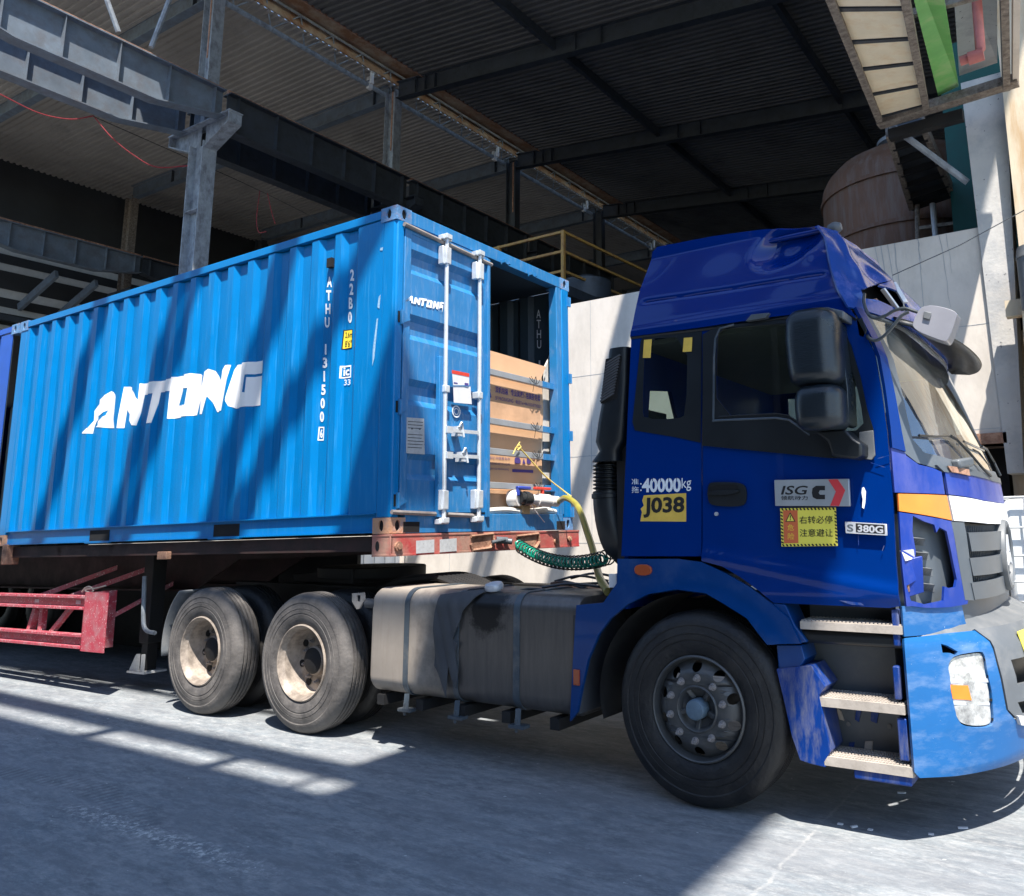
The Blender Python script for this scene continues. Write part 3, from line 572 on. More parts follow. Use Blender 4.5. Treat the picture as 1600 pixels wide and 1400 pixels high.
for y in ROWS: b.box(XC-.42, XC-.30, y-.75, y-.60, 15.2, 15.85).box(XC-.1, XC-.02, y-.9, y-.8, 15.2, 15.85)
b.build('hanger', 'valve', t)
# red ropes slung below the girder
r = curve([at(0, 147, 0, -14.4), at(60, 176, 0, -14.5), at(110, 186, 0, -14.5), at(146, 181, 0, -14.55)], 6)
tag(MB().tube(r, .014, 5).build('red_rope', 'redrope'), 'thin red rope sagging under the lower sunlit girder', 'rope', 'red ropes')
r = curve([at(146, 181, 0, -14.55), at(175, 215, 0, -14.4), at(210, 243, 0, -14.3), at(245, 261, 0, -14.2), at(293, 259, 0, -14.0)], 6)
tag(MB().tube(r, .014, 5).build('red_rope', 'redrope'), 'thin red rope looping from the lower girder to the nearest column', 'rope', 'red ropes')
r = curve([at(406, 298, 1, 9), at(401, 340, 1, 9), at(404, 362, 1, 9), at(416, 362, 1, 9)], 6); r2 = curve([at(418, 302, 1, 9), at(424, 330, 1, 9), at(430, 350, 1, 9)], 5)
tag(MB().tube(r, .012, 5).tube(r2, .012, 5).build('red_rope', 'redrope'), 'thin red rope hanging in a loop above the container', 'rope', 'red ropes')
tag(MB().tube(curve([at(146, 182, 0, -14.5), at(300, 250, 1, 7), at(406, 298, 1, 9), at(540, 365, 1, 11)], 6), .01, 5).build('cable', 'blackh'), 'thin dark cable running from the lower girder into the hall', 'cable')
# ================================================================== OVERHEAD YARD ROOF (above the frame, it casts the shade)
HZ = 14.0; kx, ky = SUN.x/SUN.z*HZ, SUN.y/SUN.z*HZ
def UV(u, v): return (u+kx, v+ky)
t = thing('unseen_yard_roof', (3, -8, 0), 'unseen sheet roof high over the yard casting the shade, with open bays above the truck', 'roof')
def slab(pts, name='roof_sheet', z=HZ): MB().prism([UV(*p) for p in pts], top(z), 0, .05).build(name, 'roof', t)
slab([(-26, -2.75), (2.93, -2.75), (2.93, -.83), (-26, -.83)])
for i, (a, c) in enumerate(((-26, -14), (-8.6, -8.3), (-5.6, -5.2), (-2.45, -2.28), (-.80, -.66), (.12, .18), (.44, 2.93))): slab([(a, -.83), (c, -.83), (c, -.64), (a, -.64)])
slab([(-26, -.64), (2.93, -.64), (2.93, -.34), (-26, -.34)])
slab([(.12, -.36), (2.93, -.36), (2.86, 1.0), (1.96, 6.2), (1.9, 8.3), (.12, 8.3)])
for a, c, v1 in ((-5.93, -5.68, 8.3), (-4.46, -4.27, 8.3), (-4.20, -4.03, 8.3), (-2.92, -2.62, 8.3), (-1.12, -.60, 1.22), (-8.9, -8.5, 8.3), (-12, -11.6, 8.3), (-15.0, -14.6, 8.3)): MB().box(a+kx, c+kx, .35+ky, v1+ky, HZ-.1, HZ+.05).build('roof_beam', 'steel', t)
MB().box(-26+kx, .12+kx, .35+ky, .43+ky, HZ-.1, HZ+.05).build('roof_purlin', 'steel', t)
# a slanting member
a, c = UV(-2.6, .55), UV(-1.55, 1.75); MB().bar((*a, HZ-.2), (*c, HZ-.2), .22, .1).build('roof_beam', 'steel', t)
for x in (-18, -9, 0, 7.0): isec(MB(), x, -7.75, 0, HZ-.05, .2, .3).build('roof_post', 'steel', t)
b = MB()
for x in (-18, -9, 0, 7.0): b.box(x-.1, x+.1, -7.85, -5.7, HZ-.4, HZ-.02)
b.build('unseen_roof_girder', 'steel', t)
t2 = thing('sky_blocker_warehouse', (-8, -10, 0), 'unseen warehouse wall added behind the viewer to cut sky light', 'warehouse')  # added out of view to block low sky light and darken reflections
MB().box(-34, 8.2, -10.6, -10.3, 0, 8.6).build('wall', 'darkwall', t2)  # wall of the added sky blocker, out of view
b = MB()
for i in range(21): b.box(-34+i*2, -33.9+i*2, -10.3, -10.24, 0, 8.6)
b.build('sky_blocker_rib', 'steeld', t2)
# ================================================================== WALL, PILLAR, BUILDING AT RIGHT
t = thing('concrete_wall', (0, 5.6, 0), 'tall pale concrete wall standing behind the truck and container', 'wall')
MB().box(-16, 3.62, 5.5, 5.85, 2.38, 4.90).box(-16, 3.0, 5.5, 5.85, 0, 2.38).build('wall_face', 'conc', t)
b = MB()
for z in (1.3, 2.55, 3.75): b.box(-16, 3.6 if z > 2.4 else 3.0, 5.4975, 5.5, z, z+.006)
for x in (-13, -10.2, -7.2, -4.6, -1.85, .6, 2.9): b.box(x, x+.005, 5.4975, 5.5, 0, 4.9)
b.build('formwork_joint', 'concg', t)
MB().box(2.95, 3.66, 5.46, 5.85, 2.38, 2.50).build('red_lintel', 'rust', t)
b = MB(); 
for x, l, wd in ((1.72, .5, .01), (1.8, .35, .008), (1.95, .7, .012), (2.4, 1.4, .012), (2.47, 2.3, .014), (2.55, 1.9, .010), (2.62, .8, .014), (2.9, .4, .01), (3.15, .9, .01), (3.22, .5, .008)):
    z0 = 4.9; x_ = x; p = []
    n = 6
    for i in range(n+1): p.append((x_+random.uniform(-.012, .012)+.05*i/n*l, z0-l*i/n))
    for i in range(n): 
        a, c = p[i], p[i+1]; w_ = wd*.6*(1-i/n*.6); b.add([(a[0]-w_/2, 5.4965, a[1]), (a[0]+w_/2, 5.4965, a[1]), (c[0]+w_/2, 5.4965, c[1]), (c[0]-w_/2, 5.4965, c[1])], [(0, 1, 2, 3)])
b.build('drip_stain', 'concg', t)
t = thing('concrete_pillar', (3.8, 5.2, 0), 'grey stained concrete pillar at the right end of the pale wall', 'pillar')
pa_, pb_, pc_, pd_ = at(1574, 740, 1, 5.46), at(1592, 740, 1, 5.46), at(1572, 130, 1, 5.46), at(1501, 130, 1, 5.46)
MB().hexa([(pa_.x, 5.46, pa_.z), (pb_.x+.05, 5.46, pa_.z), (pb_.x+.05, 5.9, pa_.z), (pa_.x, 5.9, pa_.z), (pd_.x, 5.46, pd_.z), (pc_.x, 5.46, pd_.z), (pc_.x, 5.9, pd_.z), (pd_.x, 5.9, pd_.z)]).build('shaft', 'pillar', t)
t = thing('corner_building', (5, 5.6, 0), 'sunlit ochre stained concrete building with a dark recess at the right edge', 'building')
MB().box(3.986, 9, 5.3, 12, 3.72, 7.6).build('upper_storey', 'concy', t)
MB().box(3.8, 9, 5.16, 5.3, 3.72, 3.9).build('ledge', 'concy', t)
MB().box(3.63, 9, 5.95, 6.2, 0, 3.72).build('recess_wall', 'concy', t)
MB().hexa([(3.90, 4.4, 0), (4.3, 4.4, 0), (4.3, 5.9, 0), (3.90, 5.9, 0), (3.98, 4.9, 3.72), (4.4, 4.9, 3.72), (4.4, 5.9, 3.72), (3.98, 5.2, 3.72)]).build('buttress', 'concy', t)
p = at(1598, 420, 1, 4.9); 
tag(MB().cyl((p.x+.12, 4.9, p.z-.45), (p.x+.12, 4.9, p.z+.10), .17, n=20).cyl((p.x+.12, 4.9, p.z+.10), (p.x+.12, 4.9, p.z+.22), .18, .16, n=20).build('wall_drum', 'gplast2'), 'grey drum with dark cap fixed to the building at the right edge', 'drum')
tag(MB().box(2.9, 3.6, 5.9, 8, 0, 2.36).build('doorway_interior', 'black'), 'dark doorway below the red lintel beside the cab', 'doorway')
# wire
tag(MB().tube([at(1395, 430, 1, 3.0), at(1500, 383, 1, 3.6), at(1603, 327, 1, 4.2)], .005, 5).build('wire', 'blackh'), 'thin wire slanting up to the right over the pale wall', 'wire')
# ================================================================== IBC tanks
def ibc(x, y, z0, label):
    t = thing('caged_liquid_tank', (x, y, z0), label, 'liquid tank', 'caged liquid tanks by the wall')
    MB().box(x-.5, x+.5, y-.48, y+.48, z0+.14, z0+1.1).build('bottle', 'ibc', t, bevel=.06, segs=3)
    b = MB()
    for z in (.16, .40, .62, .86, 1.12):
        z = z0+z; q = [(x-.53, y-.53, z), (x+.53, y-.53, z), (x+.53, y+.53, z), (x-.53, y+.53, z), (x-.53, y-.53, z)]; b.tube(q, .011, 6)
    for k in range(6):
        u = -.53+1.06*k/5
        for a in ((x+u, y-.53), (x+u, y+.53), (x-.53, y+u), (x+.53, y+u)): b.tube([(a[0], a[1], z0+.14), (a[0], a[1], z0+1.12)], .009, 6)
    b.build('cage', 'cage', t)
    b = MB()
    for u in (-.42, 0, .42): b.box(x+u-.07, x+u+.07, y-.5, y+.5, z0, z0+.12)
    b.box(x-.53, x+.53, y-.53, y+.53, z0+.12, z0+.14).build('pallet', 'wood', t)
    MB().cyl((x, y, z0+1.1), (x, y, z0+1.15), .11, n=20).build('lid', 'ibc', t)
ibc(4.25, 4.1, .62, 'white caged liquid tank standing beside the cab front at the right edge')
MB().box(3.6, 4.9, 3.5, 4.7, 0, .61).build('tank_plinth', 'concg'); tag(bpy.data.objects['tank_plinth'], 'low concrete block under the caged tank at the right edge', 'plinth')
for k, (px, w_) in enumerate(((478, 0), (545, 0))):
    p = at(px, 890, 1, 4.6); ibc(p.x, 4.75, .12 if k else .08, ['white caged liquid tank seen under the trailer, left one', 'white caged liquid tank seen under the trailer, right one'][k])
# ================================================================== YELLOW RAILING on a platform behind the wall
t = thing('handrail', (-4.7, 9, 6.4), 'rusty yellow handrail on a platform behind the container', 'railing')
c0 = at(880, 362, 2, 7.5); zc = 7.5
cA = at(760, 386, 2, 7.5); cB = at(984, 412, 1, 13.5)
dv = (Vector((c0.x, c0.y, 0))-Vector((cA.x, cA.y, 0)))
ra = c0+Vector((-6, 0, 0)); rb = Vector((c0.x+.15, c0.y+4.6, 7.5))
for nm, z in (('top_rail', 7.5), ('mid_rail', 7.08), ('toe_rail', 6.66)):
    MB().bar(Vector((ra.x, c0.y, z)), Vector((c0.x, c0.y, z)), .05).bar(Vector((c0.x, c0.y+.03, z)), Vector((rb.x, rb.y, z)), .05).build(nm, 'ochre', t)
b = MB()
for p in ((c0.x, c0.y), (c0.x-1.7, c0.y), (c0.x-3.4, c0.y), (rb.x, rb.y), ): b.box(p[0]-.035, p[0]+.035, p[1]-.035, p[1]+.035, 6.3, 7.53)
b.build('post', 'ochre', t)
tag(MB().box(-16, c0.x+.2, c0.y-.1, 13.2, 6.1, 6.3).box(-15, -14.8, 9, 9.2, 0, 6.1).box(-5, -4.8, 9, 9.2, 0, 6.1).build('platform', 'steeld'), 'dark platform carrying the yellow handrail', 'platform')
tag(MB().cyl((c0.x-.25, c0.y+1.2, 6.3), (c0.x-.25, c0.y+1.2, 6.75), .55, n=28).cyl((c0.x-.25, c0.y+1.2, 6.75), (c0.x-.25, c0.y+1.2, 6.9), .55, .2, n=28).build('small_vessel', 'steeld'), 'dull round vessel top behind the yellow handrail', 'vessel')
# ================================================================== RUSTY VESSELS
def vessel(x, y, r, zt, label, m='rusttank'):
    t = thing('rusty_vessel', (x, y, 0), label, 'storage vessel', 'rusty vessels')
    MB().lathe([(r, 0), (r, zt), (r*.985, zt+.10), (r*.93, zt+.24), (r*.8, zt+.42), (r*.55, zt+.60), (r*.26, zt+.70), (r*.2, zt+.72)], (x, y, 0), Vector((0, 0, 1)), 64).build('shell', m, t, angle=50)
    for z in (zt-.15, zt-.95, zt-1.75, zt-2.5): MB().lathe([(r, z-.03), (r+.035, z-.03), (r+.035, z+.03), (r, z+.03)], (x, y, 0), Vector((0, 0, 1)), 64).build('band', m, t)
    MB().cyl((x, y, zt+.68), (x, y, zt+1.0), r*.2, n=20).cyl((x, y, zt+.86), (x, y, zt+.92), r*.28, n=20).build('neck', 'steell', t)
vessel(2.12, 9.0, 1.32, 6.95, 'large rusty brown vessel with hoop bands above the cab roof')
vessel(4.2, 11.5, 1.35, 7.1, 'second rusty vessel partly hidden behind the inclined gallery')
t = thing('vessel_staging', (3, 7.6, 4.9), 'dark steel frame and pipes standing between the vessels and the pillar', 'frame')
def A_(px, py, y): return at(px, py, 1, y)
for (p0, p1, r_, m) in (((1431, 370), (1433, 320), .035, 'frame'), ((1462, 365), (1459, 320), .03, 'steell'), ((1459, 340), (1457, 318), .04, 'pipejoint'), ((1495, 360), (1487, 250), .02, 'steell'), ((1515, 360), (1508, 320), .03, 'frame')):
    if m == 'pipejoint': m = 'silver'
    a = A_(*p0, 7.5); c = A_(*p1, 7.5); a.z -= .4; MB().tube([a, c], r_, 10).build('upright_pipe', m, t)
a = A_(1434, 357, 7.5); c = A_(1520, 345, 7.5); MB().bar(a, c, .05).build('cross_bar', 'frame', t)
# ================================================================== INCLINED GALLERY (top right)
t = thing('inclined_gallery', (3.2, 2, 6), 'inclined conveyor gallery seen from below with cream and green panels, top right corner', 'gallery')
La, Lb = at(1300, 0, 1, 2.0), at(1375, 187, 1, 5.0); Ra, Rb = at(1415, 0, 1, 2.0), at(1447, 167, 1, 5.0)
La = La+(La-Lb)*.8; Ra = Ra+(Ra-Rb)*.8
up = Vector((0, 0, 1))
def qd(f0, f1, s0, s1): 
    g_ = lambda s, f: (La+(Ra-La)*s)*(1-f)+(Lb+(Rb-Lb)*s)*f
    return [g_(s0, f0), g_(s1, f0), g_(s1, f1), g_(s0, f1)]
fr = [0, .16, .32, .46, .57, .70, .80, .895, .985]
fr = [0, .12, .24, .36, .475, .60, .72, .85, .985]
for i in range(8):
    q = qd(fr[i]+.008, fr[i+1]-.008, .06, .94); MB().hexa(q+[v+up*.03 for v in q]).build('cream_panel', 'cream', t, bevel=.004)
b = MB()
for i in range(9): q = qd(fr[i]-.006, fr[i]+.006, .02, .98); b.hexa([v+up*-.012 for v in q]+[v+up*.06 for v in q])
b.build('cross_rib', 'steeld', t)
MB().bar(La, Lb, .07, .12).build('edge_beam', 'frame', t); MB().bar(Ra, Rb, .07, .12).build('edge_beam', 'frame', t)
Ga, Gb = at(1428, 0, 1, 2.2), at(1466, 150, 1, 5.0); Ha, Hb = at(1474, -10, 1, 2.2), at(1498, 135, 1, 5.0)
Ga = Ga+(Ga-Gb)*.6; Ha = Ha+(Ha-Hb)*.6
MB().hexa([Ga, Ha, Hb, Gb]+[v+up*.03 for v in (Ga, Ha, Hb, Gb)]).build('green_panel', 'gpanel', t)
a, c = at(1422, 22, 1, 2.75), at(1530, -8, 1, 2.6); MB().bar(a, c, .06, .06).build('cross_beam', 'frame', t)
a, c = at(1372, 190, 1, 5.02), at(1590, 122, 1, 4.9); MB().bar(a+Vector((0, 0, -.02)), c+Vector((0, 0, -.02)), .16, .10).build('end_beam', 'frame', t)
a, c = at(1390, 212, 1, 5.15), at(1505, 180, 1, 5.1); MB().bar(a, c, .1, .13).build('end_beam', 'dark', t)
Ia, Ib = at(1488, -60, 1, 2.4), at(1502, 150, 1, 5.0); Ja, Jb = at(1562, -60, 1, 2.4), at(1562, 130, 1, 5.0)
MB().hexa([Ia+up*.25, Ja+up*.25, Jb+up*.25, Ib+up*.25]+[v+up*.30 for v in (Ia, Ja, Jb, Ib)]).build('blue_grey_ceiling', 'concg', t)
a, c = at(1568, -40, 1, 3.0), at(1572, 130, 1, 4.9); MB().bar(a, c, .07, .2).build('edge_beam', 'frame', t)
a, c = at(1588, -40, 1, 3.0), at(1586, 118, 1, 4.9); MB().bar(a, c, .06, .16).build('outer_edge_beam', 'conc', t)
tag(MB().tube([at(1523, -40, 1, 3.2), at(1532, 78, 1, 3.3), at(1526, 86, 1, 3.3), at(1500, 96, 1, 3.3)], .045, 12).cyl(at(1537, 84, 1, 3.28), at(1513, 92, 1, 3.28), .06, n=16).build('red_pipe', 'pinkpipe'), 'faded red pipe bending under the blue grey ceiling at top right', 'pipe')
# lower continuation of the gallery in shade
t = thing('shaded_gallery', (3.2, 6, 6.3), 'dark lower stretch of the gallery hanging in front of the rusty vessel', 'gallery')
a0, b0 = at(1388, 205, 1, 5.3), at(1440, 190, 1, 5.3); a1, b1 = at(1424, 322, 1, 7.6), at(1488, 300, 1, 7.6)
b = MB().hexa([a0, b0, b1, a1]+[v+up*.05 for v in (a0, b0, b1, a1)]); b.build('deck', 'steeld', t)
b = MB()
for i in range(7):
    f = i/6; p, q = a0*(1-f)+a1*f, b0*(1-f)+b1*f; b.bar(p-up*.03, q-up*.03, .05, .09)
b.build('cross_rib', 'dark', t)
MB().bar(a0, a1, .07, .14).bar(b0, b1, .07, .14).build('edge_beam', 'frame', t)
a, c = at(1392, 196, 1, 5.2), at(1512, 285, 1, 5.6); tag(MB().tube([a, c], .04, 8).build('brace_rod', 'steell'), 'slanting steel brace in front of the shaded gallery', 'brace')
tag(MB().box(3.05, 4.2, 7.4, 7.5, 4.8, 8.4).build('teal_sheet', 'teal'), 'dark teal sheet panel behind the shaded gallery', 'panel')
# ================================================================== TRACTOR TRUCK
TR = thing('tractor_truck', (2.5, 0, 0), 'worn blue tractor unit with dented roof fairing and broken front corner, coupled to the trailer', 'truck')
def P(px, py, y=0.0): p = at(px, py, 1, y); return (p.x, p.z)
YC = 1.23
YS = [(2.70, 0), (2.80, .015), (3.25, .17)]
_xz = [(1408, 946), (1401, 882), (1395, 770), (1387, 676), (1378, 610), (1367, 551), (1340, 499)]
XS = sorted([(P(*p)[1], P(*p)[0]) for p in _xz])
_t = XS[-1]
XS += [(at(px, py, 1, y_).z, at(px, py, 1, y_).x+.012) for px, py, y_ in ((1318, 463, .02), (1304, 425, .07), (1291, 377, .14), (1273, 351, .17))]; XS.sort()
XF = [(.9, 3.97), (1.5, 3.99), (1.83, 3.955), (2.65, 3.67), (2.8, 3.69), (3.0, 3.58), (3.22, 3.40)]
NEX = 3.4
def ys(z): return interp(YS, z)
def xs(z): return interp(XS, z)
def xf(z): return interp(XF, z)
def SD(x, z, off=0): return Vector((x, ys(z)-off, z))
def FRraw(q, z): y0 = ys(z); y = y0+q*(YC-y0); return Vector((xs(z)+(xf(z)-xs(z))*(1-abs(1-q)**NEX), y, z))
def FR(q, z, off=0):
    p = FRraw(q, z)
    if off:
        a = FRraw(q+.004, z)-FRraw(q-.004, z); b = FRraw(q, z+.01)-FRraw(q, z-.01); n = a.cross(b)
        if n.x < 0: n = -n
        p = p+n.normalized()*off
    return p
def solve(px, py, xs, xf, ys, n, yc=YC):
    d = ray(px, py); best = None; prev = None; k = .5
    while k < 14:
        p = CAM+d*k; z = p.z; y0 = ys(z); q = (p.y-y0)/(yc-y0)
        if -.02 <= q <= 2:
            X = xs(z)+(xf(z)-xs(z))*(1-abs(1-q)**n); g = p.x-X
            if prev is not None and prev*g <= 0: return (q, z)
            if best is None or abs(g) < best[0]: best = (abs(g), q, z)
            prev = g
        k += .004
    return (best[1], best[2])
def F(px, py): return solve(px, py, xs, xf, ys, NEX)
GX = lin(1.9, 3.8, 38); GZ = lin(1.0, 3.3, 46); GQ = lin(0, 2, 40)
def PS(pts):                        # pixels -> (x, z) on the (slightly leaning) side
    o = []
    for px, py in pts:
        y = 0
        for _ in range(6): p = at(px, py, 1, y); y = ys(p.z)
        o.append((p.x, p.z))
    return o
# --- sleeper side, door
sleeper_poly = PS([(988, 527), (1099, 516), (1097, 693), (1097, 869), (972, 869), (976, 790), (982, 650)])
sg = PS(smoothpoly([(1009, 530), (1076, 527), (1074, 648), (1060, 655), (1008, 655), (1005, 640)], 1))
sblack = PS([(1003, 533), (1007, 527), (1098, 518), (1096, 692), (1060, 684), (994, 673), (990, 660)])
body = sheet('cab_body', sleeper_poly, SD, 'paint', TR, lin(1.9, 2.7, 10), lin(1.3, 2.8, 16), .02, 0, [grow(sg, .015)])
sb = sheet('window_surround', sblack, SD, 'bplast', TR, (), (), .006, .012, [sg])
sw = sheet('sleeper_window', sg, SD, 'gdark', TR, (), (), 0, .004)
for pts in ([(1009, 532), (1021, 531), (1020, 545), (1019, 560), (1007, 560)], [(1071, 529), (1084, 528), (1083, 550), (1069, 551)]):
    sheet('yellow_tape', PS(pts), SD, 'yellowo', sw, (), (), .002, .02)
door_top = [(1099, 516), (1249, 495), (1300, 489), (1325, 490), (1340, 499)]
door_poly = PS(door_top+[(1354, 525), (1367, 551), (1378, 610), (1387, 676), (1395, 770), (1401, 882), (1407, 946), (1390, 949), (1210, 941), (1190, 924), (1160, 902), (1130, 884), (1099, 876)])
dg = PS(smoothpoly([(1122, 530), (1126, 519), (1140, 513), (1290, 503), (1308, 512), (1324, 545), (1337, 590), (1347, 630), (1353, 673), (1300, 675), (1268, 676), (1252, 662), (1235, 650), (1215, 647), (1122, 653)], 1))
dblack = PS([(1101, 524), (1125, 511), (1240, 500), (1299, 497), (1317, 511), (1332, 541), (1347, 592), (1357, 640), (1367, 672), (1370, 712), (1366, 719), (1295, 716), (1164, 703), (1101, 697)])
# horizontal swage line and soft shoulder crease on the door
def door_warp(p, x, z):
    zl = 1.375-.16*max(0, x-2.6)/1.05*1.0-(.02*(x-2.6))
    t = (z-zl)/.03; p.y += -.010*math.exp(-t*t)-.012*(1/(1+math.exp((z-zl)/.015)))
    if z < 1.17: p.y += .25*(1.17-z)
    return p
door = sheet('cab_door', door_poly, SD, 'paint', TR, lin(2.6, 3.7, 44), lin(1.1, 2.75, 80), .02, 0, [grow(dg, .015)], warp=door_warp)
dsur = sheet('window_surround', dblack, SD, 'bplast', door, (), (), .006, .026, [dg])
dgl = sheet('door_window', dg, SD, 'gdark', door, (), (), 0, .002)
def rail_along(pts, r, name, m, par, off=.03, closed=True):
    q = [SD(x, z, off) for x, z in PS(pts)]
    return MB().tube(q+([q[0]] if closed else []), r, 6).build(name, m, par)
rail_along([(1118, 660), (1119, 560), (1121, 530), (1128, 515), (1150, 509)], .007, 'window_seal', 'strap', door, closed=False)
rail_along([(1118, 658), (1215, 654), (1236, 657), (1252, 668), (1268, 680)], .007, 'window_seal', 'strap', door, closed=False)
rail_along([(1126, 652), (1215, 647), (1235, 650), (1252, 662), (1262, 672)], .004, 'window_seal', 'bplast', door, closed=False)
# door handle: recessed dark cup with a grip bar
hp = PS(smoothpoly([(1109, 757), (1118, 753), (1160, 754), (1169, 762), (1169, 785), (1160, 792), (1120, 791), (1109, 785)], 2))
h = MB().prism(hp, side(-.014), .0, -.016).build('door_handle', 'bplast', door, bevel=.006)
hb = PS(smoothpoly([(1112, 759), (1152, 757), (1158, 762), (1150, 768), (1112, 770)], 1)); MB().prism(hb, side(-.030), 0, -.003).build('grip_recess', 'black', h)
MB().prism(PS(smoothpoly([(1110, 768), (1150, 765), (1162, 767), (1150, 773), (1110, 775)], 1)), side(-.030), 0, -.014).build('grip', 'bplast', h, bevel=.004)
c = at(1120, 803, 1, -.02); MB().cyl(c, c+Vector((0, -.012, 0)), .011, n=16).cyl(c+Vector((0, -.012, 0)), c+Vector((0, -.016, 0)), .006, n=12).build('door_lock', 'silver', door)
# far side (simple sheets with glass), roof and back so light behaves inside
def FARS(x, z, off=0): return Vector((x, 2*YC-ys(z)+off, z))
fz = lambda l: [(lambda p: (p.x, p.z))(at(px, py, 1, 2*YC)) for px, py in l]
fg1 = [(2.25, 2.05), (2.48, 2.05), (2.48, 2.6), (2.25, 2.62)]; fg2 = fz([(1312, 606), (1349, 604), (1354, 674), (1312, 675)])
pass
fp = [(2.02, 1.1), (2.5, 1.1), (3.64, 1.1), (3.65, 1.6), (3.64, 2.0), (3.55, 2.5), (3.50, 2.72), (2.10, 2.72)]
sheet('far_side_panel', fp, FARS, 'paint', TR, (), (), .02, 0, [fg1, fg2])
sheet('far_side_window', fg1, FARS, 'gwin', TR, (), (), 0); sheet('far_door_window', fg2, FARS, 'gwin', TR, (), (), 0)
def BW(u, v, off=0): return Vector((2.02+(v-1.05)/1.68*.09+off, u, v))
rw = [(lambda p: (p.y, p.z))(at(px, py, 0, 2.085)) for px, py in ((1011, 611), (1044, 612), (1056, 655), (1010, 656))]
sheet('back_wall', [(.03, 1.05), (2.43, 1.05), (2.43, 2.73), (.03, 2.73)], BW, 'paint', TR, (), (), .03, 0, [rw]); sheet('rear_window', rw, BW, 'gwin', TR, (), (), 0)
MB().box(2.06, 3.62, .03, 2.43, 1.22, 1.27).build('cab_floor', 'trim', TR)
MB().box(2.12, 3.55, .05, 2.41, 2.66, 2.69).build('headlining', 'trim', TR)
d = MB().prism([(3.35, 1.3), (3.58, 1.3), (3.70, 1.5), (3.70, 1.78), (3.60, 1.82), (3.42, 1.80), (3.36, 1.62)], side(.26), 0, 1.95).build('dashboard', 'trim', TR, bevel=.02)
for y0 in (.25, 1.55):
    st = MB().box(2.55, 3.05, y0, y0+.55, 1.5, 1.68).hexa([(2.55, y0, 1.68), (2.68, y0, 1.68), (2.68, y0+.55, 1.68), (2.55, y0+.55, 1.68), (2.46, y0+.05, 2.08), (2.56, y0+.05, 2.08), (2.56, y0+.5, 2.08), (2.46, y0+.5, 2.08)]).box(2.6, 3.0, y0+.1, y0+.45, 1.27, 1.5).build('cab_seat', 'seat', TR, bevel=.03)
wc = Vector((3.28, 1.82, 1.93)); wa = Vector((-.5, 0, .86)).normalized(); wp, wq = frame(wa)
MB().tube([wc+(wp*math.cos(t)+wq*math.sin(t))*.22 for t in [2*math.pi*i/24 for i in range(25)]], .015, 6).bar(wc-wp*.2, wc+wp*.2, .03).bar(wc, wc+Vector((.25, 0, -.3)), .05).build('steering_wheel', 'bplast', TR)
MB().box(2.16, 2.22, .06, 2.40, 1.5, 1.95).box(2.16, 2.6, .1, 2.3, 1.45, 1.6).build('bunk', 'seat', TR)
# cloth sunshade hanging inside the windscreen
MB().prism([(.12, 2.15), (.55, 2.15), (.60, 2.5), (.12, 2.5)], PX(3.56, 1), 0, .01).build('sunshade_cloth', 'curtain', TR)
# --- strip below sleeper, fender, arch liner
strip = PS([(972, 871), (1097, 871), (1097, 873), (1060, 872), (968, 872)])
fpts = [(968, 873), (1060, 873), (1099, 878), (1137, 896), (1176, 918), (1207, 942), (1235, 966), (1253, 1005), (1203, 1006), (1172, 966), (1137, 944), (1106, 927), (1060, 921), (1016, 928), (985, 943), (957, 966), (939, 990), (922, 1030), (912, 1076), (905, 1112), (894, 1126), (898, 1040), (904, 945), (946, 941), (957, 925), (967, 911)]
def fender_warp(p, x, z):
    c = Vector((2.5, 0, .53)); r = math.hypot(x-c.x, z-c.z); p.y += -.012-.02*math.exp(-((r-.60)/.05)**2); return p
fen = sheet('wheel_arch', [P(*p) for p in fpts], SD, 'fender', TR, lin(1.6, 3.2, 50), lin(.3, 1.4, 36), .025, .0, warp=fender_warp)
fc = at(1005, 891, 1, -.03)
MB().prism(smoothpoly([(fc.x-.055, fc.z-.030), (fc.x+.058, fc.z-.030), (fc.x+.058, fc.z+.034), (fc.x-.055, fc.z+.034)], 2), side(-.012), 0, -.03).build('side_marker_lamp', 'dorange', fen, bevel=.006)
fc = at(905, 1057, 1, 0)
MB().prism([(fc.x-.018, fc.z-.045), (fc.x+.022, fc.z-.045), (fc.x+.022, fc.z+.045), (fc.x-.018, fc.z+.045)], side(-.012), 0, -.025).build('reflector', 'dorange', fen)
# liner: dark inner arch behind the fender
lp = []
for i in range(25):
    a = R(-15+210*i/24); lp.append((2.5+.66*math.cos(a), .56+.60*math.sin(a)))
b = MB(); n = len(lp)
b.add([(x, .02, z) for x, z in lp]+[(x, .55, z) for x, z in lp], [(i, i+1, n+i+1, n+i) for i in range(n-1)], True); b.build('arch_liner', 'dark', TR, angle=60)
MB().box(1.66, 1.70, .0, .55, .42, 1.0).build('mud_flap', 'flap', TR)
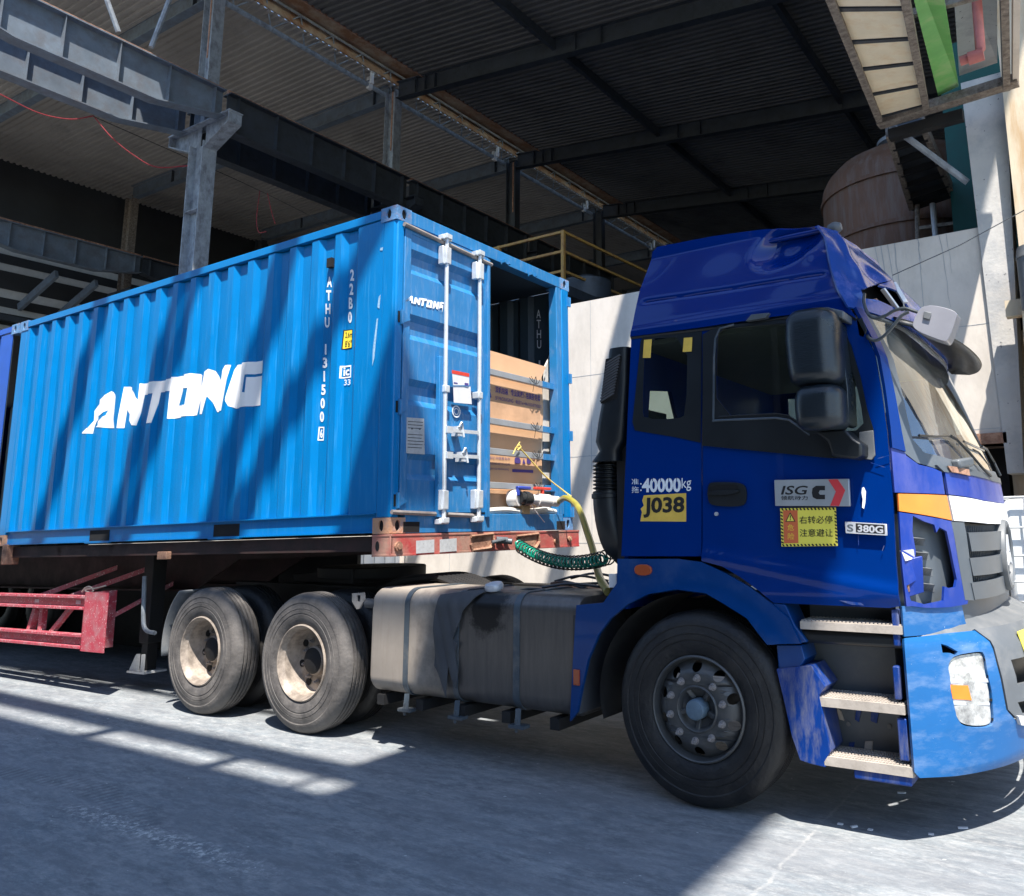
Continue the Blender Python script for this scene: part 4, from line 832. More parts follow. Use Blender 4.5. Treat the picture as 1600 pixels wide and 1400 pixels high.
# --- roof fairing (dented) with long groove
fpoly = PS([(988, 527), (991, 517), (1004, 455), (1022, 395), (1030, 387), (1120, 371), (1271, 350), (1291, 377), (1304, 425), (1318, 463), (1340, 499), (1325, 490), (1300, 487), (1249, 491), (1099, 513)])
dc = Vector((3.14, 0, 3.10)); ga = PS([(1010, 474)])[0]; gb = PS([(1290, 431)])[0]
def fair_warp(p, x, z):
    u = (x-3.13)/.19; v = (z-3.17-.05*u)/.13; e = u*u+v*v
    dent = max(0, 1-e*.55); p.y += .085*dent*dent*(3-2*dent)
    p.y += .016*math.exp(-((x-3.02)/.05)**2-((z-3.16)/.12)**2)*1.2-.010*math.exp(-((x-3.25)/.04)**2-((z-3.08)/.06)**2)
    zl = ga[1]+(gb[1]-ga[1])*(x-ga[0])/(gb[0]-ga[0])
    if ga[0] < x < gb[0]: t = (z-zl)/.011; p.y += .014*math.exp(-t*t)
    p.y -= .012*math.exp(-((z-2.745)/.03)**2)
    p.y += .006*math.sin(x*5.2)*math.sin(z*9)
    return p
fair = sheet('roof_fairing', fpoly, SD, 'fairing_paint', TR, lin(2.0, 3.6, 90), lin(2.6, 3.35, 84), .02, .018, warp=fair_warp)
# front face of the fairing with the broken opening
zt = 3.225
ff = [(-.035, 2.68), (2, 2.66), (2, zt-.01), (1.6, zt+.02), (1, zt+.03), (.4, zt+.02), (-.035, zt+.01)]
opening = [F(*p) for p in [(1341, 455), (1360, 449), (1378, 447), (1388, 440), (1400, 447), (1406, 462), (1418, 486), (1404, 487), (1385, 478), (1366, 470), (1345, 468)]]
opening = [(q, z) for q, z in opening]
def fw(p, q, z):
    k = max(0, min(1, (z-2.76)/.06))*max(0, min(1, (q-.0)/.05))
    p.x += k*(.010*math.sin(q*13+z*9)*math.sin(z*19+q*3)-.05*math.exp(-((q-.30)/.09)**2-((z-2.98)/.12)**2)+.018*math.exp(-((q-.12)/.035)**2))*(1 if q < 1.2 else .3); return p
ffo = sheet('fairing_front', ff, FR, 'ffront', TR, lin(0, .6, 40)+lin(.6, 2, 30), lin(2.6, 3.3, 30), .012, .01, [opening], warp=fw)
MB().box(3.30, 3.45, .25, 1.8, 2.72, 3.0).build('fairing_cavity', 'black', TR)
b = MB()
for (p1, p2) in (((1375, 455), (1396, 483)), ((1392, 445), (1410, 476))):
    a1 = FR(*F(*p1), .02); a2 = FR(*F(*p2), .02); b.bar(a1, a2, .03, .012)
b.build('fairing_clip', 'valve', ffo)
b = MB(); b.bar(FR(*F(1368, 462), -.05), FR(*F(1398, 500), -.05), .09, .02); b.build('torn_bracket', 'rust', ffo)
# fairing top
tp = [(2.29, .17), (3.32, .17), (3.38, .5), (3.42, 1.23), (3.38, 1.96), (3.32, 2.29), (2.29, 2.29)]
MB().prism(tp, top(3.215), 0, .03).build('fairing_top', 'fairing_paint', TR, bevel=.012)
MB().hexa([(2.13, .03, 2.74), (2.16, .03, 2.74), (2.16, 2.43, 2.74), (2.13, 2.43, 2.74), (2.29, .19, 3.22), (2.32, .19, 3.22), (2.32, 2.27, 3.22), (2.29, 2.27, 3.22)]).build('fairing_back', 'paint', TR)
sheet('far_fairing', [(2.13, 2.72), (3.52, 2.66), (3.40, 2.95), (3.34, 3.22), (2.29, 3.22)], FARS, 'fairing_paint', TR, lin(2, 3.6, 10), lin(2.6, 3.3, 10), .02)
b = MB()
for px, py in ((1126, 366), (1190, 352), (1095, 372), (1055, 380), (1160, 361)):
    c = at(px, py, 1, .25); b.cyl((c.x, .25, 3.24), (c.x, .25, 3.255), .022, n=10)
b.build('roof_bolt', 'gplast2', TR)
ant = at(1126, 360, 1, .25); MB().cyl((ant.x, .25, 3.24), (ant.x-.01, .25, 3.31), .006, n=6).cyl((ant.x-.01, .22, 3.31), (ant.x-.01, .28, 3.31), .005, n=6).build('aerial', 'bplast', TR)
lc = at(1303, 357, 1, .32); MB().lathe([(.0, .05), (.022, .045), (.036, .02), (.038, 0), (.03, -.03), (0, -.05)], lc, Vector((1, 0, .1)).normalized(), 16).build('clearance_lamp', 'gplast2', TR)
# dark seam between cab and fairing
q = [SD(x, z, .012) for x, z in PS([(988, 528), (1099, 515), (1180, 505), (1249, 494), (1300, 487), (1325, 490), (1340, 500)])]
MB().tube(q, .012, 6).build('roof_seal', 'bplast', TR)
kp = PS([(1171, 505), (1202, 500), (1208, 492), (1180, 495)]); MB().prism(kp, side(-.01), 0, -.05).build('window_deflector_clip', 'gplast', TR, bevel=.004)
# --- front of cab: windscreen, pillars, cowl, hood, lamps, grille
wsn = [(1350, 497), (1368, 560), (1388, 620), (1403, 672), (1413, 706), (1430, 716), (1470, 722), (1515, 738)]
q0, z0 = F(1420, 705); 
ws = [(.10, 2.66), (.12, 2.40), (.11, 2.1), (.11, 1.97), (.16, 1.90), (.35, 1.87), (1, 1.85), (1.65, 1.87), (1.85, 1.90), (1.90, 2.4), (1.88, 2.66)]
wsb = [(.03, 2.67), (.035, 2.4), (.035, 2.0), (.055, 1.90), (.11, 1.845), (.2, 1.82), (.45, 1.80), (1, 1.79), (1.6, 1.80), (1.9, 1.83), (1.97, 2.2), (1.97, 2.67)]
sheet('windscreen_frame', wsb, FR, 'gplast', TR, GQ+lin(0, .3, 12), lin(1.7, 2.7, 16), .012, .004, [ws])
sheet('windscreen', ws, FR, 'gws', TR, GQ+lin(0, .3, 12), lin(1.7, 2.7, 16), 0, .0)
# A pillar skin (blue) between door edge and windscreen
ap = [(0, 2.66), (.035, 2.66), (.05, 2.3), (.06, 1.95), (.10, 1.80), (.30, 1.76), (.30, 1.60), (0, 1.60)]
sheet('front_pillar', [(0, 2.68), (.045, 2.68), (.05, 2.4), (.05, 2.0), (.055, 1.9), (0, 1.92)], FR, 'paint', TR, lin(0, .4, 20), lin(1.5, 2.7, 16), .02, .016)
# corner panel + hood
o1 = F(1396, 771); o2 = F(1474, 774); o3 = F(1483, 814); o4 = F(1398, 799)
w2 = F(1566, 788); w3 = F(1568, 820)
zo = lambda q: o1[1]
cp = [(0, 1.93), (.045, 1.93), (.06, 1.88), (.11, 1.835), (.18, 1.82), (o2[0]-.01, 1.80), (o2[0]-.01, o2[1]+.004), (0, o1[1]+.004)]
sheet('corner_panel', cp, FR, 'fpaint', TR, lin(0, 1, 40), lin(1.3, 1.9, 14), .015, .010)
hd = [(o2[0]+.01, 1.80), (.45, 1.79), (1, 1.785), (1.5, 1.79), (1.98, 1.8), (1.98, 1.66), (1.5, 1.655), (1, 1.65), (.6, 1.655), (o2[0]+.01, o2[1]+.004)]
sheet('hood_panel', hd, FR, 'fpaint', TR, GQ, lin(1.4, 1.9, 12), .015, .012)
sheet('turn_signal', [(0.01, o1[1]-.002), (o2[0]-.005, o2[1]-.002), (o3[0]-.005, o3[1]+.002), (.01, o4[1]+.002)], FR, 'orange', TR, lin(0, .6, 24), (), .012, .016)
zb = o3[1]
sheet('white_front_strip', [(o2[0]+.008, o2[1]-.003), (.6, 1.650), (1, 1.645), (1.4, 1.650), (1.98, 1.655), (1.98, 1.54), (1.4, 1.525), (1, 1.52), (.6, 1.525), (o3[0]+.008, zb)], FR, 'white', TR, GQ, (), .012, .016)
sheet('front_inner_panel', [(0.02, 1.14), (1.98, 1.14), (1.98, 1.79), (.35, 1.79), (.02, 1.84)], lambda q, z, off=0: FR(q, z, -.085), 'dark', TR, GQ, (), .006)
# lower corner frame with broken-out opening
lo = [(0.01, o4[1]-.004), (o3[0]-.004, o3[1]-.004)]+[F(*p) for p in [(1492, 850), (1502, 900), (1508, 930), (1505, 943), (1478, 948)]]+[F(1460, 949), F(1440, 949)]
lo = lo+[(.03, 1.13), (.01, 1.13)]
hole = [F(*p) for p in [(1422, 806), (1440, 815), (1454, 820), (1458, 832), (1462, 824), (1473, 830), (1480, 860), (1489, 905), (1487, 917), (1478, 919), (1470, 916), (1469, 938), (1440, 944), (1418, 938), (1412, 915), (1428, 905), (1424, 880), (1426, 862), (1421, 830)]]
lo2 = [(q, z) for q, z in lo]
try: sheet('corner_frame', lo2, FR, 'fpaint', TR, lin(0, 1, 50), lin(1.0, 1.6, 20), .014, .014, [hole])
except Exception as e: print('corner', e)
# louvred insert behind the opening
def FRI(q, z, off=0): p = FR(q, z, -.05+off); return p
ins = [(.0, o4[1]-.01), (.5, o4[1]-.06), (.6, 1.10), (.0, 1.10)]
inm = sheet('corner_insert', ins, FRI, 'gplast', TR, lin(0, .6, 20), (), .008)
for a, c_ in (((1427, 842), (1455, 844)), ((1431, 864), (1461, 867)), ((1436, 888), (1467, 892)), ((1441, 913), (1470, 917))):
    f1 = F(*a); f2 = F(*c_); pts = []
    b = MB(); n = 8; A = []
    for i in range(n+1):
        t = i/n; q = f1[0]+(f2[0]-f1[0])*t; z = f1[1]+(f2[1]-f1[1])*t; k = .055*math.sin(math.pi*min(1, .15+t*.95))
        p0 = FR(q, z+.012, -.045); p1 = FR(q, z+.004, -.045+k*1.2); p2 = FR(q, z-.03, -.045)
        A += [p0, p1, p2]
    b.add(A, [(3*i, 3*i+3, 3*i+4, 3*i+1) for i in range(n)]+[(3*i+1, 3*i+4, 3*i+5, 3*i+2) for i in range(n)]+[(0, 1, 2), (3*n, 3*n+2, 3*n+1)])
    b.build('louvre', 'gplast2', inm)
# torn scraps at the broken corner
b = MB(); c1 = FR(*F(1404, 860), .02); c2 = FR(*F(1421, 858), .03); c3 = FR(*F(1425, 872), .02); c4 = FR(*F(1409, 876), .03)
MB().hexa([c1, c2, c3, c4]+[v+Vector((-.01, .005, 0)) for v in (c1, c2, c3, c4)]).build('torn_white_scrap', 'valve', TR)
c1 = FR(*F(1412, 874), .01); c2 = FR(*F(1431, 868), .045); c3 = FR(*F(1437, 925), .03); c4 = FR(*F(1416, 934), .0)
MB().hexa([c1, c2, c3, c4]+[v+Vector((-.012, .006, 0)) for v in (c1, c2, c3, c4)]).build('bent_corner_flap', 'fpaint', TR, bevel=.004)
MB().box(3.665, 3.69, .02, .05, 1.20, 1.34).build('exposed_bracket', 'rust', TR)
# grille
gx = lambda p: F(*p)
gq0, gz0 = F(1490, 817)
g_out = [(.245, 1.535), (1, 1.518), (1.75, 1.535), (1.72, 1.15), (1, 1.12), (.30, 1.14)]
gp = sheet('grille', g_out, lambda q, z, off=0: FR(q, z, -.03+off), 'bplast', TR, GQ, lin(1, 1.5, 8), .01)
for (za, zb_) in ((1.482, 1.385), (1.350, 1.258), (1.222, 1.135)):
    for qa, qb in ((.36, 1.64),):
        sheet('grille_bar', [(qa-.02, za+.0), (1, za), (qb+.02, za), (qb, zb_), (1, zb_-.012), (qa, zb_)], lambda q, z, off=0: FR(q, z, .012+off), 'gplast', gp, lin(.4, 1.6, 24), (), .03)
sheet('grille_side_trim', [(.238, 1.54), (.325, 1.535), (.37, 1.13), (.29, 1.14)], FR, 'gplast', gp, lin(.2, .4, 8), lin(1, 1.6, 10), .02, .012)
# fine mesh rows in the gaps
for zc in (1.500, 1.368, 1.240):
    b = MB()
    for i in range(58):
        q = .36+i*.0225; p = FR(q, zc, -.012); b.box(p.x-.004, p.x+.004, p.y-.004, p.y+.004, zc-.018, zc+.018)
    b.build('grille_mesh', 'gplast', gp)
ec = FR(1.0, 1.34, .03)
MB().lathe([(.19, -.07), (.21, -.03), (.212, .0), (.204, .018), (.180, .022), (.168, .012), (.165, -.005), (0, -.005)], ec, Vector((1, 0, 0)), 48).build('front_emblem', 'gplast2', gp)
em = bpy.data.objects['front_emblem']
b = MB()
for a in (90, 210, 330):
    d = Vector((0, math.cos(R(a)), math.sin(R(a)))); e = Vector((0, -math.sin(R(a)), math.cos(R(a))))
    c0 = ec+Vector((.004, 0, 0)); b.hexa([c0-e*.035+d*.02, c0+e*.035+d*.02, c0+d*.12+e*.004, c0+d*.12-e*.004]+[v+Vector((.014, 0, 0)) for v in (c0-e*.035+d*.02, c0+e*.035+d*.02, c0+d*.12+e*.004, c0+d*.12-e*.004)])
b.build('emblem_mark', 'silver', em)
# lower grille / cowl under grille
sheet('lower_intake', [(.28, 1.14), (1, 1.12), (1.7, 1.14), (1.7, .93), (1, .93), (.28, .95)], lambda q, z, off=0: FR(q, z, -.02+off), 'gplast', TR, GQ, (), .02)
# --- bumper
BXS = [(.30, 3.70), (.36, 3.655), (.6, 3.655), (1.0, 3.650)]
BXF = [(.30, 4.10), (.36, 4.15), (.55, 4.19), (.75, 4.19), (.90, 4.16), (1.0, 4.10), (1.06, 4.02)]
BYS = [(.30, .03), (.36, -.015), (.6, -.02), (.95, -.015), (1.02, .02)]
BN = 2.7
bxs = lambda z: interp(BXS, z); bxf = lambda z: interp(BXF, z); bys = lambda z: interp(BYS, z)
def BRraw(q, z): y0 = bys(z); return Vector((bxs(z)+(bxf(z)-bxs(z))*(1-abs(1-q)**BN), y0+q*(YC-y0), z))
def BR(q, z, off=0):
    p = BRraw(q, z)
    if off:
        n = (BRraw(q+.004, z)-BRraw(q-.004, z)).cross(BRraw(q, z+.01)-BRraw(q, z-.01)); n = n if n.x > 0 else -n; p = p+n.normalized()*off
    return p
def G(px, py): return solve(px, py, bxs, bxf, bys, BN)
hl = [G(*p) for p in smoothpoly([(1479, 1028), (1530, 1019), (1535, 1024), (1546, 1090), (1549, 1128), (1540, 1134), (1515, 1134), (1498, 1128), (1491, 1110), (1483, 1060)], 2)]
crack = [G(*p) for p in [(1468, 1006), (1478, 1009), (1494, 1018), (1491, 1024), (1482, 1020), (1470, 1020)]]
zl = G(1490, 1215)[1]
qg = .62
bp = [(0, .335), (.12, .325), (.3, .325), (1, .325), (1.7, .325), (2, .335), (2, .97), (1.72, .98), (1.69, .9), (1.67, .62), (1.62, .55), (1.4, .49), (1, .47), (.6, .49), (.40, .545), (.355, .60), (.34, .75), (.335, .93), (.29, .985), (.15, .985), (0, .975)]
bl = sorted(set(lin(0, 2, 50)+lin(0, .4, 20)))
hl2 = hl
bump_ = sheet('bumper', bp, BR, 'bpaint', TR, bl, lin(.3, 1.05, 24), .02, 0, [[(a/1.23, b) for a, b in grow([(q*1.23, z) for q, z in hl2], .007)], crack])
def HLs(q, z, off=0): return BR(q, z, -.004+off)
lamp = sheet('headlight', hl2, HLs, 'lampin', TR, lin(0, .6, 24), lin(.4, 1, 20), .004)
sheet('bumper_inner', [(0, .4), (.45, .4), (.45, .97), (0, .97)], lambda q, z, off=0: BR(q, z, -.09), 'black', bump_, lin(0, .6, 12), (), .004)
lb_ = [G(*p) for p in [(1483, 1062), (1543, 1060), (1543, 1066), (1484, 1068)]]; sheet('lamp_divider', lb_, BR, 'silver', lamp, (), (), .004)
lb_ = [G(*p) for p in [(1487, 1096), (1546, 1098), (1546, 1102), (1488, 1101)]]; sheet('lamp_divider', lb_, BR, 'silver', lamp, (), (), .004)
ol = [G(*p) for p in [(1484, 1070), (1511, 1071), (1517, 1094), (1487, 1092)]]; sheet('orange_segment', ol, lambda q, z, off=0: BR(q, z, .0), 'orange', lamp, (), (), .003)
cc = G(1530, 1090); p = BR(*cc, -.01); MB().lathe([(0, -.03), (.018, -.026), (.030, -.012), (.036, .004), (.040, .004)], p, (BR(*cc, .1)-BR(*cc, 0)).normalized(), 20).build('lamp_reflector', 'silver', lamp)
cc = G(1507, 1048); p = BR(*cc, -.02); MB().lathe([(0, -.035), (.022, -.028), (.038, -.012), (.046, .004), (.050, .004)], p, (BR(*cc, .1)-BR(*cc, 0)).normalized(), 20).build('lamp_reflector', 'silver', lamp)
for i, (px, py) in enumerate(((1540, 1030), (1545, 1056), (1549, 1093), (1552, 1123))):
    f_ = G(px, py); MB().prism([(f_[0]-.012, f_[1]-.006), (f_[0]+.02, f_[1]-.004), (f_[0]+.02, f_[1]+.008), (f_[0]-.012, f_[1]+.006)], lambda q, z, d: BR(q, z, .003+d), 0, .006).build('washer_slot', 'black', bump_)
# upper neck of the bumper corner
sheet('corner_neck', [(0, .985), (.32, .985), (.30, 1.03), (.28, 1.125), (0, 1.13)], lambda q, z, off=0: FR(q, max(z, 1.0), .0)+Vector((0, 0, min(0, z-1.0))), 'bpaint', TR, lin(0, .4, 12), (), .015)
# grey centre of the bumper
cg = [(.28, .99), (.338, .93), (.345, .75), (.36, .60), (.405, .55), (.6, .495), (1, .475), (1.4, .495), (1.6, .55), (1.65, .62), (1.66, .90), (1.7, .99)]
lowgap = [(.42, .625), (1.5, .60), (1.5, .53), (.45, .56)]; upgap = [(.42, .83), (1.5, .83), (1.48, .70), (.43, .71)]
gc = sheet('bumper_centre', cg, BR, 'gplast2', TR, GQ, lin(.3, 1.05, 20), .02, .006, [lowgap, upgap])
sheet('bumper_recess', [(.38, .88), (1.6, .88), (1.6, .5), (.38, .5)], lambda q, z, off=0: BR(q, z, -.08), 'bplast', TR, GQ, (), .01)
sheet('licence_plate', [(.53, .945), (.89, .945), (.89, .78), (.53, .78)], BR, 'yellowl', TR, lin(.8, 1.2, 5), (), .004, .03)
def plmap(p): return BR(p.x, p.z, .044)
text('A·J038挂', Vector((.56, 0, .81)), Vector((.86, 0, .81)), Vector((.56, 0, .90)), 'blacktext', TR, 'licence_lettering', mapf=plmap)
tpz = .985
b = MB(); n = 24; A = []
for i in range(n+1):
    q = i*2/n; a = BR(q, .985); c_ = FR(q, 1.06, -.04); A += [a, c_]
b.add(A, [(2*i, 2*i+1, 2*i+3, 2*i+2) for i in range(n)], True); b.build('bumper_top', 'gplast2', TR, angle=50)
sheet('bumper_lip', [(.40, .565), (.6, .52), (1.3, .49), (1.3, .455), (.6, .47), (.42, .52)], BR, 'valve', TR, GQ, (), .02, .02)
# --- steps
def TREAD(px0, px1, name, y0=-.01, y1=.22, dz=.045):
    a = at(*px0, 1, y0); b_ = at(*px1, 1, y0); b = MB(); z = (a.z+b_.z)/2
    b.box(a.x, b_.x, y0, y1, z-dz, z); n = 26
    for i in range(n):
        x = a.x+(b_.x-a.x)*(i+.5)/n
        for k in range(6):
            y = y0+.012+k*(y1-y0-.02)/6; b.box(x-.007, x+.004, y, y+.012, z, z+.007)
    return b.build(name, 'tread', TR)
TREAD((1250, 972), (1409, 977), 'step_tread', dz=.04); TREAD((1277, 1092), (1413, 1099), 'step_tread'); TREAD((1288, 1187), (1427, 1194), 'step_tread')
pil = [P(*p, -.01) for p in [(1213, 1045), (1240, 1042), (1268, 1040), (1290, 1073), (1280, 1086), (1285, 1110), (1298, 1174), (1287, 1192), (1290, 1199), (1268, 1194), (1250, 1188), (1237, 1150), (1226, 1100)]]
MB().prism(pil, side(-.012), 0, .22).build('step_pillar', 'step_paint', TR, bevel=.02, segs=3)
MB().prism([P(*p) for p in [(1213, 1008), (1252, 1008), (1258, 1030), (1250, 1044), (1216, 1046)]], side(.0), 0, .2).build('step_bracket', 'fender', TR, bevel=.006)
MB().prism([P(*p) for p in [(1207, 942), (1228, 944), (1242, 975), (1262, 1003), (1240, 1006), (1222, 972)]], side(-.01), 0, .2).build('fender_trim', 'fender', TR, bevel=.008)
MB().box(3.10, 3.66, .235, .27, .30, 1.16).build('step_back_plate', 'gplast', TR)
MB().box(3.10, 3.66, .02, .23, .92, .985).build('step_valance', 'bplast', TR, bevel=.02)
MB().box(3.36, 3.64, .0, .2, .285, .335).build('step_underlip', 'step_paint', TR, bevel=.008)
for a, c_ in (((1394, 1041), (1405, 1094)), ((1401, 1122), (1418, 1190)), ((1392, 952), (1404, 1010))):
    x0, z1 = P(*a); x1, z0 = P(*c_); MB().box(x0, x1+.01, .0, .05, z0, z1).build('step_stay', 'step_paint', TR, bevel=.006)
b = MB()
for px, py in ((1322, 1105), (1326, 1131), (1390, 1135), (1388, 1108)):
    c = at(px, py, 1, .23); b.cyl(c, c+Vector((0, -.006, 0)), .012, n=10)
b.build('step_bolt', 'gplast2', TR)
for pts, m in (([(1308, 1105), (1314, 1112), (1319, 1126), (1312, 1124), (1309, 1114)], 'tread'), ([(1338, 1110), (1346, 1110), (1342, 1128), (1336, 1124)], 'step_paint'), ([(1362, 1112), (1373, 1114), (1370, 1130), (1360, 1126)], 'step_paint'), ([(1301, 1135), (1305, 1133), (1313, 1155), (1309, 1158)], 'tread'), ([(1352, 1158), (1364, 1158), (1362, 1176), (1350, 1175)], 'tread'), ([(1327, 1160), (1335, 1160), (1333, 1172), (1326, 1171)], 'step_paint')):
    MB().prism([P(px, py, .225) for px, py in pts], side(.222), 0, .012).build('step_sheet_scrap', m, TR)
# --- wheels
def tyre_profile(Rr, w, worn=0):
    p = [(.286, -w+.02), (.30, -w+.0), (.36, -w-.006), (Rr-.08, -w-.002), (Rr-.035, -w+.016), (Rr-.008, -w+.045)]
    gr = [-w+.045+(w-.09)*k/5 for k in range(1, 5)]
    for g in gr: p += [(Rr, g-.008), (Rr-.018, g-.005), (Rr-.018, g+.005), (Rr, g+.008)]
    p += [(Rr-.008, -.045), (Rr-.020, -.028), (Rr-.035, -.016), (Rr-.06, -.004), (Rr-.075, -.001), (Rr-.082, -.0045), (Rr-.12, .004), (Rr-.122, .001), (Rr-.126, .001), (Rr-.128, .005), (.375, .006), (.372, .002), (.366, .002), (.363, .006), (.345, .005), (.315, -.003), (.31, -.006), (.296, -.010), (.286, -.02)]
    return p
def wheel_front(c):
    ax = Vector((0, -1, 0))
    b = MB().lathe([(.290, -.022), (.288, -.008), (.280, -.002), (.274, -.006), (.268, -.03), (.262, -.055), (.262, -.10)], c, ax, 64)
    holes = []
    for k in range(10):
        a = 2*math.pi*(k+.5)/10; holes.append(ell(.226*math.cos(a), .226*math.sin(a), .029, .029, 12))
    def dm(u, v, d):
        r = math.hypot(u, v); f = interp([(.10, -.012), (.135, .0), (.19, .004), (.215, -.012), (.262, -.058)], r); return Vector((c[0]+u, c[1]-f-d, c[2]+v))
    outer = ell(0, 0, .262, .262, 60); inner = ell(0, 0, .128, .128, 40)
    loops = [outer, inner]+holes
    # concentric cuts give the dish its curve
    bm = bmesh.new(); tr = tessellate_polygon([[Vector((x, y, 0)) for x, y in lp] for lp in loops]); flat = [p for lp in loops for p in lp]
    V = [bm.verts.new((x, y, 0)) for x, y in flat]
    for t in tr:
        try: bm.faces.new([V[i] for i in t])
        except ValueError: pass
    bmesh.ops.subdivide_edges(bm, edges=[e for e in bm.edges if e.calc_length() > .05], cuts=2); bmesh.ops.triangulate(bm, faces=bm.faces)
    b.add([dm(v.co.x, v.co.y, 0) for v in bm.verts], [[v.index for v in f.verts] for f in (bm.verts.index_update() or bm.faces)], True); bm.free()
    b.lathe([(.128, -.0), (.124, -.03), (.118, -.07), (.02, -.07)], c, ax, 40)
    o = b.build('wheel', 'rim', TR, angle=40)
    return o, ax
def nuts(o, c, ax, r, off, n=10):
    for k in range(n):
        a = 2*math.pi*k/n+.25; p = Vector((c[0]+r*math.cos(a), c[1], c[2]+r*math.sin(a)))+ax*off
        MB().cyl(p, p+ax*.006, .021, n=14).cyl(p+ax*.006, p+ax*.026, .0165, .015, n=6).cyl(p+ax*.026, p+ax*.040, .009, n=8).build('wheel_nut', 'nut', o)
C1 = Vector((2.4996, -.005, .529)); RW = .529
fw_, ax = wheel_front(C1); nuts(fw_, C1, ax, .1675, .002)
MB().lathe(tyre_profile(RW, .29), C1, ax, 96).build('tyre', 'rubber', fw_, angle=30)
MB().lathe([(.128, .0), (.120, .006), (.112, .0), (.10, -.03), (.075, -.045), (.062, -.05)], C1, ax, 40).build('hub_ring', 'rim', fw_)
for k in range(5):
    a = 2*math.pi*k/5+.9; d = Vector((math.cos(a), 0, math.sin(a))); MB().bar(C1+d*.06+ax*-.04, C1+d*.118+ax*-.022, .03, .03).build('hub_rib', 'rim', fw_, bevel=.006)
MB().lathe([(.056, -.05), (.056, .022), (.050, .034), (.03, .038), (0, .039)], C1+Vector((0, 0, 0)), ax, 28).build('hub_cap', 'hub', fw_, angle=25)
def wheel_rear(c, dual=True):
    ax = Vector((0, -1, 0))
    b = MB().lathe([(.292, -.02), (.289, -.006), (.281, .0), (.274, -.006), (.269, -.03), (.252, -.05), (.247, -.16), (.235, -.182), (.19, -.19), (.11, -.19), (.11, -.13), (.095, -.115), (0, -.11)], c, ax, 64)
    o = b.build('wheel', 'rimd', TR, angle=35); nuts(o, c, ax, .1675, -.185)
    b = MB()
    for k in range(8):
        a = 2*math.pi*k/8+.2; p = c+Vector((.212*math.cos(a), 0, .212*math.sin(a)))+ax*-.178; b.cyl(p+ax*-.01, p+ax*.0, .028, n=14)
    b.build('hand_hole', 'black', o)
    MB().lathe(tyre_profile(RW, .26), c, ax, 96).build('tyre', 'rubberd', o, angle=30)
    MB().lathe([(.1, -.192), (.1, -.115), (.07, -.10), (0, -.095)], c, ax, 24).build('hub_cap', 'dark', o)
    if dual: MB().lathe(tyre_profile(RW, .26), c+Vector((0, .33, 0)), ax, 64).build('tyre', 'rubber', o, angle=30)
    return o
C2 = Vector((-.9162, -.02, .529)); C3 = Vector((-2.2662, -.02, .529))
w2_ = wheel_rear(C2)
w3_ = copy_tree(w2_, TR); w3_.location = (C3-C2)+w3_.location
# far-side wheels: mirrored by turning about the truck's centre line
for src, cx_ in ((fw_, C1.x), (w2_, C2.x), (w3_, C3.x)):
    k = copy_tree(src, TR)
    base = C1 if src is fw_ else C2
    k.matrix_basis = Matrix.Translation(Vector((cx_, 2*YC+.02, .529))) @ Matrix.Rotation(math.pi, 4, 'Z') @ Matrix.Translation(-Vector((base.x, -.02, .529)))
# --- chassis
for y in (.80, 1.58): MB().box(-3.0, 3.4, y, y+.08, .78, 1.04).box(-3.0, 3.4, y-.03, y+.11, 1.02, 1.045).build('chassis_rail', 'dark', TR)
b = MB()
for x in (-2.9, -1.6, -.2, 1.1, 2.0): b.box(x, x+.12, .88, 1.58, .82, 1.0)
for x in (C1.x, C2.x, C3.x): b.cyl((x, .2, .529), (x, 2.26, .529), .075, n=14)
for x in (C2.x, C3.x): b.cyl((x, 1.0, .529), (x, 1.46, .529), .21, n=16)
b.box(-.6, 2.3, 1.1, 1.35, .5, .62); b.build('axle_and_crossmember', 'dark', TR)
b = MB()
for y in (.70, 1.65): b.bar((-2.35, y, .72), (-.85, y, .72), .09, .12); b.bar((-2.35, y, .66), (-1.6, y, .92), .08, .1); b.bar((-.85, y, .66), (-1.6, y, .92), .08, .1)
for y in (.66, 1.6): b.bar((1.8, y, .62), (3.3, y, .66), .08, .07)
b.build('leaf_spring', 'dark', TR)
MB().cyl((-1.55, 1.23, 1.10), (-1.55, 1.23, 1.20), .50, n=32).hexa([(-2.2, .85, 1.06), (-1.3, .78, 1.06), (-1.3, 1.68, 1.06), (-2.2, 1.6, 1.06), (-2.25, .85, 1.13), (-1.3, .78, 1.20), (-1.3, 1.68, 1.20), (-2.25, 1.6, 1.13)]).build('fifth_wheel', 'dark', TR, bevel=.01)
b = MB()
for i in range(9):
    b.bar((-2.7+.0*i, .02, 1.02+.0*i), (-2.7, .3, 1.02), .01) if i == 0 else None
b = MB(); n = 14; A = []
for i in range(n+1):
    a = R(150-60*i/n+40); A += [Vector((C3.x+.62*math.cos(a), .0, .55+.62*math.sin(a))), Vector((C3.x+.62*math.cos(a), .30, .55+.62*math.sin(a)))]
b.add(A, [(2*i, 2*i+1, 2*i+3, 2*i+2) for i in range(n)], True); g = b.build('rear_mudguard', 'gplast2', TR, angle=60); s_ = g.modifiers.new('t', 'SOLIDIFY'); s_.thickness = .012
# brackets between rear wheel and tank
MB().prism([P(*p, -.02) for p in [(550, 927), (568, 926), (569, 938), (561, 951), (557, 952), (550, 940)]], side(-.02), 0, .015, [[P(*p, -.02) for p in [(557, 930), (563, 930), (563, 940), (557, 940)]]]).build('mount_plate', 'tread', TR)
a = at(572, 942, 1, .0); MB().cyl(a, a+Vector((.22, .1, -.02)), .035, .03, n=12).cyl(a+Vector((-.06, 0, .01)), a, .018, n=8).build('mounting_bush', 'flap', TR)
